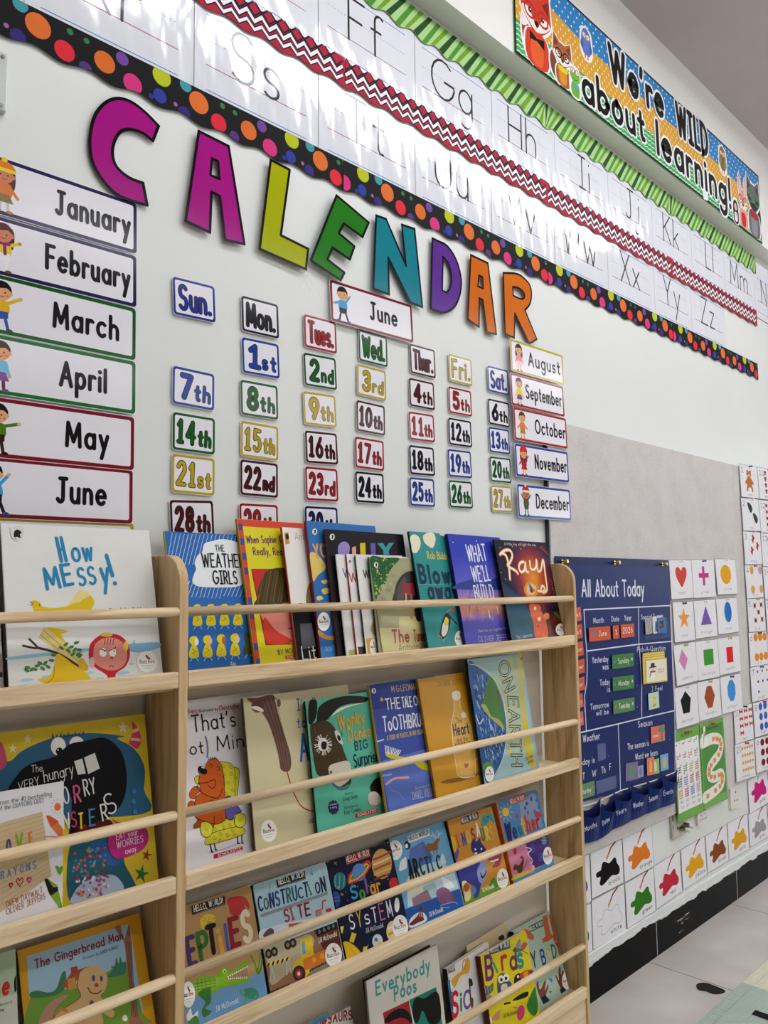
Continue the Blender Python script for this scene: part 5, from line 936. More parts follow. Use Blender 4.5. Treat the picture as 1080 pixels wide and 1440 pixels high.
s.L([(165,715),(210,765),(130,752)], 3, '3a241a', True); s.L([(205,762),(330,798),(470,885)], 3.5, '4a2a1c', True)
for cx, cy in ((345,765),(370,745),(400,760),(420,775),(385,780),(440,800),(410,800),(445,775),(430,735),(450,810),(300,805),(290,835),(255,850),(240,880),(210,865),(180,885),(155,875),(225,850),(270,870),(195,885),(150,890)): s.E(cx, cy, 17, 9, '4f7a3a', rot=random.Random(cx).uniform(-50, 50), n=10)
s.S([(320,800),(360,815),(430,870),(495,915),(515,955),(470,960),(440,945),(380,975),(220,985),(250,965),(215,940),(275,925),(305,870)], 'e2bc1c'); s.S([(440,850),(462,820),(495,865),(490,890),(455,890)], 'd8a81c'); s.L([(305,870),(300,930),(260,965)], .8, '7a5a1c', True)
s.S([(500,800),(510,740),(560,695),(620,685),(680,698),(722,745),(730,810),(705,870),(655,905),(645,940),(610,945),(600,915),(545,880),(512,850)], 'c3202a'); s.S([(525,800),(535,745),(580,712),(640,708),(690,735),(715,790),(705,850),(665,885),(610,890),(560,870),(530,840)], 'd98a7a')
s.E(600,690,35,12,'e2c050'); s.E(708,755,14,28,'e2c050'); s.E(518,845,16,30,'d9b0b0')
for cx in (580, 634): s.E(cx, 790, 20, 25, 'f2efe8'); s.E(cx+8, 782, 3.5, 4, '141212')
s.L([(565,770),(600,782)], 1.4, '2a1a18'); s.L([(615,780),(652,762)], 1.4, '2a1a18'); s.L([(615,872),(627,864),(640,872)], 1.2, '5a2018', True); s.L([(618,825),(632,812),(632,830)], 1, '5a2018')
for x in (588, 604, 620, 636): s.L([(x+4,712),(x-2,745)], 1, '3a2014')
s.L([(752,722),(748,740),(760,742),(754,722)], .6, '3a3a3a')
s.part('title'); s.at(C1); B_ = '1f86b8'
s.T('H', (338,278), (382,272), 130, B_, .14); s.T('ow', (405,276), (530,270), 116, B_, .13); s.T('ME', (258,430), (420,405), 118, B_, .15, jit=.05); s.T('SS', (440,410), (548,400), 92, B_, .15, jit=.05); s.T('y', (568,402), (625,398), 135, B_, .14); s.T('!', (640,408), (656,404), 165, B_, .13)
s.part('author'); s.T('Clare Helen Welsh', (612,558), (800,551), 17, '3a3a3a', .16); s.part('publisher_mark'); s.S([(62,85),(130,85),(130,140),(98,163),(64,140)], 'd9dad4', 3); s.S([(78,140),(80,110),(98,98),(115,108),(122,118),(112,125),(116,145),(95,140)], '17171a'); s.L([(86,146),(88,152)], 1, '17171a')
sticker(s, C1, 828, 842, 58, 60); s.done()

# ---- top tier, right bay
s = book('girls', 'blue picture book with rows of girls in yellow raincoats and a white cloud title', '2a68b4', TOPB, spine='c9b820'); s.part('illustration'); s.at(C3)
for i in range(20):
    x = 75+i*19; dy = (i*37) % 40
    s.L([(x+34, 100+dy*.1+ i*.5), (x-2+ max(0, 95-x)*.6, 230+dy)], .9, 'c9dcec')
    if i > 2: s.L([(x+40, 300+dy), (x+12, 410-dy*.3)], .9, 'c9dcec')
s.S([(205,330),(212,295),(222,270),(215,240),(230,205),(250,190),(262,150),(300,138),(330,130),(365,130),(400,138),(425,152),(430,200),(440,250),(445,300),(445,340),(400,356),(300,358),(230,352)], 'e9eef0')
def coat(x, y, k, c, face):
    s.S([(x-22*k,y+30*k),(x-18*k,y+8*k),(x,y),(x+14*k,y+8*k),(x+16*k,y+35*k),(x,y+48*k)], c); s.S([(x-14*k,y+48*k),(x+10*k,y+46*k),(x+22*k,y+100*k),(x-24*k,y+102*k)], c, 3); s.S([(x+4*k,y+12*k),(x+20*k,y+20*k),(x+18*k,y+40*k),(x+4*k,y+44*k)], face); s.L([(x-8*k,y+102*k),(x-18*k,y+122*k)], 1.6, '8fc0dc'); s.L([(x+8*k,y+102*k),(x+20*k,y+120*k)], 1.6, '8fc0dc'); s.L([(x-8*k,y+62*k),(x+6*k,y+74*k),(x-10*k,y+84*k)], .8, '4a4414')
for i in range(4): coat(230+64*i, 437-i*1, .98, 'dcc81e', ['f0dcc8','7a3a24','c98a60','6a3420'][i])
for i in range(5): coat(213+65*i, 588-i*4, 1.0, 'dcc81e' if i < 4 else '4a4a1c', ['f0e4d8','e6b08c','a8603c','e2c4a4','8a6a4a'][i])
s.part('title'); s.T('THE', (314,186), (358,186), 28, '18181c', .13); s.T('WEATHER', (252,260), (452,262), 62, '18181c', .12); s.T('GIRLS', (303,340), (422,340), 60, '18181c', .13); s.part('author'); s.T('Aki', (385,732), (412,728), 22, 'e0e4e8', .1); s.done()

s = book('sophie', 'red and yellow picture book with a dark-haired head on a red picture', 'd9d01e', TOPB, spine='a98a2c'); w, h = s.w, s.h; s.part('illustration'); s.unit(w, h)
for p in ([(0,0),(1,0),(1,.05),(0,.05)], [(0,.95),(1,.95),(1,1),(0,1)], [(0,0),(.046,0),(.046,1),(0,1)], [(.93,0),(1,0),(1,1),(.93,1)]): s.P(p, 'd2432a')
for i in range(10): s.P([(.006,.04+.098*i),(.044,.04+.098*i),(.044,.085+.098*i),(.006,.085+.098*i)], ['5a3a8a','2f4a9a','a8622a'][i % 3 if i % 4 else 1])
s.at(C3); s.P([(483,270),(750,270),(760,625),(552,633)], '7a1c18'); s.P([(488,273),(750,273),(760,620),(556,629)], 'c8281f')
s.S([(525,340),(545,290),(590,268),(650,268),(720,300),(730,440),(510,450),(520,400),(508,390)], '4a3a18'); 
for i in range(14): s.L([(545+i*11, 285-6*math.sin(i*.25)), (515+i*12, 430+6*math.sin(i*2))], .9, ['8a7430','2a2010','6a5a24'][i % 3])
s.S([(520,450),(600,440),(740,430),(760,600),(680,625),(600,590),(545,520)], 'd98878'); s.S([(545,500),(600,560),(680,615),(560,622)], 'cf3a2c'); s.E(600,440,10,7,'2f5ab0'); s.L([(660,553),(690,548)], 1.6, '2a1412')
s.part('title'); s.T('When Sophie', (462,148), (605,145), 33, '6a2a5a', .15); s.T('Gets', (618,145), (690,145), 33, '6a2a5a', .15); s.T('Really, Really', (494,203), (660,205), 33, '6a2a5a', .15); s.T('Angry', (672,205), (735,205), 33, '6a2a5a', .15); s.part('author'); s.T('BY MOLLY', (612,677), (715,665), 22, '6a2a3a', .15)
s.part('publisher_label'); s.P([(645,682),(740,672),(741,690),(646,699)], 'c01c2c'); s.T('SCHOLASTIC', (652,694), (735,686), 10, 'f2eeee', .16); s.done()

s = book('gorilla', 'white picture book with a black lower half and thin orange title', 'e9e7e0', TOPB, spine='b0402a'); s.part('illustration'); s.at(C3)
s.P([(672,452),(800,448),(806,697),(702,703)], '121214'); s.S([(745,390),(760,340),(790,330),(800,420),(785,470),(748,445)], '8a7450'); s.P([(715,530),(770,528),(790,640),(725,650)], '5a5a60'); s.S([(690,440),(720,432),(745,442),(735,450),(700,452)], '3a3632')
s.part('title'); s.T('Anthony', (692,132), (800,130), 32, 'c07a52', .08); s.T('Lit', (728,702), (795,692), 62, 'e9e7e4', .11); pubmark(s, C3, 652, 118, 9); s.part('badge'); s.P([(640,98),(660,95),(666,150),(646,155)], 'c8962a'); s.S([(646,108),(658,104),(662,125),(650,130)], '17171a'); s.done()

s = book('you', 'tall blue picture book with yellow clouds and an orange title', '2f6eb2', TOPB, spine='8a2a2c'); s.part('illustration'); s.at(C3)
for pts in ([(762,200),(790,195),(830,240),(836,270),(800,300),(780,330),(770,300)], [(815,328),(840,322),(850,332),(830,342)], [(822,365),(850,362),(858,378),(835,390),(820,380)], [(795,402),(815,398),(825,412),(805,420),(795,415)]): s.S(pts, 'dfc66a')
s.S([(800,560),(840,585),(878,590),(880,607),(835,603),(803,585)], 'd8903a'); s.P([(805,640),(885,640),(888,690),(812,696)], '3f86cc')
s.part('title'); s.T('YO', (783,216), (850,212), 60, 'e0a050', .2, out=None); s.part('author'); s.T('ANTH', (836,665), (900,655), 25, '9fc0dc', .1); pubmark(s, C3, 785, 93, 12); sticker(s, C3, 828, 520, 30, 44); s.done()

s = book('lly', 'black picture book with purple, yellow and teal block letters', '17161a', TOPB, spine='5a2018'); s.part('title'); s.at(C3)
s.S([(895,190),(900,155),(925,140),(948,155),(950,185),(940,210),(905,215)], '9a86c4'); s.P([(962,168),(980,162),(984,240),(964,240)], 'e0a888'); s.P([(1000,148),(1025,146),(1028,240),(1003,240)], 'd8c02a'); s.P([(1050,148),(1072,148),(1076,240),(1054,240)], '6a5ab0')
s.at(C4); s.P([(98,140),(122,138),(135,158),(150,138),(172,136),(148,172),(150,190),(125,190),(124,172)], '3a9aa0'); pubmark(s, C3, 868, 118, 12); s.done()

s = book('thin', 'thin white picture book with a blue initial, first of the three white ones', 'e6e5e2', TOPB, spine='d9d8d4'); s.part('title'); s.at(C3); s.T('W', (920,310), (960,310), 40, '2f5ab0', .16); s.part('illustration'); s.P([(944,655),(1000,650),(1003,682),(950,686)], 'b8ae6a'); s.done()
s = book('wbook', 'thin white picture book with red spine and initial, middle of the three', 'e4e3e0', TOPB, spine='a01c2a'); s.part('title'); s.at(C3); s.T('W', (950,332), (990,330), 44, 'b83a2a', .16); s.part('illustration'); s.P([(988,640),(1040,636),(1043,676),(996,681)], '4a3a30'); pubmark(s, C3, 951, 235, 9); s.done()
s = book('wih', 'white picture book with dark green lettering, front of the three white ones', 'e2e2dc', TOPB, spine='1c1c1e'); s.part('title'); s.at(C3); s.T('Wil', (1016,312), (1068,312), 36, '1f4a2a', .2); s.T('H', (1050,380), (1075,380), 38, '1f2a24', .18); s.part('illustration'); s.P([(1028,600),(1080,596),(1085,678),(1037,681)], 'c9a23a'); s.S([(1050,560),(1078,480),(1090,470),(1090,590)], 'b8a068'); sticker(s, C3, 1064, 640, 18, 40); s.done()

s = book('tunnel', 'green and tan picture book showing a stone tunnel in ivy', '8f8a66', TOPB, spine='1c2a1a'); s.part('illustration'); s.at(C4)
s.at(E3); s.P([(175,110),(900,140),(960,830),(262,800)], 'a3a07a'); rr = random.Random(5)
for i in range(46):
    x, y = 240+rr.random()*560, 200+rr.random()*560
    s.P([(x,y),(x+60,y+3),(x+64,y+48),(x+3,y+44)], rr.choice(['9a9a74','b0ad88','8f9068','a8a580','98986e']))
s.S([(176,112),(340,114),(520,122),(450,220),(390,310),(330,420),(285,470),(262,560),(240,620),(205,380)], '1f5a22')
for i in range(90):
    u, v = rr.random(), rr.random(); x = 185+v*40+u*(300-240*v); y = 125+v*430
    s.E(x, y, 12, 11, rr.choice(['2a7a2a','c2c43a','154a1c','4a9a3a','3f6a8a','1c5a20','d0cc4a']), n=7)
s.S([(470,660),(468,540),(500,410),(560,325),(640,282),(720,300),(790,400),(800,660)], '231d1a'); s.S([(500,640),(500,500),(540,400),(600,360),(590,480),(560,640)], '4a4038'); s.P([(545,430),(690,420),(705,580),(560,555)], '8a1c28'); s.L([(600,560),(600,625)], 6, 'c09a68'); s.L([(665,570),(668,640)], 6, '9a6a40')
s.P([(250,740),(800,725),(830,960),(285,970)], '8e8c5c'); s.P([(280,960),(520,955),(520,820),(830,815),(860,1280),(330,1280)], 'cfc48a'); s.P([(300,810),(520,815),(520,950),(290,960)], 'aaa67c'); s.S([(640,740),(690,735),(680,840),(655,842)], 'b07a3a'); s.S([(700,740),(750,735),(780,860),(730,870)], '26241f'); s.at(C4)
s.part('title'); s.T('The', (165,582), (243,578), 52, 'a82c28', .2); s.T('Tunnel', (262,577), (318,572), 48, 'a82c28', .13); s.part('author'); s.T('Anthony', (193,622), (298,612), 32, '5a5a3a', .09); pubmark(s, C4, 92, 236, 10); s.done()

s = book('blown', 'teal picture book with cream clouds, navy title and a black and white bird', '2b8c8a', TOPB, spine='143a40'); s.part('illustration'); s.at(C4)
for pts in ([(240,115),(262,100),(285,115),(290,150),(272,182),(250,178),(248,150)], [(303,105),(325,90),(350,98),(357,125),(345,160),(322,150),(305,130)], [(375,95),(400,96),(402,105),(385,106)]): s.S(pts, 'e6e0c4')
s.L([(280,325),(430,320)], .8, '7ab8b0'); s.S([(376,545),(385,490),(402,455),(415,452),(425,480),(415,530),(395,565),(380,562)], '15202c'); s.S([(384,540),(392,495),(412,490),(412,530),(395,556)], 'eeeae0'); s.S([(395,500),(402,470),(415,480),(412,505)], 'e2c23a'); s.L([(420,465),(452,500)], 4, '15202c'); s.L([(385,560),(372,552)], 2, 'e0902a'); s.L([(398,566),(392,576)], 2, 'e0902a'); s.L([(405,450),(432,430)], .8, 'e2e2dc'); s.P([(425,430),(438,425),(440,445),(430,448)], 'c84a3a')
s.part('author'); s.T('Rob Biddulph', (322,208), (440,212), 30, 'dcc01e', .13); s.part('title'); s.T('Blown', (285,312), (462,316), 70, '1c3450', .26); s.T('away', (325,388), (462,388), 74, '1c3450', .24); sticker(s, C4, 468, 565, 25, 36); s.done()

s = book('build', 'blue and violet picture book with white chalk capitals and a ladder', '3445b4', TOPB, spine='1c2468'); s.part('illustration'); s.at(C4)
s.unit(s.w, s.h); s.P([(0,0),(1,0),(1,1),(0,1)], print_mat('dusk_blend_print', [(.02, '2c2f9a'), (.3, '4a48b4'), (.4, 'd8926a'), (.47, 'b083a8'), (.62, '5a5cc4'), (.9, '2c3cae')], None, s.h)); s.at(C4); s.S([(438,325),(480,312),(530,300),(560,320),(600,305),(650,290),(680,310),(682,345),(440,345)], '2a3c8a'); 
s.L([(545,165),(505,395)], 1.5, '2a3090'); s.L([(590,165),(610,390)], 1.5, '2a3090')
for i in range(8): s.L([(541-i*5,195+i*27),(594+i*2,195+i*27)], 1.2, '2a3090')
s.L([(510,420),(505,470)], 2, '5a3a50'); s.L([(540,420),(550,468)], 2, '5a3a50')
for x, y in ((600,470),(638,455)): s.L([(x,y),(x-6,y-30)], 2.5, 'f0ead8'); s.L([(x+2,y+5),(x+8,y+40)], 2.5, '6a3a60')
for x, y in ((435,135),(540,130),(660,180),(690,250)): s.E(x, y, 2.5, 2.5, 'e2e6f4', n=6)
s.part('title'); s.T('WHAT', (503,220), (590,218), 68, 'e2e4ee', .11, jit=.04); s.T("WE'LL", (524,310), (605,305), 62, 'e2e4ee', .11, jit=.04); s.T('BUILD', (536,392), (622,385), 60, 'e2e4ee', .11, jit=.04)
s.part('author'); s.T('Plans for our together future', (548,538), (690,522), 12, 'c9cce4', .12); s.T('OLIVER JEFFERS', (550,580), (702,568), 23, 'b4b8da', .1); s.done()

s = book('ray', 'dark glowing picture book with white neon handwriting over an orange creature', '1c1524', TOPB, spine='15101c'); s.part('illustration'); s.at(C4)
s.unit(s.w, s.h); s.P([(0,0),(1,0),(1,1),(0,1)], print_mat('night_glow_print', [(0, 'e8a23c'), (.35, 'c8622a'), (.6, '8a2430'), (.85, '401a3c'), (1.1, '14142c')], (.145, .165), .115, 1.0)); s.P([(0,0),(.5,0),(.42,.3),(.3,.45),(0,.6)], print_mat('teal_forest_print', [(0, '1c4a60'), (.6, '1f4f66'), (1, '1c2a48')], None, .16)); s.at(C4)
s.S([(870,165),(905,260),(938,420),(945,540),(905,480),(890,380),(880,300),(868,230)], '0f0d12'); s.P([(760,470),(915,440),(938,545),(860,553)], '4a1a18')
s.P([(690,470),(790,460),(800,560),(714,572)], '20566c'); s.P([(860,470),(915,465),(938,545),(860,553)], '5a2018'); s.S([(775,420),(800,410),(825,420),(830,445),(850,480),(858,560),(805,562),(795,500)], 'e2642f'); s.E(853,465,13,15,'e0803a'); s.E(802,430,6,9,'f0e2cc'); s.E(820,478,8,9,'f0e2cc'); s.E(814,510,3,4,'241414'); s.L([(805,525),(800,550),(825,555),(832,535)], 1.2, 'a83a24', True); s.L([(872,490),(870,550)], 2, 'b8404a', True)
s.E(785,345,33,38,'d9903c'); s.E(785,345,22,26,'edc070'); s.S([(775,320),(785,330),(795,350),(790,362),(778,345)], '1f6ab0'); s.E(796,350,6,8,'d86a2a'); s.E(785,352,5,8,'1c2a4a')
for x, y in ((645,160),(700,155),(738,165),(670,300),(650,270),(715,395),(880,340)): s.E(x, y, 2, 2, 'f0e6d0', n=6)
for i in range(7): s.L([(822+i*5,160+i*4),(838+i*4,150+i*7)], 1.2, 'c83a3a'); s.L([(866+i*3,300+i*12),(876+i*3,305+i*12)], 2, '8a5a2a')
s.L([(888,450),(905,465),(915,475)], 5, '2a7a34', True); s.E(768,512,8,10,'35605a'); s.E(738,485,6,10,'2a5a60')
s.part('title'); N_ = 'f4ecd6'
for c_, wd in (('e08a2c', 9.5), (N_, 5.6)):
    s.L([(690,300),(684,240),(672,195),(650,182)], wd, c_, True); s.L([(645,190),(665,172),(690,172),(700,195),(690,225),(680,240),(715,262),(725,275)], wd, c_, True); s.L([(750,222),(735,228),(730,250),(740,268),(755,258),(758,225),(762,262),(772,268)], wd, c_, True); s.L([(778,220),(782,250),(795,258),(806,245),(808,215),(814,262),(828,258),(838,215),(850,300),(855,345),(840,360),(828,345),(835,330),(845,340),(838,355),(815,352)], wd, c_, True)
s.part('subtitle'); s.T('A little boy will light the way', (665,148), (806,152), 11, 'd9cfc8', .14); s.part('author'); s.T('Dan Lieberman', (722,566), (790,555), 14, 'd0d0dc', .1); sticker(s, C4, 917, 525, 23, 27); s.done()
# ---- second tier
s = book('mine', 'white picture book with black lettering and an orange bear on a yellow armchair', 'dedce0', SECB, spine='c9c7cc'); s.part('illustration'); s.at(C5)
s.at(E1); YC = 'cfc632'; OB = 'c2581c'
s.SO([(755,185),(790,170),(818,200),(805,380),(785,540),(760,545)], YC); s.SO([(585,112),(640,98),(720,120),(760,190),(765,380),(755,540),(640,560),(640,300)], YC); s.SO([(290,280),(330,262),(350,330),(310,355),(285,320)], YC)
s.SO([(520,1080-260),(760,760),(770,880),(500,940)], YC, n=2); s.SO([(425,1000),(490,945),(770,870),(860,880),(855,965),(445,1085)], YC, n=2)
for x, y in ((620,140),(715,150),(720,235),(685,340),(635,240),(775,280),(740,430),(660,470),(525,890),(628,870),(705,845),(520,1000),(590,1030),(675,960),(755,955),(590,945),(735,905)): s.L([(x+(24-2.4*t)*math.cos(t*.85), y+(28-2.8*t)*math.sin(t*.85)) for t in range(9)], 1.0, 'a85a2a' if (x+y) % 3 == 0 else '7f8a2a', True)
s.S([(430,1175),(560,1150),(800,1060),(890,1030),(780,1085),(560,1165)], 'b9b8d4')
for x0, y0, x1, y1 in ((468,1075,490,1165),(520,1070,535,1140),(795,985,802,1065),(845,975,850,1060)): s.L([(x0,y0),(x1,y1)], 2.2, '14110f'); s.E(x1+5,y1+4,18,9,'14110f',n=10)
s.SO([(330,780),(420,760),(520,720),(510,870),(430,880),(380,860),(285,890),(275,850),(310,810)], 'b04a1a')
s.SO([(345,250),(330,200),(400,170),(430,110),(480,65),(545,60),(600,130),(625,230),(640,420),(655,600),(660,760),(600,820),(510,835),(300,760),(285,640),(300,520),(360,450),(335,330)], OB)
s.SO([(205,600),(240,562),(280,580),(280,660),(215,668)], OB); s.SO([(300,385),(235,440),(225,515),(280,535),(310,480),(365,430)], OB); s.L([(310,395),(345,350),(430,345),(520,310),(530,380),(490,410),(445,370)], 1.2, '1a120c', True); s.L([(310,398),(400,480),(540,528),(590,490),(615,410)], 1.2, '1a120c', True); s.L([(440,620),(480,550),(530,590)], 1.1, '1a120c', True)
s.S([(322,180),(350,145),(410,165),(438,215),(405,248),(350,225)], '12100e'); s.E(385,165,22,8,'e4dcd0',rot=20); s.L([(455,150),(478,118),(495,140),(478,175)], 1, '1a120c', True); s.L([(540,160),(570,150),(580,185),(555,198)], 1, '1a120c', True); s.L([(520,740),(515,840)], 1.1, '1a120c')
for x in (450,475,500,525,545): s.L([(x+8,75),(x-8,40)], 1.1, '3a1a10')
s.SO([(640,550),(690,500),(740,540),(820,650),(840,690),(760,720),(740,780),(680,775),(655,720)], '625aa6'); s.SO([(360,830),(425,810),(492,850),(492,950),(430,995),(365,950)], 'd4cc3c'); s.E(427,900,16,20,'8a7a1c'); s.E(427,900,10,13,'d4cc3c'); s.SO([(770,740),(825,702),(888,740),(890,830),(830,878),(765,840)], 'd4cc3c'); s.E(825,788,16,20,'8a7a1c'); s.E(825,788,10,13,'d4cc3c'); s.at(C5)
s.part('author'); s.T('Kang', (90,230), (136,222), 22, 'b0562a', .12); s.T('illustrated by', (143,222), (240,212), 15, '3a302c', .13); s.T('Christopher', (246,213), (350,200), 24, 'b0562a', .12)
s.part('title'); s.T("That's", (110,322), (332,290), 82, '1a191c', .1); s.T('(', (62,452), (70,450), 96, '7a78b0', .1); s.T('ot', (98,436), (168,428), 62, '1a191c', .11); s.T(')', (180,442), (196,440), 100, '7a78b0', .09); s.T('Mine', (236,416), (430,388), 72, '1a191c', .1)
redlabel(s, C5, [(218,942),(363,900),(366,918),(220,964)], (240,955), (358,917), 14); s.done()

s = book('anteater', 'cream picture book with a long brown snout and a thin red line', 'cfc69e', SECB, spine='4a4236'); s.slope = -.2; s.part('illustration'); s.at(C5)
s.S([(385,152),(440,148),(515,133),(530,170),(545,230),(575,330),(605,430),(610,490),(600,518),(575,522),(555,505),(548,450),(525,360),(500,290),(470,235),(430,190)], '6a4c44'); 
for i in range(9): s.L([(440+i*11,165-i*3),(505+i*9,300+i*6),(556+i*5,495+i)], .7, ['8a6a5e','4a322c'][i % 2], True)
s.E(438,190,30,34,'7a5a50'); s.S([(408,185),(440,160),(470,175),(468,205),(440,190)], '5a3c36'); s.S([(408,195),(440,192),(468,208),(464,220),(420,205)], 'e6e0cc'); s.E(548,175,10,20,'7a5a50'); s.L([(520,145),(545,165),(548,205)], 1, '2a1c18', True)
s.L([(590,525),(600,560),(612,600),(630,645),(660,695),(700,718),(745,722)], 2.2, 'a82420', True)
s.part('title'); BL_ = '2f62a8'; s.T("I'm", (640,212), (700,205), 56, BL_, .12); s.T('Going', (712,203), (820,190), 52, BL_, .12); s.T('to eat', (640,302), (790,285), 52, BL_, .12); s.T('ANT', (655,468), (800,440), 130, BL_, .13); s.part('author'); s.T('CHRIS NAYLOR', (700,785), (775,772), 22, '2f5a9a', .11); sticker(s, C5, 497, 822, 40, 56); s.done()

s = book('donkey', 'mint green picture book with a dark furry animal face and yellow title', '58b096', SECB, spine='15281f'); s.part('illustration'); s.at(C5)
s.S([(700,170),(740,165),(735,250),(700,280)], '14120f'); s.S([(740,262),(748,200),(800,160),(880,140),(960,140),(1000,150),(980,172),(900,180),(850,200),(810,240),(790,262),(730,275)], '15130f'); s.S([(815,240),(850,205),(910,185),(985,172),(900,195),(850,220)], 'e6e2d2')
s.S([(705,300),(735,275),(790,265),(830,300),(860,370),(885,440),(912,510),(912,580),(880,612),(830,600),(790,545),(745,540),(725,470)], '40321c'); s.S([(800,500),(850,475),(900,470),(915,520),(908,560),(850,600),(815,570)], 'cfc6b4'); s.S([(815,575),(860,600),(905,585),(895,610),(850,616)], '4a7a80')
r_ = random.Random(8)
for i in range(40): a_ = r_.random()*2*PI; s.L([(772+26*math.cos(a_), 385+34*math.sin(a_)), (772+44*math.cos(a_), 385+54*math.sin(a_))], .9, 'e6e2d8')
s.E(772,385,26,34,'d9d6c8'); s.E(776,390,15,22,'15130f'); s.S([(830,320),(850,320),(870,370),(868,385),(845,365)], 'cfcabc'); s.E(852,352,8,16,'15130f', rot=-20)
for i in range(26): x, y = r_.uniform(715,880), r_.uniform(290,480); s.L([(x,y),(x+8,y+22)], .9, r_.choice(['5a4a2a','241a10','6a5c30']))
s.E(812,525,5,8,'3a2620'); s.S([(1010,600),(1035,560),(1060,555),(1075,600),(1065,660),(1030,640)], '17140f'); s.S([(1000,640),(1030,622),(1060,645),(1062,680),(1030,700),(1005,680)], 'd0c4b8'); s.L([(1022,688),(1040,696),(1056,680)], 1.2, '6a3a34', True)
s.part('title'); s.T('Wonky', (850,310), (985,275), 68, 'd6a62a', .14, jit=.05); s.T('Donkey', (900,370), (1040,335), 62, 'd6a62a', .13, jit=.05); s.T('BIG', (934,415), (1000,400), 42, '1f1c48', .15); s.T('Surprise', (928,498), (1056,470), 62, '1f1c48', .12, jit=.05)
s.part('author'); s.T('Words by', (882,642), (925,632), 12, '1c3a34', .12); s.T('Craig Smith', (872,672), (946,655), 20, '1c3a34', .1); s.T('Illustrations by', (880,712), (950,696), 12, '1c3a34', .12); s.T('Katz Cowley', (880,740), (962,720), 20, '1c3a34', .1)
s.part('badge'); s.S([(825+28*math.cos(t*PI/9)*(1 if t % 2 else .86), 703+38*math.sin(t*PI/9)*(1 if t % 2 else .86)) for t in range(18)], '2a2458', 2); s.T('Includes', (805,695), (842,688), 9, 'd0cce4', .15); s.T('a song', (806,710), (840,703), 9, 'd0cce4', .15)
redlabel(s, C5, [(936,738),(1046,708),(1049,728),(939,756)], (948,750), (1042,724), 12); s.done()

s = book('tooth', 'blue picture book with white chalk title and a yellow toothbrush', '3a4c9c', SECB, spine='c8a832'); s.part('illustration'); s.at(C6)
s.P([(108,560),(330,500),(370,730),(158,800)], '5a72c0'); s.P([(60,208),(285,180),(300,290),(80,320)], '2c3a86')
s.S([(138,515),(170,525),(225,540),(265,540),(330,570),(335,600),(300,592),(260,562),(200,550),(150,540)], 'cfc02a')
for i in range(10): s.L([(140+i*6,518+i*1.5),(136+i*8,486+i*2.5)], 2.0, 'e9ecee')
s.L([(100,468),(130,458)], 2.5, 'c9cfe8'); s.L([(125,625),(165,618)], 3.5, '8ab0d0'); s.L([(140,665),(180,638),(245,632)], 4, 'd89a8a', True); s.L([(160,690),(200,705),(225,735)], 3, '7a80c0', True); s.S([(118,262),(123,270),(130,272),(124,277),(126,285),(119,279),(113,282),(115,274)], 'd8b24a', 2)
s.part('title'); CH_ = 'e8e9ee'; s.T('THE', (140,322), (208,312), 48, CH_, .13, jit=.04); s.T('TALE', (216,312), (262,304), 46, CH_, .13, jit=.04); s.T('OF', (270,302), (302,296), 42, CH_, .13); s.T('ToOTHBRUSH', (128,418), (345,392), 62, CH_, .13, jit=.06)
s.T('A STORY OF PLASTIC IN OUR OCEANS', (145,462), (318,428), 20, 'c8ac4a', .14); s.part('author'); s.T('M.G.LEONARD', (166,240), (300,225), 28, 'd2b65a', .1); s.T('Illustrated by', (275,690), (345,672), 14, 'b9c4e6', .1); s.T('DANIEL RIELEY', (264,735), (365,712), 34, 'b9c4e6', .09); pubmark(s, C6, 84, 234, 10); s.done()

s = book('bottle', 'mustard yellow picture book with a white outlined bottle', 'c8921e', SECB, spine='a87616'); s.part('illustration'); s.at(C6)
s.S([(390,655),(430,640),(500,628),(560,610),(570,618),(500,645),(430,660)], '8a5a1c'); s.S([(455,275),(480,275),(484,320),(515,370),(535,440),(550,600),(520,632),(480,628),(460,560),(445,440),(442,380),(452,330)], 'd8a84a')
s.L([(452,278),(452,330),(442,380),(445,440),(460,560),(472,622),(500,634),(535,628),(552,605),(540,450),(520,370),(486,315),(480,276)], 1.4, 'f2ead2', True); s.S([(446,240),(478,236),(482,270),(450,276)], 'e9e2c8', 3); s.E(498,345,12,14,'e6dcb8'); s.E(508,610,32,12,'dcb86a'); s.S([(508,590),(500,575),(505,566),(512,572),(517,564),(520,576)], 'a85a4a', 3)
s.L([(545,560),(575,540),(572,600)], 1.2, 'e6dcc0', True)
s.part('title'); s.T('The', (462,385), (492,380), 24, '2f4450', .12); s.T('Heart', (452,440), (525,428), 50, '2f4450', .17); s.T('and the', (466,472), (518,462), 22, '2f4450', .12); s.T('BOTTLE', (462,505), (530,492), 26, '2f4450', .13); s.part('author'); s.T('OLIVER JEFFERS', (380,214), (505,200), 21, '7a5414', .12); s.done()

s = book('earth', 'pale blue picture book with sun rays, a large globe and outlined capitals', '8fb8cc', SECB, spine='17252c'); s.part('illustration'); s.at(C6)
s.P([(512,94),(768,64),(832,585),(600,662)], 'a2c4c8')
for i in range(17):
    a0 = math.radians(95+i*11.5); a1 = a0+math.radians(5.5); ox, oy = 768, 305
    def lim(a): 
        d = 232 if math.cos(a) < -.2 else 190
        return (min(772, ox+d*math.cos(a)*.72), max(78, min(585, oy-d*1.05*math.sin(a))))
    s.P([(ox,oy), lim(a0), lim(a1)], 'd4c458' if i % 2 else 'c2cc8a')
s.S([(745,75),(768,66),(780,300),(800,420),(830,580),(790,560),(770,400),(760,250)], 'd2c04a'); s.S([(515,110),(570,130),(630,180),(670,260),(690,360),(692,450),(675,550),(635,640),(602,655),(575,560),(545,370)], '2f5f9a')
r_ = random.Random(4)
z0 = s.z
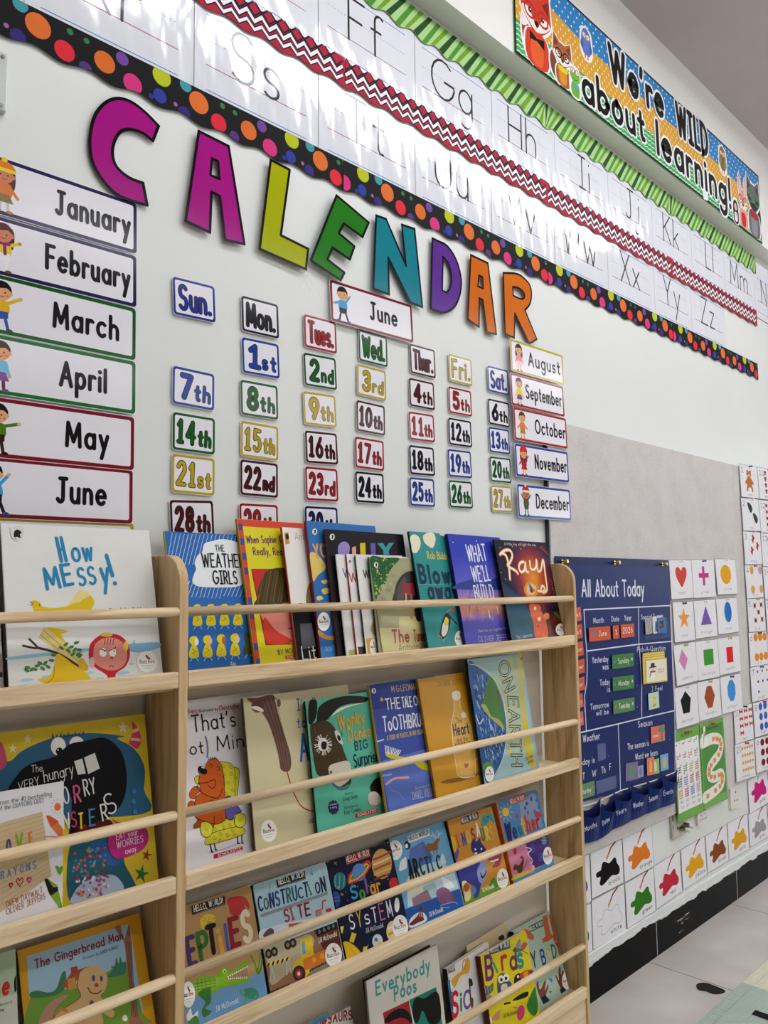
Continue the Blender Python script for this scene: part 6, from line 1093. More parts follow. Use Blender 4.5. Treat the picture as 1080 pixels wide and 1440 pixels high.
for i in range(900):
    s.z = z0 + i % 60*.000003
    x, y = r_.uniform(522,682), r_.uniform(122,645)
    if ((x-525)/165)**2+((y-390)/265)**2 < .9 and x > 520+(y-110)*.155+6: s.P([(x,y),(x+4,y-1),(x+8,y+17),(x+4,y+18)], r_.choice(['16386a','1c4478','7f9fc4','4a74a8','a4b8d4','26518a']))
s.S([(615,165),(650,210),(675,300),(685,400),(655,360),(620,350),(600,300),(578,300),(590,270),(600,220)], '4a7a34'); s.S([(578,300),(600,300),(625,350),(660,365),(684,402),(680,410),(640,375),(605,340)], 'a8a85a'); s.L([(555,345),(570,385),(588,362)], 2.5, 'd6e0da', True)
s.L([(520,110),(580,125),(640,180),(678,262),(695,370),(694,460),(672,560),(625,650)], 1.6, 'e6ecd8', True); s.S([(585,580),(605,560),(630,570),(632,600),(600,610)], '5a9a4a'); s.E(655,240,4,8,'7a2a24'); s.E(662,266,4,8,'9a4a3a'); s.E(764,86,4,6,'6a4a2a')
s.part('title'); DK = '24303a'
s.at(E4)
for t, a_, b_, hh in (('ON', (404,92), (474,362), 96), ('EARTH', (496,398), (536,1050), 94)):
    dx, dy = b_[0]-a_[0], b_[1]-a_[1]
    A_, B_ = s.map(a_), s.map(b_); hm = (Vector(s.map((a_[0]+hh, a_[1])))-Vector(A_)).length
    sv = s.crop; s.unit(1, 1); d = (Vector(B_)-Vector(A_)).normalized(); n_ = Vector((-d.y, d.x)); off = -n_*hm*0
    s.T(t, A_, B_, hm, 'c3cda0', .075, out='101418', ow=.05, gap=.24); s.crop = sv
s.part('author'); s.at(C6); s.T('OLIVER', (783,556), (818,540), 12, '2a2f30', .16); s.T('JEFFERS', (792,572), (820,560), 11, '2a2f30', .16); sticker(s, C6, 617, 617, 21, 36); s.done()

# ---- board books on the third tier
def hello(s, crop, q, p0, p1, hh, col):
    s.part('series_label', label='small dark label with hand-lettered greeting'); s.at(crop); s.P(q, col); lb = s.flush(); s.part('lettering', lb); w_ = [(q[0][0]*.94+q[2][0]*.06, q[0][1]*.9+q[3][1]*.1), (q[1][0]*.95+q[3][0]*.05, q[1][1]*.9+q[2][1]*.1)]
    s.T('HELLO, WORLD!', p0, p1, hh, ['ece8e2']*8+['6aa8d0']+['ece8e2']*4, .15, jit=.04)
    s.L([(q[3][0]+3, q[3][1]-4), (q[2][0]-3, q[2][1]-4)], .4, 'c9c4bc')
AUT = 'Jill McDonald'
s = book('rept', 'tan board book with patterned capital letters, a green crocodile and a turtle', 'b08c5e', BOARD, board=True, spine='4a3a20'); s.slope = -.3; s.part('illustration'); s.at(C7)
s.P([(68,840),(445,692),(466,805),(180,945),(70,945)], '6f9ec8'); s.S([(268,355),(310,338),(355,345),(375,385),(370,400),(350,380),(352,415),(310,430),(285,425),(275,390)], 'b8383a'); s.S([(140,450),(165,425),(200,425),(215,450),(205,470),(180,455),(160,495),(148,490)], 'd2b83a')
for i in range(9): s.E(150+8*i, 440+(i*13) % 22, 2.5, 2.5, '6a4a1c', n=6)
s.L([(380,620),(400,660),(410,700)], 3, '5a8a2a', True); s.L([(430,600),(420,650),(412,700)], 3, '5a8a2a', True); s.L([(440,640),(428,680),(416,705)], 3.5, '4f7a26', True)
s.S([(115,750),(150,715),(210,720),(232,690),(262,680),(300,690),(350,645),(368,655),(362,680),(310,705),(265,735),(372,728),(370,745),(300,762),(240,775),(200,800),(150,815),(120,800)], '7fae2a'); s.S([(112,742),(160,715),(215,720),(218,770),(150,800),(115,795)], '8ab03a')
for i in range(5): s.L([(125+i*20,730-i*2),(130+i*20,800-i*8)], .8, '4a7a1c')
for i in range(3): s.L([(115,755+i*15),(215,735+i*15)], .8, '4a7a1c')
s.P([(265,722),(362,668),(370,726),(268,736)], '9a7a52')
for i in range(10): s.P([(268+i*10,720-i*5.2),(276+i*10,716-i*5.2),(274+i*10,726-i*5.2)], 'efeee6'); s.P([(272+i*9.5,734-i*.6),(279+i*9.5,733-i*.6),(276+i*9.5,724-i*1)], 'efeee6')
s.S([(240,690),(258,678),(268,700),(250,712)], 'a0c43a'); s.E(256,694,8,8,'efe6b0'); s.E(257,696,4,5,'1a1a1a'); s.S([(130,800),(185,770),(190,840),(165,870),(195,885),(160,912),(150,880),(165,840)], '3f7a34'); s.S([(345,790),(375,772),(410,785),(418,815),(395,825),(360,822)], '3f8a6a'); s.S([(330,785),(345,782),(355,800),(340,808)], '5aa07a'); s.L([(360,820),(352,845)], 4, '5aa07a'); s.L([(405,815),(402,838)], 4, '5aa07a')
s.S([(75,910),(95,870),(105,905),(130,880),(122,930),(90,935)], 'e9e6e2'); s.S([(80,940),(120,905),(136,940),(110,944)], '4a8a3a')
s.part('title'); cs = [('R','7a4a8a',(-2,676),(58,658)),('E','4a3a6a',(82,668),(130,650)),('P','35702e',(138,645),(195,620)),('T','221c1a',(178,615),(232,595)),('i','d8a23a',(240,612),(248,608)),('L','4a58a8',(268,600),(296,590)),('E','8a2436',(285,578),(338,560)),('S','e2d6b0',(340,558),(395,540))]
for ch, c_, a_, b_ in cs[1:]: s.T(ch, a_, b_, 128 if ch != 'S' else 138, c_, .2)
s.part('author'); s.T(AUT, (215,888), (322,842), 26, 'e2ecf4', .1); hello(s, C7, [(98,386),(256,336),(260,378),(104,430)], (110,414), (250,368), 28, '2e2019'); sticker(s, C7, 84, 805, 32, 62); s.done()

s = book('constr', 'pale blue and brown board book with a yellow digger and navy capitals', 'a9cad6', BOARD, board=True, spine='17242e'); s.slope = -.28; s.part('illustration'); s.at(C7)
s.P([(440,590),(800,455),(824,645),(475,805)], '8a6a4a'); s.P([(680,500),(802,455),(822,640),(730,600)], '5a2c1c'); s.P([(425,425),(745,316),(748,330),(430,440)], '8a9298'); s.S([(425,500),(470,488),(520,470),(600,455),(690,440),(760,410),(768,440),(700,470),(560,520),(430,545)], 'd0dce2')
s.S([(440,520),(470,490),(490,500),(485,520),(450,535)], '6a4a5a'); s.S([(515,515),(545,495),(570,505),(540,520)], '4a8a3a'); s.P([(560,470),(640,460),(640,485),(560,492)], 'c8562a'); s.P([(685,408),(715,395),(720,432),(690,445)], 'd8642a'); s.P([(695,412),(710,406),(713,424),(698,430)], '6a9ac8'); s.L([(720,400),(722,362),(735,358)], 3, 'c83a2a'); s.P([(735,400),(762,392),(764,410),(738,416)], 'b8342a')
s.S([(445,600),(480,570),(540,548),(600,538),(660,520),(680,560),(640,640),(560,700),(480,760),(470,680)], 'b0a488')
for x, y in ((465,612),(492,602),(556,570),(580,560)): s.E(x,y,17,23,'23282e',n=14); s.E(x,y,8,11,'9a7a4a',n=10)
s.P([(455,658),(565,625),(568,640),(458,676)], 'd8c23a')
for i in range(5): s.P([(462+i*22,656-i*6.4),(472+i*22,653-i*6.4),(466+i*22,672-i*6.4),(456+i*22,675-i*6.4)], '1f1f22')
s.L([(480,675),(472,740)], 3, 'b8b6b0'); s.L([(480,675),(495,735)], 3, 'b8b6b0'); s.L([(550,650),(552,710)], 3, 'b8b6b0'); s.L([(555,648),(572,700)], 3, 'b8b6b0')
s.P([(612,545),(668,525),(678,600),(690,640),(622,660)], 'dcb82a'); s.P([(620,560),(636,552),(642,610),(626,618)], '5a9ac0'); s.S([(578,680),(600,640),(640,625),(660,640),(660,700),(620,730),(590,710)], 'dcb82a'); s.P([(628,640),(735,590),(740,640),(660,685),(632,690)], 'd87a2a'); s.P([(660,690),(745,650),(748,690),(665,735)], '8a8470')
for i in range(9): s.P([(658+i*9,690-i*4.4),(668+i*9,685-i*4.4),(664+i*9,698-i*4.4)], '1c1c1e')
s.E(680,640,10,13,'e6a23a'); s.E(718,622,10,13,'e6a23a'); s.E(610,705,30,38,'2a2c30'); s.E(608,706,17,23,'a82a2c'); s.E(608,706,7,9,'d8c8b8')
s.P([(475,790),(565,752),(567,770),(478,806)], '5a2c1c')
s.L([(470,270),(474,345)], .7, '5a6a74'); s.E(474,330,5,6,'5a9ac8'); s.L([(668,200),(670,240)], .7, '5a6a74'); s.E(671,232,6,7,'5a9ac8')
s.part('title')
NV = '28386a'; GR_ = '2f6a60'
for i, ch in enumerate('CONSTRUCTION'):
    x = 418+i*27.2; y = 410-i*8.4; s.T(ch, (x, y), (x+(24 if ch != 'I' else 10), y-7), 66 if i not in (1,7,10) else 50, [NV, GR_, NV, '3a4a8a', NV, GR_, '2c5a7a', NV, NV, GR_, NV, '24324c'][i], .15)
for i, ch in enumerate('SITE'): x = 542+i*33; s.T(ch, (x, 462-i*10), (x+(26 if ch != 'I' else 16), 454-i*10), 58, ['a82c34', 'c2483c', 'a82c34', '7a1f28'][i], .16)
s.part('author'); s.T(AUT, (703,562), (790,525), 24, 'e2d8ce', .1)
s.part('sign'); s.P([(692,498),(786,460),(790,490),(696,528)], '1a1a1c'); [s.E(706+22*i, 507-i*9, 7, 10, '6a6a6c', n=10) for i in range(4)]
hello(s, C7, [(500,262),(636,218),(641,257),(508,300)], (513,285), (634,243), 26, '1e2226'); sticker(s, C7, 773, 617, 40, 57); s.done()

s = book('solar', 'dark navy board book with planets, stars and rainbow lettering', '171a34', BOARD, board=True, spine='0e1020'); s.slope = -.3; s.part('illustration'); s.at(C7)
s.E(803,267,30,42,'2f7a8a')
for i in range(5): s.L([(780+i*11,240),(782+i*10,295)], 1.3, ['6ac0b8','1f5a6a'][i % 2], True)
s.E(783,355,22,40,'2c4a90'); s.L([(765,350),(802,342)], 1.4, '5a7ac0'); s.L([(766,366),(800,360)], 1.4, '5a7ac0'); s.E(1060,278,24,28,'c8342a')
s.L([(845,270),(850,240),(890,205),(935,175),(945,195),(915,235),(870,268),(848,275)], 5, 'c83a3a', True, True); s.L([(852,265),(860,240),(895,210),(930,187),(934,200),(908,232),(870,260)], 3, 'd8b23a', True, True); s.L([(856,258),(892,228),(926,198)], 3, '4a9a5a', True); s.E(895,225,33,42,'5a8ac8'); s.L([(850,272),(885,258),(915,232),(940,195)], 4, 'd8b23a', True); s.L([(851,277),(890,262),(922,235),(944,200)], 3.2, 'c83a3a', True)
s.E(1002,185,48,72,'c89a5a')
for i, c_ in enumerate(('a8482a','e2c890','b0562a','d8b070','8a3420')): s.L([(962+i*2,165+i*24),(1000,150+i*24),(1042,128+i*26)], 4, c_, True)
r_ = random.Random(9)
for i in range(30):
    x = r_.uniform(760,1060); y = 190+(1060-x)*.31+r_.uniform(10,440)
    if y < 630-(x-830)*.33 and x > 745+(y-190)*.18: s.E(x, y, 2, 2, 'c9c8d8', n=6)
for x, y in ((795,298),(782,182),(813,330),(860,490)): s.L([(x-5,y-7),(x+5,y+7)], .8, 'd8b04a'); s.L([(x+6,y-4),(x-6,y+4)], .8, 'd8b04a')
s.S([(812,560),(850,558),(890,590),(905,625),(850,645),(826,650),(818,600)], 'dcb420'); s.L([(850,580),(880,620)], 1, 'b08a14'); s.P([(800,485),(822,480),(815,515),(798,520)], 'dcc03a'); s.P([(860,510),(882,516),(868,560),(848,552)], 'dcc03a'); s.P([(915,580),(935,575),(930,600),(910,615)], 'dcc03a')
s.E(982,552,25,34,'c8cdd0'); s.E(975,545,8,10,'3a6a9a'); s.E(990,562,8,11,'d8c04a'); s.E(1052,505,28,50,'e0c88a'); s.L([(1035,490),(1060,480)], 4, 'f0ece0'); s.L([(1035,520),(1062,505)], 4, 'b8902a'); s.E(1074,380,12,35,'d6dad8')
s.part('title'); s.T('S', (856,352), (892,342), 58, '3a9ac8', .2); s.T('o', (900,355), (928,345), 66, '4a9a3a', .2); s.T('l', (930,320), (936,318), 62, '7a58a8', .26); s.T('ar', (950,328), (1000,312), 62, 'd89a3a', .2)
for i, ch in enumerate('SYsTEM'): x = 852+i*36; y = 495-i*11; s.T(ch, (x, y), (x+25, y-8), 72, ['d9d4e4','c8a83a','d8d0dc','d9d4e4','b86a8a','cfcadc'][i], .1, jit=.06)
s.part('author'); s.T(AUT, (928,514), (1010,484), 22, 'c9c9da', .1); hello(s, C7, [(828,150),(944,112),(948,150),(834,190)], (836,178), (944,140), 26, 'a8242e'); sticker(s, C8, 200, 645, 36, 52); s.done()

s = book('arctic', 'light blue board book with icebergs, a reindeer, a whale and a walrus', '6aa4cc', BOARD, board=True, spine='2a4a5c'); s.slope = -.3; s.part('illustration'); s.at(C8)
s.P([(215,570),(465,475),(484,552),(240,655)], '2a5aa8'); s.P([(240,320),(300,262),(345,330),(330,400),(235,420)], '4a6aa8'); s.P([(225,440),(300,370),(380,350),(440,400),(462,475),(330,520),(235,560)], 'b8ccd8'); s.P([(235,420),(280,400),(310,480),(235,520)], 'd8d4b8'); s.P([(300,470),(350,440),(375,500),(310,520)], '9ab8b8'); s.P([(250,520),(320,480),(340,520),(260,555)], '8a6a74'); s.P([(380,420),(425,440),(445,470),(400,480)], 'e2e6ea'); s.P([(240,300),(290,268),(318,335),(250,350)], '5a70b4')
s.S([(310,295),(320,275),(345,272),(365,250),(378,252),(368,275),(368,300),(345,305),(325,308)], '8a5a32'); s.L([(318,302),(326,330)], 2, '7a4a2a'); s.L([(362,300),(364,318)], 2, '7a4a2a'); s.L([(330,300),(330,325)], 2, '7a4a2a'); s.L([(350,302),(350,320)], 2, '7a4a2a'); s.L([(362,250),(345,232),(340,215)], 1.4, 'd8d4c8', True); s.L([(368,250),(372,230),(365,215)], 1.4, 'd8d4c8', True); s.L([(350,238),(335,240)], 1.2, 'd8d4c8'); s.L([(372,235),(385,225)], 1.2, 'd8d4c8')
s.S([(218,275),(230,262),(245,275),(242,295),(225,300)], '23262c'); s.E(228,285,7,10,'eeeeea'); s.S([(195,395),(200,355),(215,340),(225,335),(228,380),(210,392)], 'e8eaea'); s.S([(380,340),(390,318),(400,345),(405,362),(385,362)], 'd0dce4')
s.S([(360,490),(385,470),(410,475),(430,500),(432,530),(400,545),(372,530)], '8a5a80'); s.S([(428,520),(440,505),(445,520),(438,532)], '7a4a70'); s.L([(380,550),(440,535),(455,545)], 1.5, '8fb4dc', True); s.L([(378,560),(420,560)], 1.2, '8fb4dc')
s.S([(240,620),(265,590),(300,580),(320,610),(300,630),(245,650)], 'e4e4e8'); s.S([(238,635),(258,615),(280,590),(288,555),(298,560),(302,600),(306,615),(278,628),(255,640)], '6a3226'); s.L([(288,580),(286,600)], 1.4, 'efeae0'); s.L([(294,580),(295,600)], 1.4, 'efeae0')
s.part('title'); cs = ['17181c','17181c','2a4a34','24324c','1f5a78','1c3a34']
for i, ch in enumerate('ARCTIC'): x = 242+i*25; y = 430-i*8; s.T(ch, (x, y), (x+(21 if ch != 'I' else 12), y-6), 78-i*4, cs[i], .18)
s.part('author'); s.T(AUT, (330,602), (392,575), 20, 'd2dff0', .12); hello(s, C8, [(232,240),(328,205),(332,238),(238,272)], (238,262), (328,230), 20, 'd9dce0')
s.part('series_lettering'); s.T('HELLO, WORLD!', (240,261), (328,229), 19, '1c2a34', .15); sticker(s, C8, 178, 303, 31, 45); s.done()

s = book('dino', 'orange board book with dinosaurs and coloured capitals', 'c98a30', BOARD, board=True, spine='2c2418'); s.slope = -.3; s.part('illustration'); s.at(C8)
s.S([(490,530),(530,490),(580,470),(620,440),(650,430),(685,455),(640,490),(560,520),(495,548)], '6a9a2a'); s.S([(560,185),(565,155),(590,138),(615,150),(620,185),(600,170),(585,190),(570,195)], '3f8f94'); s.E(592,155,3,4,'16181a'); 
for i in range(4): s.L([(580+i*9,150+i*3),(576+i*9,178)], .9, '1f5a60')
s.S([(438,330),(450,295),(462,310),(450,355)], '5a4a9a'); s.S([(455,400),(500,350),(545,335),(560,380),(570,410),(560,460),(548,510),(530,515),(525,470),(500,450),(480,470),(462,440)], '3c3d8e'); s.S([(515,290),(522,258),(540,265),(555,248),(562,270),(580,295),(578,320),(548,325),(525,315)], '2f3078'); s.E(535,300,4,5,'e2e0d0'); s.E(562,298,4,5,'e2e0d0'); s.P([(530,315),(540,325),(545,312)], 'eceae0')
s.S([(590,345),(620,330),(650,310),(650,350),(640,375),(610,380),(625,355)], 'a03a50'); s.S([(610,290),(622,280),(630,295),(618,300)], 'c8a04a'); s.P([(600,352),(640,340),(636,350),(604,358)], 'f0eae0'); s.S([(545,385),(580,345),(585,400),(570,450),(550,440)], '8a9ac8'); s.S([(555,400),(570,420),(585,390),(580,415),(565,430)], '1a1f2c')
s.S([(475,450),(490,440),(505,460),(515,500),(510,525),(490,530),(485,490)], 'e6d2a0'); s.E(495,470,14,20,'a8622a'); s.S([(515,480),(525,460),(540,480),(530,500)], '5a80b4')
s.E(657,435,3,3,'ffffff'); s.S([(600,450),(618,425),(632,440),(640,420),(650,450),(620,475)], '4f8a2a')
s.part('title'); cs = ['d8b63a','c83a2a','4a4a9a','d8b63a','7a2a5a','e2e0d8','3a7a4a','d8cc50','c8a83a']
for i, ch in enumerate('DINOSAURS'): x = 438+i*21; y = [310,290,283,272,262,240,262,258,258][i]; s.T(ch, (x, y), (x+(17 if ch != 'I' else 9), y-5), [62,52,54,50,52,54,52,56,60][i], cs[i], .18)
s.part('author'); s.T(AUT, (567,492), (620,470), 18, 'eef0d4', .12); hello(s, C8, [(468,160),(546,132),(550,164),(473,190)], (474,181), (545,156), 18, '202448'); sticker(s, C8, 657, 430, 26, 45); s.done()

s = book('weather', 'blue and purple board book with sun, rain and coloured lettering', '4a86bc', BOARD, board=True, spine='c8642a'); s.slope = -.3; s.part('illustration'); s.at(C8)
s.P([(730,78),(800,46),(836,200),(745,215)], '8a98b4'); s.P([(672,265),(770,235),(800,400),(700,440)], 'c87a98'); s.P([(755,265),(850,210),(884,345),(800,392)], '4a2a74'); s.S([(700,425),(740,405),(800,385),(860,360),(870,352),(780,402),(705,438)], 'c8b82a')
s.L([(632,95),(698,440)], 4, 'd06a2a')
s.E(671,133,15,20,'e6b82a')
for i in range(10): a_ = i*PI/5; s.L([(671+21*math.cos(a_),133+27*math.sin(a_)),(671+31*math.cos(a_),133+42*math.sin(a_))], 1.6, 'e6b82a')
for x, y in ((757,115),(785,75),(800,130),(770,135),(808,80),(818,112),(765,95)): s.S([(x,y-11),(x+5,y+3),(x,y+9),(x-5,y+3)], '2a4a94' if x % 2 else '3a6ac0', 3)
s.S([(712,145),(722,140),(726,158),(715,160)], 'c83a3a'); s.S([(800,140),(815,130),(830,145),(820,160),(805,155)], 'c83a3a')
for x, y, c_ in ((790,297,'2a5ab0'),(842,260,'7ac0b0'),(828,335,'3a6ac8')):
    for i in range(4): a_ = i*PI/4; s.L([(x+12*math.cos(a_),y+20*math.sin(a_)),(x-12*math.cos(a_),y-20*math.sin(a_))], 1.5, c_)
    s.L([(x+10*math.cos(t*PI/6),y+16*math.sin(t*PI/6)) for t in range(12)], 1, c_, closed=True)
s.S([(705,380),(715,365),(728,372),(745,345),(735,335),(745,330),(752,345),(748,380),(742,402),(725,405),(720,390),(708,395)], '5a3218'); s.L([(745,395),(760,370),(765,350)], 2, '7a3a2a', True); s.L([(760,290),(785,300),(770,320),(790,350),(780,365)], 2.5, 'e6c4d0', True); s.S([(705,300),(718,296),(718,318),(708,322)], 'b02a34'); s.E(792,380,8,10,'d8b4c8')
s.part('title'); cs = ['1f2450','2a5a8a','2a5a8a','d8b02a','c8382a','5a2a6a','b83a3a','c8382a'][:7]
for i, ch in enumerate('Weather'): x = [676,706,731,748,768,791,812][i]; y = [262,250,235,232,222,212,205][i]; s.T(ch, (x, y), (x+[28,20,17,18,19,18,17][i], y-7), [72,66,56,72,68,64,60][i], ['232a5c','27407a','2c7a9a','d8b02a','c8382a','c04a3a','a82a3a'][i], .2)
hello(s, C8, [(686,76),(755,50),(758,80),(690,104)], (692,96), (754,72), 16, 'c8482a'); sticker(s, C8, 859, 328, 22, 40); s.done()

# ---- lowest tier
s = book('orangeblue', 'orange and blue book behind the white one with red capitals, mostly hidden', 'c97a2c', LOWB); s.part('illustration'); s.unit(s.w, s.h); s.P([(.55,.55),(1,.55),(1,1),(.55,1)], '5a9ac0'); s.done()
s = book('came', 'white book with dark red capitals, left of the white book with teal title', 'dcd9d2', LOWB); s.part('title'); s.at(C7); s.T('DINOSAURS', (640,960), (862,920), 46, 'a02c34', .2, jit=.05); s.T('Came', (874,905), (924,882), 32, '17171a', .18, jit=.05); s.part('illustration'); s.S([(915,950),(932,925),(948,930),(955,960)], '17171a'); s.done()
s = book('poosback', 'thin black book edge right behind the white book with teal title', '17171b', LOWB); s.done()
s = book('poos', 'cream picture book with teal hand lettering over red and green picture panels', 'd5cfc6', LOWB, spine='8a8278'); s.part('illustration'); s.at(C8)
s.P([(122,1030),(238,975),(256,1080),(268,1110),(140,1140)], 'a8282e'); s.P([(240,972),(360,915),(384,1060),(392,1100),(270,1110)], '1f7a6a'); s.S([(130,1075),(150,1035),(200,1010),(240,1030),(252,1075),(200,1060)], '14110f'); s.S([(150,1078),(200,1052),(240,1070),(230,1110),(160,1110)], '9a2228'); s.S([(255,1040),(258,985),(275,960),(310,965),(355,935),(375,960),(382,1050),(360,1080),(330,1078),(300,1020),(285,1060),(270,1075)], '15130f')
s.part('title'); TL_ = '3f9a92'; s.T('Everybody', (90,952), (334,840), 60, TL_, .19, jit=.04); s.T('Poos', (172,975), (274,930), 60, TL_, .2, jit=.04); s.done()
s = book('creamback', 'cream book top showing behind the yellow bird board book', 'cbb98e', LOWB, board=True); s.part('illustration'); s.at(C8); s.S([(640,690),(660,682),(664,700),(642,706)], '1c1a18'); s.P([(560,735),(600,715),(602,722),(562,744)], 'd8c02a'); s.done()
s = book('music', 'white board book with a brass horn and red and purple letters', 'dcdad8', LOWB, board=True, spine='3a3434'); s.slope = -.4; s.part('illustration'); s.at(C8)
s.S([(428,885),(455,855),(475,840),(500,790),(512,800),(505,850),(470,865),(445,915),(435,910)], 'd8a22a'); s.L([(478,835),(480,800),(490,790)], 3, 'b8841c'); s.L([(490,835),(492,800),(500,785)], 3, 'b8841c'); s.L([(508,880),(515,990)], 5, '2a2a34'); s.S([(505,885),(518,878),(524,905),(510,910)], '1f1f28'); s.E(520,985,7,25,'6a3a2a')
for x, y in ((410,905),(422,890),(415,935),(432,940)): s.L([(x,y),(x,y-18)], .9, '1f1f24'); s.E(x-3,y,4,4,'1f1f24',n=8)
s.part('title'); s.T('MU', (300,1070), (400,1050), 105, '2f7aa8', .2); s.T('S', (424,1048), (462,1040), 105, 'b8242c', .2); s.T('i', (468,1018), (474,1016), 80, '3a7a4a', .22); s.T('C', (480,1012), (512,1005), 76, '6a4a94', .2); s.part('author'); s.T(AUT, (440,1075), (500,1060), 18, '3a3a3e', .12); hello(s, C8, [(390,830),(440,808),(445,842),(396,866)], (397,856), (441,835), 15, '3a2224'); s.done()
s = book('body', 'grey-green board book with legs, hands and coloured letters, rightmost on the lowest tier', 'a9bfae', LOWB, board=True, spine='2a3a30'); s.slope = -.4; s.part('illustration'); s.at(C8)
s.P([(835,600),(855,592),(866,660),(875,680),(890,690),(862,708),(838,718),(832,700),(848,690)], 'c4643a'); s.P([(862,592),(880,588),(900,660),(912,690),(905,705),(885,706),(880,670)], 'b85a34'); s.S([(745,665),(760,655),(795,685),(790,705),(760,690)], 'c05a34'); s.P([(735,660),(752,652),(770,690),(755,700)], 'd8a23a')
s.S([(808,900),(815,888),(822,925),(832,915),(845,885),(850,890),(846,930),(858,905),(862,912),(850,950),(842,970),(826,965),(812,930)], '7a4028'); s.S([(893,865),(897,862),(908,885),(906,850),(910,826),(915,828),(918,860),(924,840),(930,845),(926,880),(932,915),(920,925),(908,905)], '6a3824'); s.P([(826,965),(846,948),(868,975),(840,992)], '1f2440'); s.P([(912,925),(932,912),(940,930),(918,945)], '1f2440')
for x, y, c_ in ((870,935,'3a8a5a'),(875,885,'3a6ac0'),(890,930,'d8c04a'),(868,878,'3a8ac0'),(845,880,'d8b03a')): s.S([(x,y-9),(x+3,y-2),(x+8,y),(x+3,y+4),(x,y+10),(x-3,y+4),(x-8,y),(x-3,y-2)], c_, 2)
s.part('title')
for ch, x, y, w_, h_, c_ in (('M',752,850,24,62,'b82c3a'),('Y',790,830,24,66,'3a3a5a'),('B',834,815,20,62,'27408a'),('O',856,795,20,48,'d8b84a'),('D',882,786,20,56,'2f6a34'),('Y',902,772,18,62,'b8302c')): s.T(ch, (x, y), (x+w_, y-10), h_, c_, .17)
hello(s, C8, [(772,645),(836,612),(840,642),(778,672)], (778,664), (836,634), 16, '1f5a2a'); sticker(s, C8, 944, 885, 22, 40); s.done()
s = book('birds', 'yellow board book with an owl, a toucan and coloured letters', 'd9c81c', LOWB, board=True, spine='5a2418'); s.slope = -.35; s.part('illustration'); s.at(C8)
s.L([(548,768),(600,1078)], 3, '4a2014'); s.S([(568,960),(590,945),(612,960),(618,975),(595,985),(578,1000)], '8a8a86'); s.S([(560,915),(575,905),(595,912),(615,895),(612,935),(585,950),(565,940)], '5a6a58'); 
for i in range(4): s.L([(565+i*12,915),(570+i*12,945)], .9, 'd0d0c0')
s.S([(635,940),(632,880),(645,855),(665,852),(682,870),(688,905),(685,930),(660,945)], '6a6a3a'); s.E(650,880,14,18,'e8e4d4'); s.E(673,873,14,18,'e8e4d4'); s.E(651,882,6,8,'17171a'); s.E(672,876,6,8,'17171a'); s.P([(657,890),(666,887),(663,902)], 'd8902a'); s.S([(640,905),(690,890),(692,925),(640,948)], '3a4a7a'); s.S([(650,908),(675,900),(678,930),(655,938)], 'd2c8a8')
s.S([(708,905),(710,870),(725,855),(745,855),(752,880),(740,890),(715,908)], '17191f'); s.S([(735,858),(760,840),(790,838),(796,855),(770,868),(740,878)], 'c83a2a'); s.P([(750,850),(770,842),(772,868),(752,872)], 'e0a02a'); s.P([(778,840),(796,842),(796,856),(780,864)], '2a3a94'); s.E(726,868,5,7,'eceae0')
s.S([(700,752),(720,735),(735,742),(760,738),(740,755),(715,760)], '4a7a5a'); s.L([(735,748),(770,765)], 1.6, '7a3a4a'); s.S([(715,740),(722,715),(735,700),(738,735)], '8a8a94'); s.S([(738,740),(750,715),(768,722),(752,745)], 'a85a6a')
s.S([(775,965),(800,915),(812,930),(815,1010),(800,1042),(778,1030),(765,1000)], '2f7a2a'); s.L([(768,950),(790,1000),(806,1035)], 1, '1f4a1c', True); s.S([(700,975),(740,945),(770,935),(768,955),(735,970)], '1a1712'); s.L([(665,990),(690,985)], 4, '2a2018')
s.S([(610,1060),(622,1035),(640,1020),(655,1012),(645,1030),(640,1060)], 'c88a6a'); s.S([(722,1050),(725,1010),(742,995),(755,1010),(752,1045),(735,1065)], 'c83a70'); s.L([(730,1010),(705,1005)], 2.4, 'd8703a')
s.part('title')
for ch, x, y, w_, h_, c_ in (('B',580,882,40,100,'6a2a6a'),('i',630,850,6,78,'3f9a4a'),('r',652,838,28,92,'b8302c'),('d',690,838,34,86,'6a3a4a'),('s',722,830,32,96,'2f8a8a')): s.T(ch, (x, y), (x+w_, y-10), h_, c_, .2)
s.part('author'); s.T(AUT, (660,1055), (722,1032), 18, '5a5a14', .12); hello(s, C8, [(594,738),(688,706),(692,740),(600,772)], (602,762), (688,730), 20, '22264c'); sticker(s, C8, 585, 1068, 24, 26) ; s.done()

# ---- left bay, second and third tiers
s = book('blueleft', 'blue book edge at the far left, behind the blue furry creature book', '1f5f82', SECB); s.done()
s = book('worry', 'yellow picture book with a wide-mouthed blue furry creature and chalk lettering', 'd2b62c', SECB, spine='17171a'); s.slope = -.22; s.part('illustration'); s.at(C1)
s.S([(-20,1420),(60,1400),(130,1340),(280,1275),(420,1248),(560,1245),(700,1262),(660,1275),(740,1320),(790,1380),(815,1450),(810,1560),(800,1700),(-20,1700)], '2f5f7c')
for i in range(26): x = 80+i*26; y = 1400-140*math.sin(min(1, i/16)*PI/2)+max(0, i-16)*13; s.P([(x,y+22),(x-14,y-10),(x+16,y+10)], '2f5f7c')
for i in range(9): x = 290+i*21; s.P([(x,1275-i*2),(x+6+(i % 3)*4,1238+(i % 2)*9-i*1.2),(x+16,1272-i*2)], '2a4f68')
s.E(328,1318,42,52,'e9e9e6'); s.E(432,1308,42,46,'e9e9e6'); s.E(334,1346,20,22,'0d0d10'); s.E(433,1327,17,19,'0d0d10'); s.E(326,1338,4,5,'f2f2f2'); s.E(427,1319,4,4,'f2f2f2')
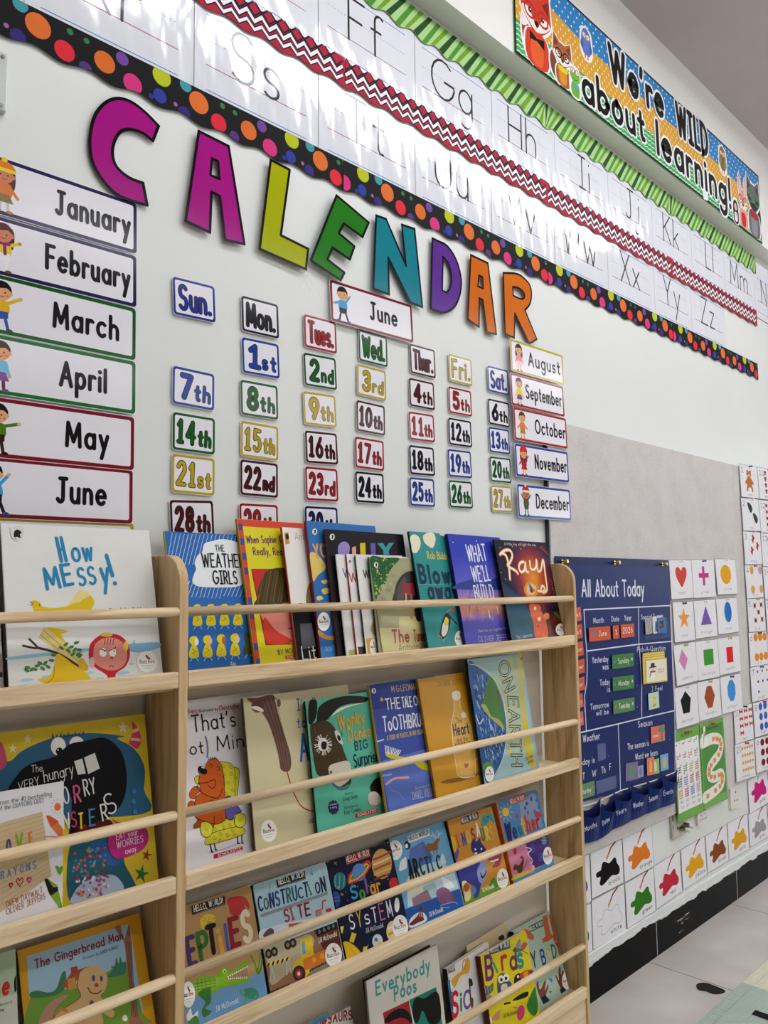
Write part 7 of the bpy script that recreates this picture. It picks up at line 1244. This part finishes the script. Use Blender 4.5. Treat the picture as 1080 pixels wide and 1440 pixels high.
s.S([(742,1178),(765,1200),(790,1250),(792,1300),(770,1332),(735,1310),(725,1300),(745,1240)], 'c8406a'); s.P([(745,1225),(775,1215),(782,1232),(744,1245)], 'e0c080'); s.P([(738,1270),(790,1275),(790,1290),(734,1285)], 'e0c080'); s.S([(0,1310),(15,1305),(40,1400),(20,1440),(0,1440)], 'c04a68')
for x, y, k in ((155,1278,26),(72,1330,26),(692,1212,30)): s.P([(x+k*(1 if i % 2 == 0 else .4)*math.sin(i*PI/5), y-k*1.15*(1 if i % 2 == 0 else .4)*math.cos(i*PI/5)) for i in range(10)], 'e0d9a8')
s.at(C2); s.S([(60,215),(95,110),(170,50),(290,15),(370,-50),(450,-68),(560,-85),(640,-20),(672,80),(672,190),(640,280),(560,350),(480,400),(370,470),(365,200)], '0e0d12'); s.S([(365,460),(420,400),(560,350),(600,370),(590,410),(480,460)], '4a1a1c')
s.P([(395,40),(438,25),(457,105),(415,112)], 'dcdcd8'); s.P([(448,20),(505,-5),(532,78),(470,108)], 'dcdcd8'); s.S([(470,470),(560,440),(680,400),(660,560),(700,640),(730,715),(600,740),(380,800),(372,500)], '27586c'); s.S([(480,480),(560,470),(640,560),(600,600),(520,550)], '2f5a94')
s.S([(660,560),(700,470),(770,420),(810,480),(842,680),(745,712),(700,650)], 'cdb22c'); s.S([(385,800),(395,740),(440,690),(520,655),(600,645),(645,680),(655,730),(560,765)], 'a9bcd2')
r_ = random.Random(6)
for i in range(70): s.z -= s.DZ*.7*(i % 2); x, y = r_.uniform(385,560), r_.uniform(500,660); s.P([(x,y-9),(x+11,y-4),(x+8,y+8),(x-4,y+5)], r_.choice(['3f7f94','b8703a','c8502a','8a3a4a','2a4a6a','5a9aa0']))
for i in range(55): x = r_.uniform(400,575); y = r_.uniform(660,790)-(x-400)*.12+10; s.P([(x,y-9),(x+11,y-4),(x+8,y+8),(x-4,y+5)], r_.choice(['c05a7a','d8a4b0','a83a6a','d8803a','e0d4dc','9a4a8a']))
for i in range(20): x, y = r_.uniform(390,560), r_.uniform(385,450); s.E(x, y, 9, 9, r_.choice(['6a1c1c','8a2a20','4a1418']), n=7)
for x, y in ((715,200),(720,310),(712,255)): s.E(x, y, 12, 14, '3a78b0', n=10)
s.part('badge', label='magenta speech bubble'); s.S([(575,470),(590,420),(630,385),(595,345),(640,365),(720,360),(780,400),(790,460),(760,510),(690,545),(620,558),(585,520)], 'b02a74'); s.T("They'll", (620,410), (720,385), 32, 'e9c8da', .1); s.T('EAT your', (620,460), (735,430), 32, 'e9c8da', .1); s.T('WORRIES', (622,505), (765,468), 36, 'e9c8da', .1); s.T('away.', (668,535), (732,515), 30, 'e9c8da', .1)
for x, y, k, c_ in ((782,540,36,'8a2a3a'),(755,640,52,'1f6a2c')): s.P([(x+k*.8*(1 if i % 2 == 0 else .3)*math.sin(i*PI/5+.2), y-k*(1 if i % 2 == 0 else .3)*math.cos(i*PI/5+.2)) for i in range(10)], c_)
s.part('title'); W_ = 'd9d9d6'; s.T('The', (168,102), (228,92), 38, W_, .08, jit=.05); s.T('VERY', (100,196), (212,166), 46, W_, .08, jit=.05); s.T('hungry', (235,150), (395,108), 62, W_, .08, jit=.05); s.T('WO', (300,285), (376,260), 88, W_, .1, jit=.03); s.T('R', (395,262), (436,252), 88, 'c05a8a', .13); s.T('RY', (450,225), (515,205), 84, W_, .1, jit=.03); s.T('MONS', (230,425), (412,385), 82, ['d9d9d6','d9d9d6','d9d9d6','b83a6a'], .1); s.T('T', (420,400), (448,394), 80, 'd8c02a', .13); s.T('E', (475,385), (510,378), 86, '3f7aa0', .12); s.T('R', (545,358), (582,345), 86, W_, .1); s.T('S', (575,330), (630,300), 110, W_, .08); s.done()
s = book('crayons', 'white picture book with child-like coloured capitals, an orange and a green crayon', 'dedde0', SECB); s.part('illustration'); s.at(C2)
s.P([(-20,375),(225,308),(250,490),(275,650),(-20,860)], 'c9b38c')
for i in range(16): s.L([(-15,395+i*28),(228+i*2.6,330+i*21)], .5, 'a8946c')
s.S([(290,282),(300,262),(318,266),(325,285),(312,302),(294,300)], 'd8703a')
for i in range(12): a_ = i*PI/6; s.L([(306+28*math.cos(a_),283+32*math.sin(a_)),(306+38*math.cos(a_),283+44*math.sin(a_))], .6, 'd8804a')
s.P([(245,330),(262,328),(300,350),(345,400),(362,470),(330,460),(290,410),(268,385)], 'd8743a'); s.P([(245,330),(262,328),(315,360),(275,392)], 'c8562a'); s.L([(305,445),(265,440),(235,445)], 1, 'c85a4a', True)
s.P([(238,670),(255,665),(305,700),(378,800),(384,835),(352,850),(310,810),(268,752)], '7fa02a'); s.P([(236,668),(252,664),(285,712),(308,708),(310,730),(270,757),(258,735)], '1c2218')
s.S([(318,645),(300,615),(295,600),(308,598),(318,606),(330,596),(340,600),(335,622)], '6aa02a')
for x, y, k in ((58,702,12),(105,685,22),(155,672,14)): s.L([(x,y+k),(x-k*.8,y-k*.3),(x-k*.4,y-k),(x,y-k*.4),(x+k*.4,y-k*1.1),(x+k*.8,y-k*.4),(x,y+k)], 1.4, 'b8303a', True)
s.part('title'); s.T('L', (-12,550), (10,545), 70, 'c8362a', .14); s.T('O', (34,528), (62,520), 66, '5a4a78', .16); s.T('V', (85,508), (128,495), 76, '8aa02a', .16); s.T('E', (158,488), (180,480), 66, 'd87a3a', .17); s.T('C', (-28,690), (-5,684), 45, '3a78b0', .12)
for i, ch in enumerate('RAYONS'): s.T(ch, (5+i*34, 668-i*11), (26+i*34, 661-i*11), 40, '3a78b0', .12, jit=.06)
s.part('author'); s.T('from the #1 bestselling', (-12,275), (275,222), 24, '55555c', .1, jit=.06); s.T('of the CRAYONS QUIT', (-10,305), (234,258), 24, '55555c', .1, jit=.06); s.T('DREW DAYWALT', (35,820), (230,740), 32, 'a86a34', .1, jit=.06); s.T('OLIVER JEFFERS', (35,860), (245,772), 32, 'a86a34', .1, jit=.06); s.done()
s = book('ginger', 'orange-bordered picture book with a biscuit figure, cottage and tree', 'd39a1c', 'books on the left bay third tier', spine='1a1410'); s.part('illustration'); s.at(C2)
s.P([(142,1080),(690,905),(772,1440),(175,1560)], '9cc0d6'); s.S([(165,1290),(240,1275),(320,1265),(420,1220),(560,1170),(665,1120),(760,1380),(770,1440),(178,1550)], '6f9a3a'); s.S([(160,1275),(200,1262),(260,1272),(300,1250),(330,1170),(350,1165),(345,1250),(280,1290),(170,1300)], '3f7a54')
s.S([(575,1190),(600,1150),(590,1130),(610,1130),(620,1085),(632,1120),(640,1080),(652,1110),(672,1110),(668,1165),(640,1180)], '3f7a64')
s.P([(330,1235),(385,1160),(480,1130),(440,1180),(360,1250)], 'a8503a'); s.P([(360,1200),(400,1190),(410,1250),(365,1262)], 'c8924a'); s.P([(375,1140),(412,1130),(416,1165),(380,1172)], '9a4a34'); s.S([(205,1440),(250,1340),(330,1290),(360,1290),(300,1350),(260,1440)], 'b88a74')
s.S([(420,1180),(450,1145),(500,1130),(550,1150),(572,1200),(560,1260),(535,1290),(575,1330),(610,1380),(590,1405),(545,1380),(550,1430),(530,1480),(380,1480),(400,1400),(350,1400),(290,1440),(275,1420),(320,1370),(400,1320),(430,1290),(412,1240)], 'd2ad7a'); s.L([(420,1180),(412,1240),(430,1290),(400,1320),(320,1370),(275,1420)], 1.4, '8a5a2a', True)
s.E(498,1196,9,16,'3a4a8a'); s.E(540,1198,8,15,'3a4a8a'); s.E(514,1232,11,12,'b8522a'); s.L([(468,1245),(485,1272),(515,1278),(540,1262)], 1.6, '7a2a1c', True); s.E(488,1332,12,20,'6a5a7a'); s.L([(300,1385),(330,1360),(355,1370)], 4, 'c8824a')
s.S([(612,925),(640,915),(650,960),(665,985),(680,930),(690,905),(698,1000),(705,1150),(715,1300),(745,1400),(765,1440),(690,1440),(700,1340),(680,1180),(665,1020),(640,975)], '9a6a54')
for i in range(4): s.L([(672+i*9,1000),(690+i*7,1200),(705+i*9,1400)], .8, '5a3424', True)
s.S([(655,1400),(668,1390),(680,1410),(672,1425),(655,1420)], 'eceae0'); s.E(663,1405,5,5,'d8b23a')
s.part('title'); s.T('The Gingerbread Man', (186,1145), (658,985), 46, '8a2434', .17, gap=.14); s.part('author'); s.T('Pictures by', (443,1098), (530,1070), 16, '20303a', .12); s.T('KAREN SCHMIDT', (535,1068), (632,1035), 16, '20303a', .12); s.done()
s = book('egreen', 'pale green and white book with a red letter, at the left edge', 'a9bfa0', 'books on the left bay third tier'); s.part('illustration'); s.at(C2); s.P([(-40,1310),(95,1275),(108,1440),(-40,1480)], 'cfd0c4'); s.S([(75,1210),(90,1180),(94,1215),(88,1260),(78,1265)], '17171a'); s.part('title'); s.T('e', (8,1285), (52,1275), 95, 'c83a2a', .2); s.part('author'); s.T('illustrated by', (0,1345), (65,1325), 14, '5a6a54', .12); s.T('Young', (0,1375), (22,1368), 16, '5a6a54', .12); s.done()
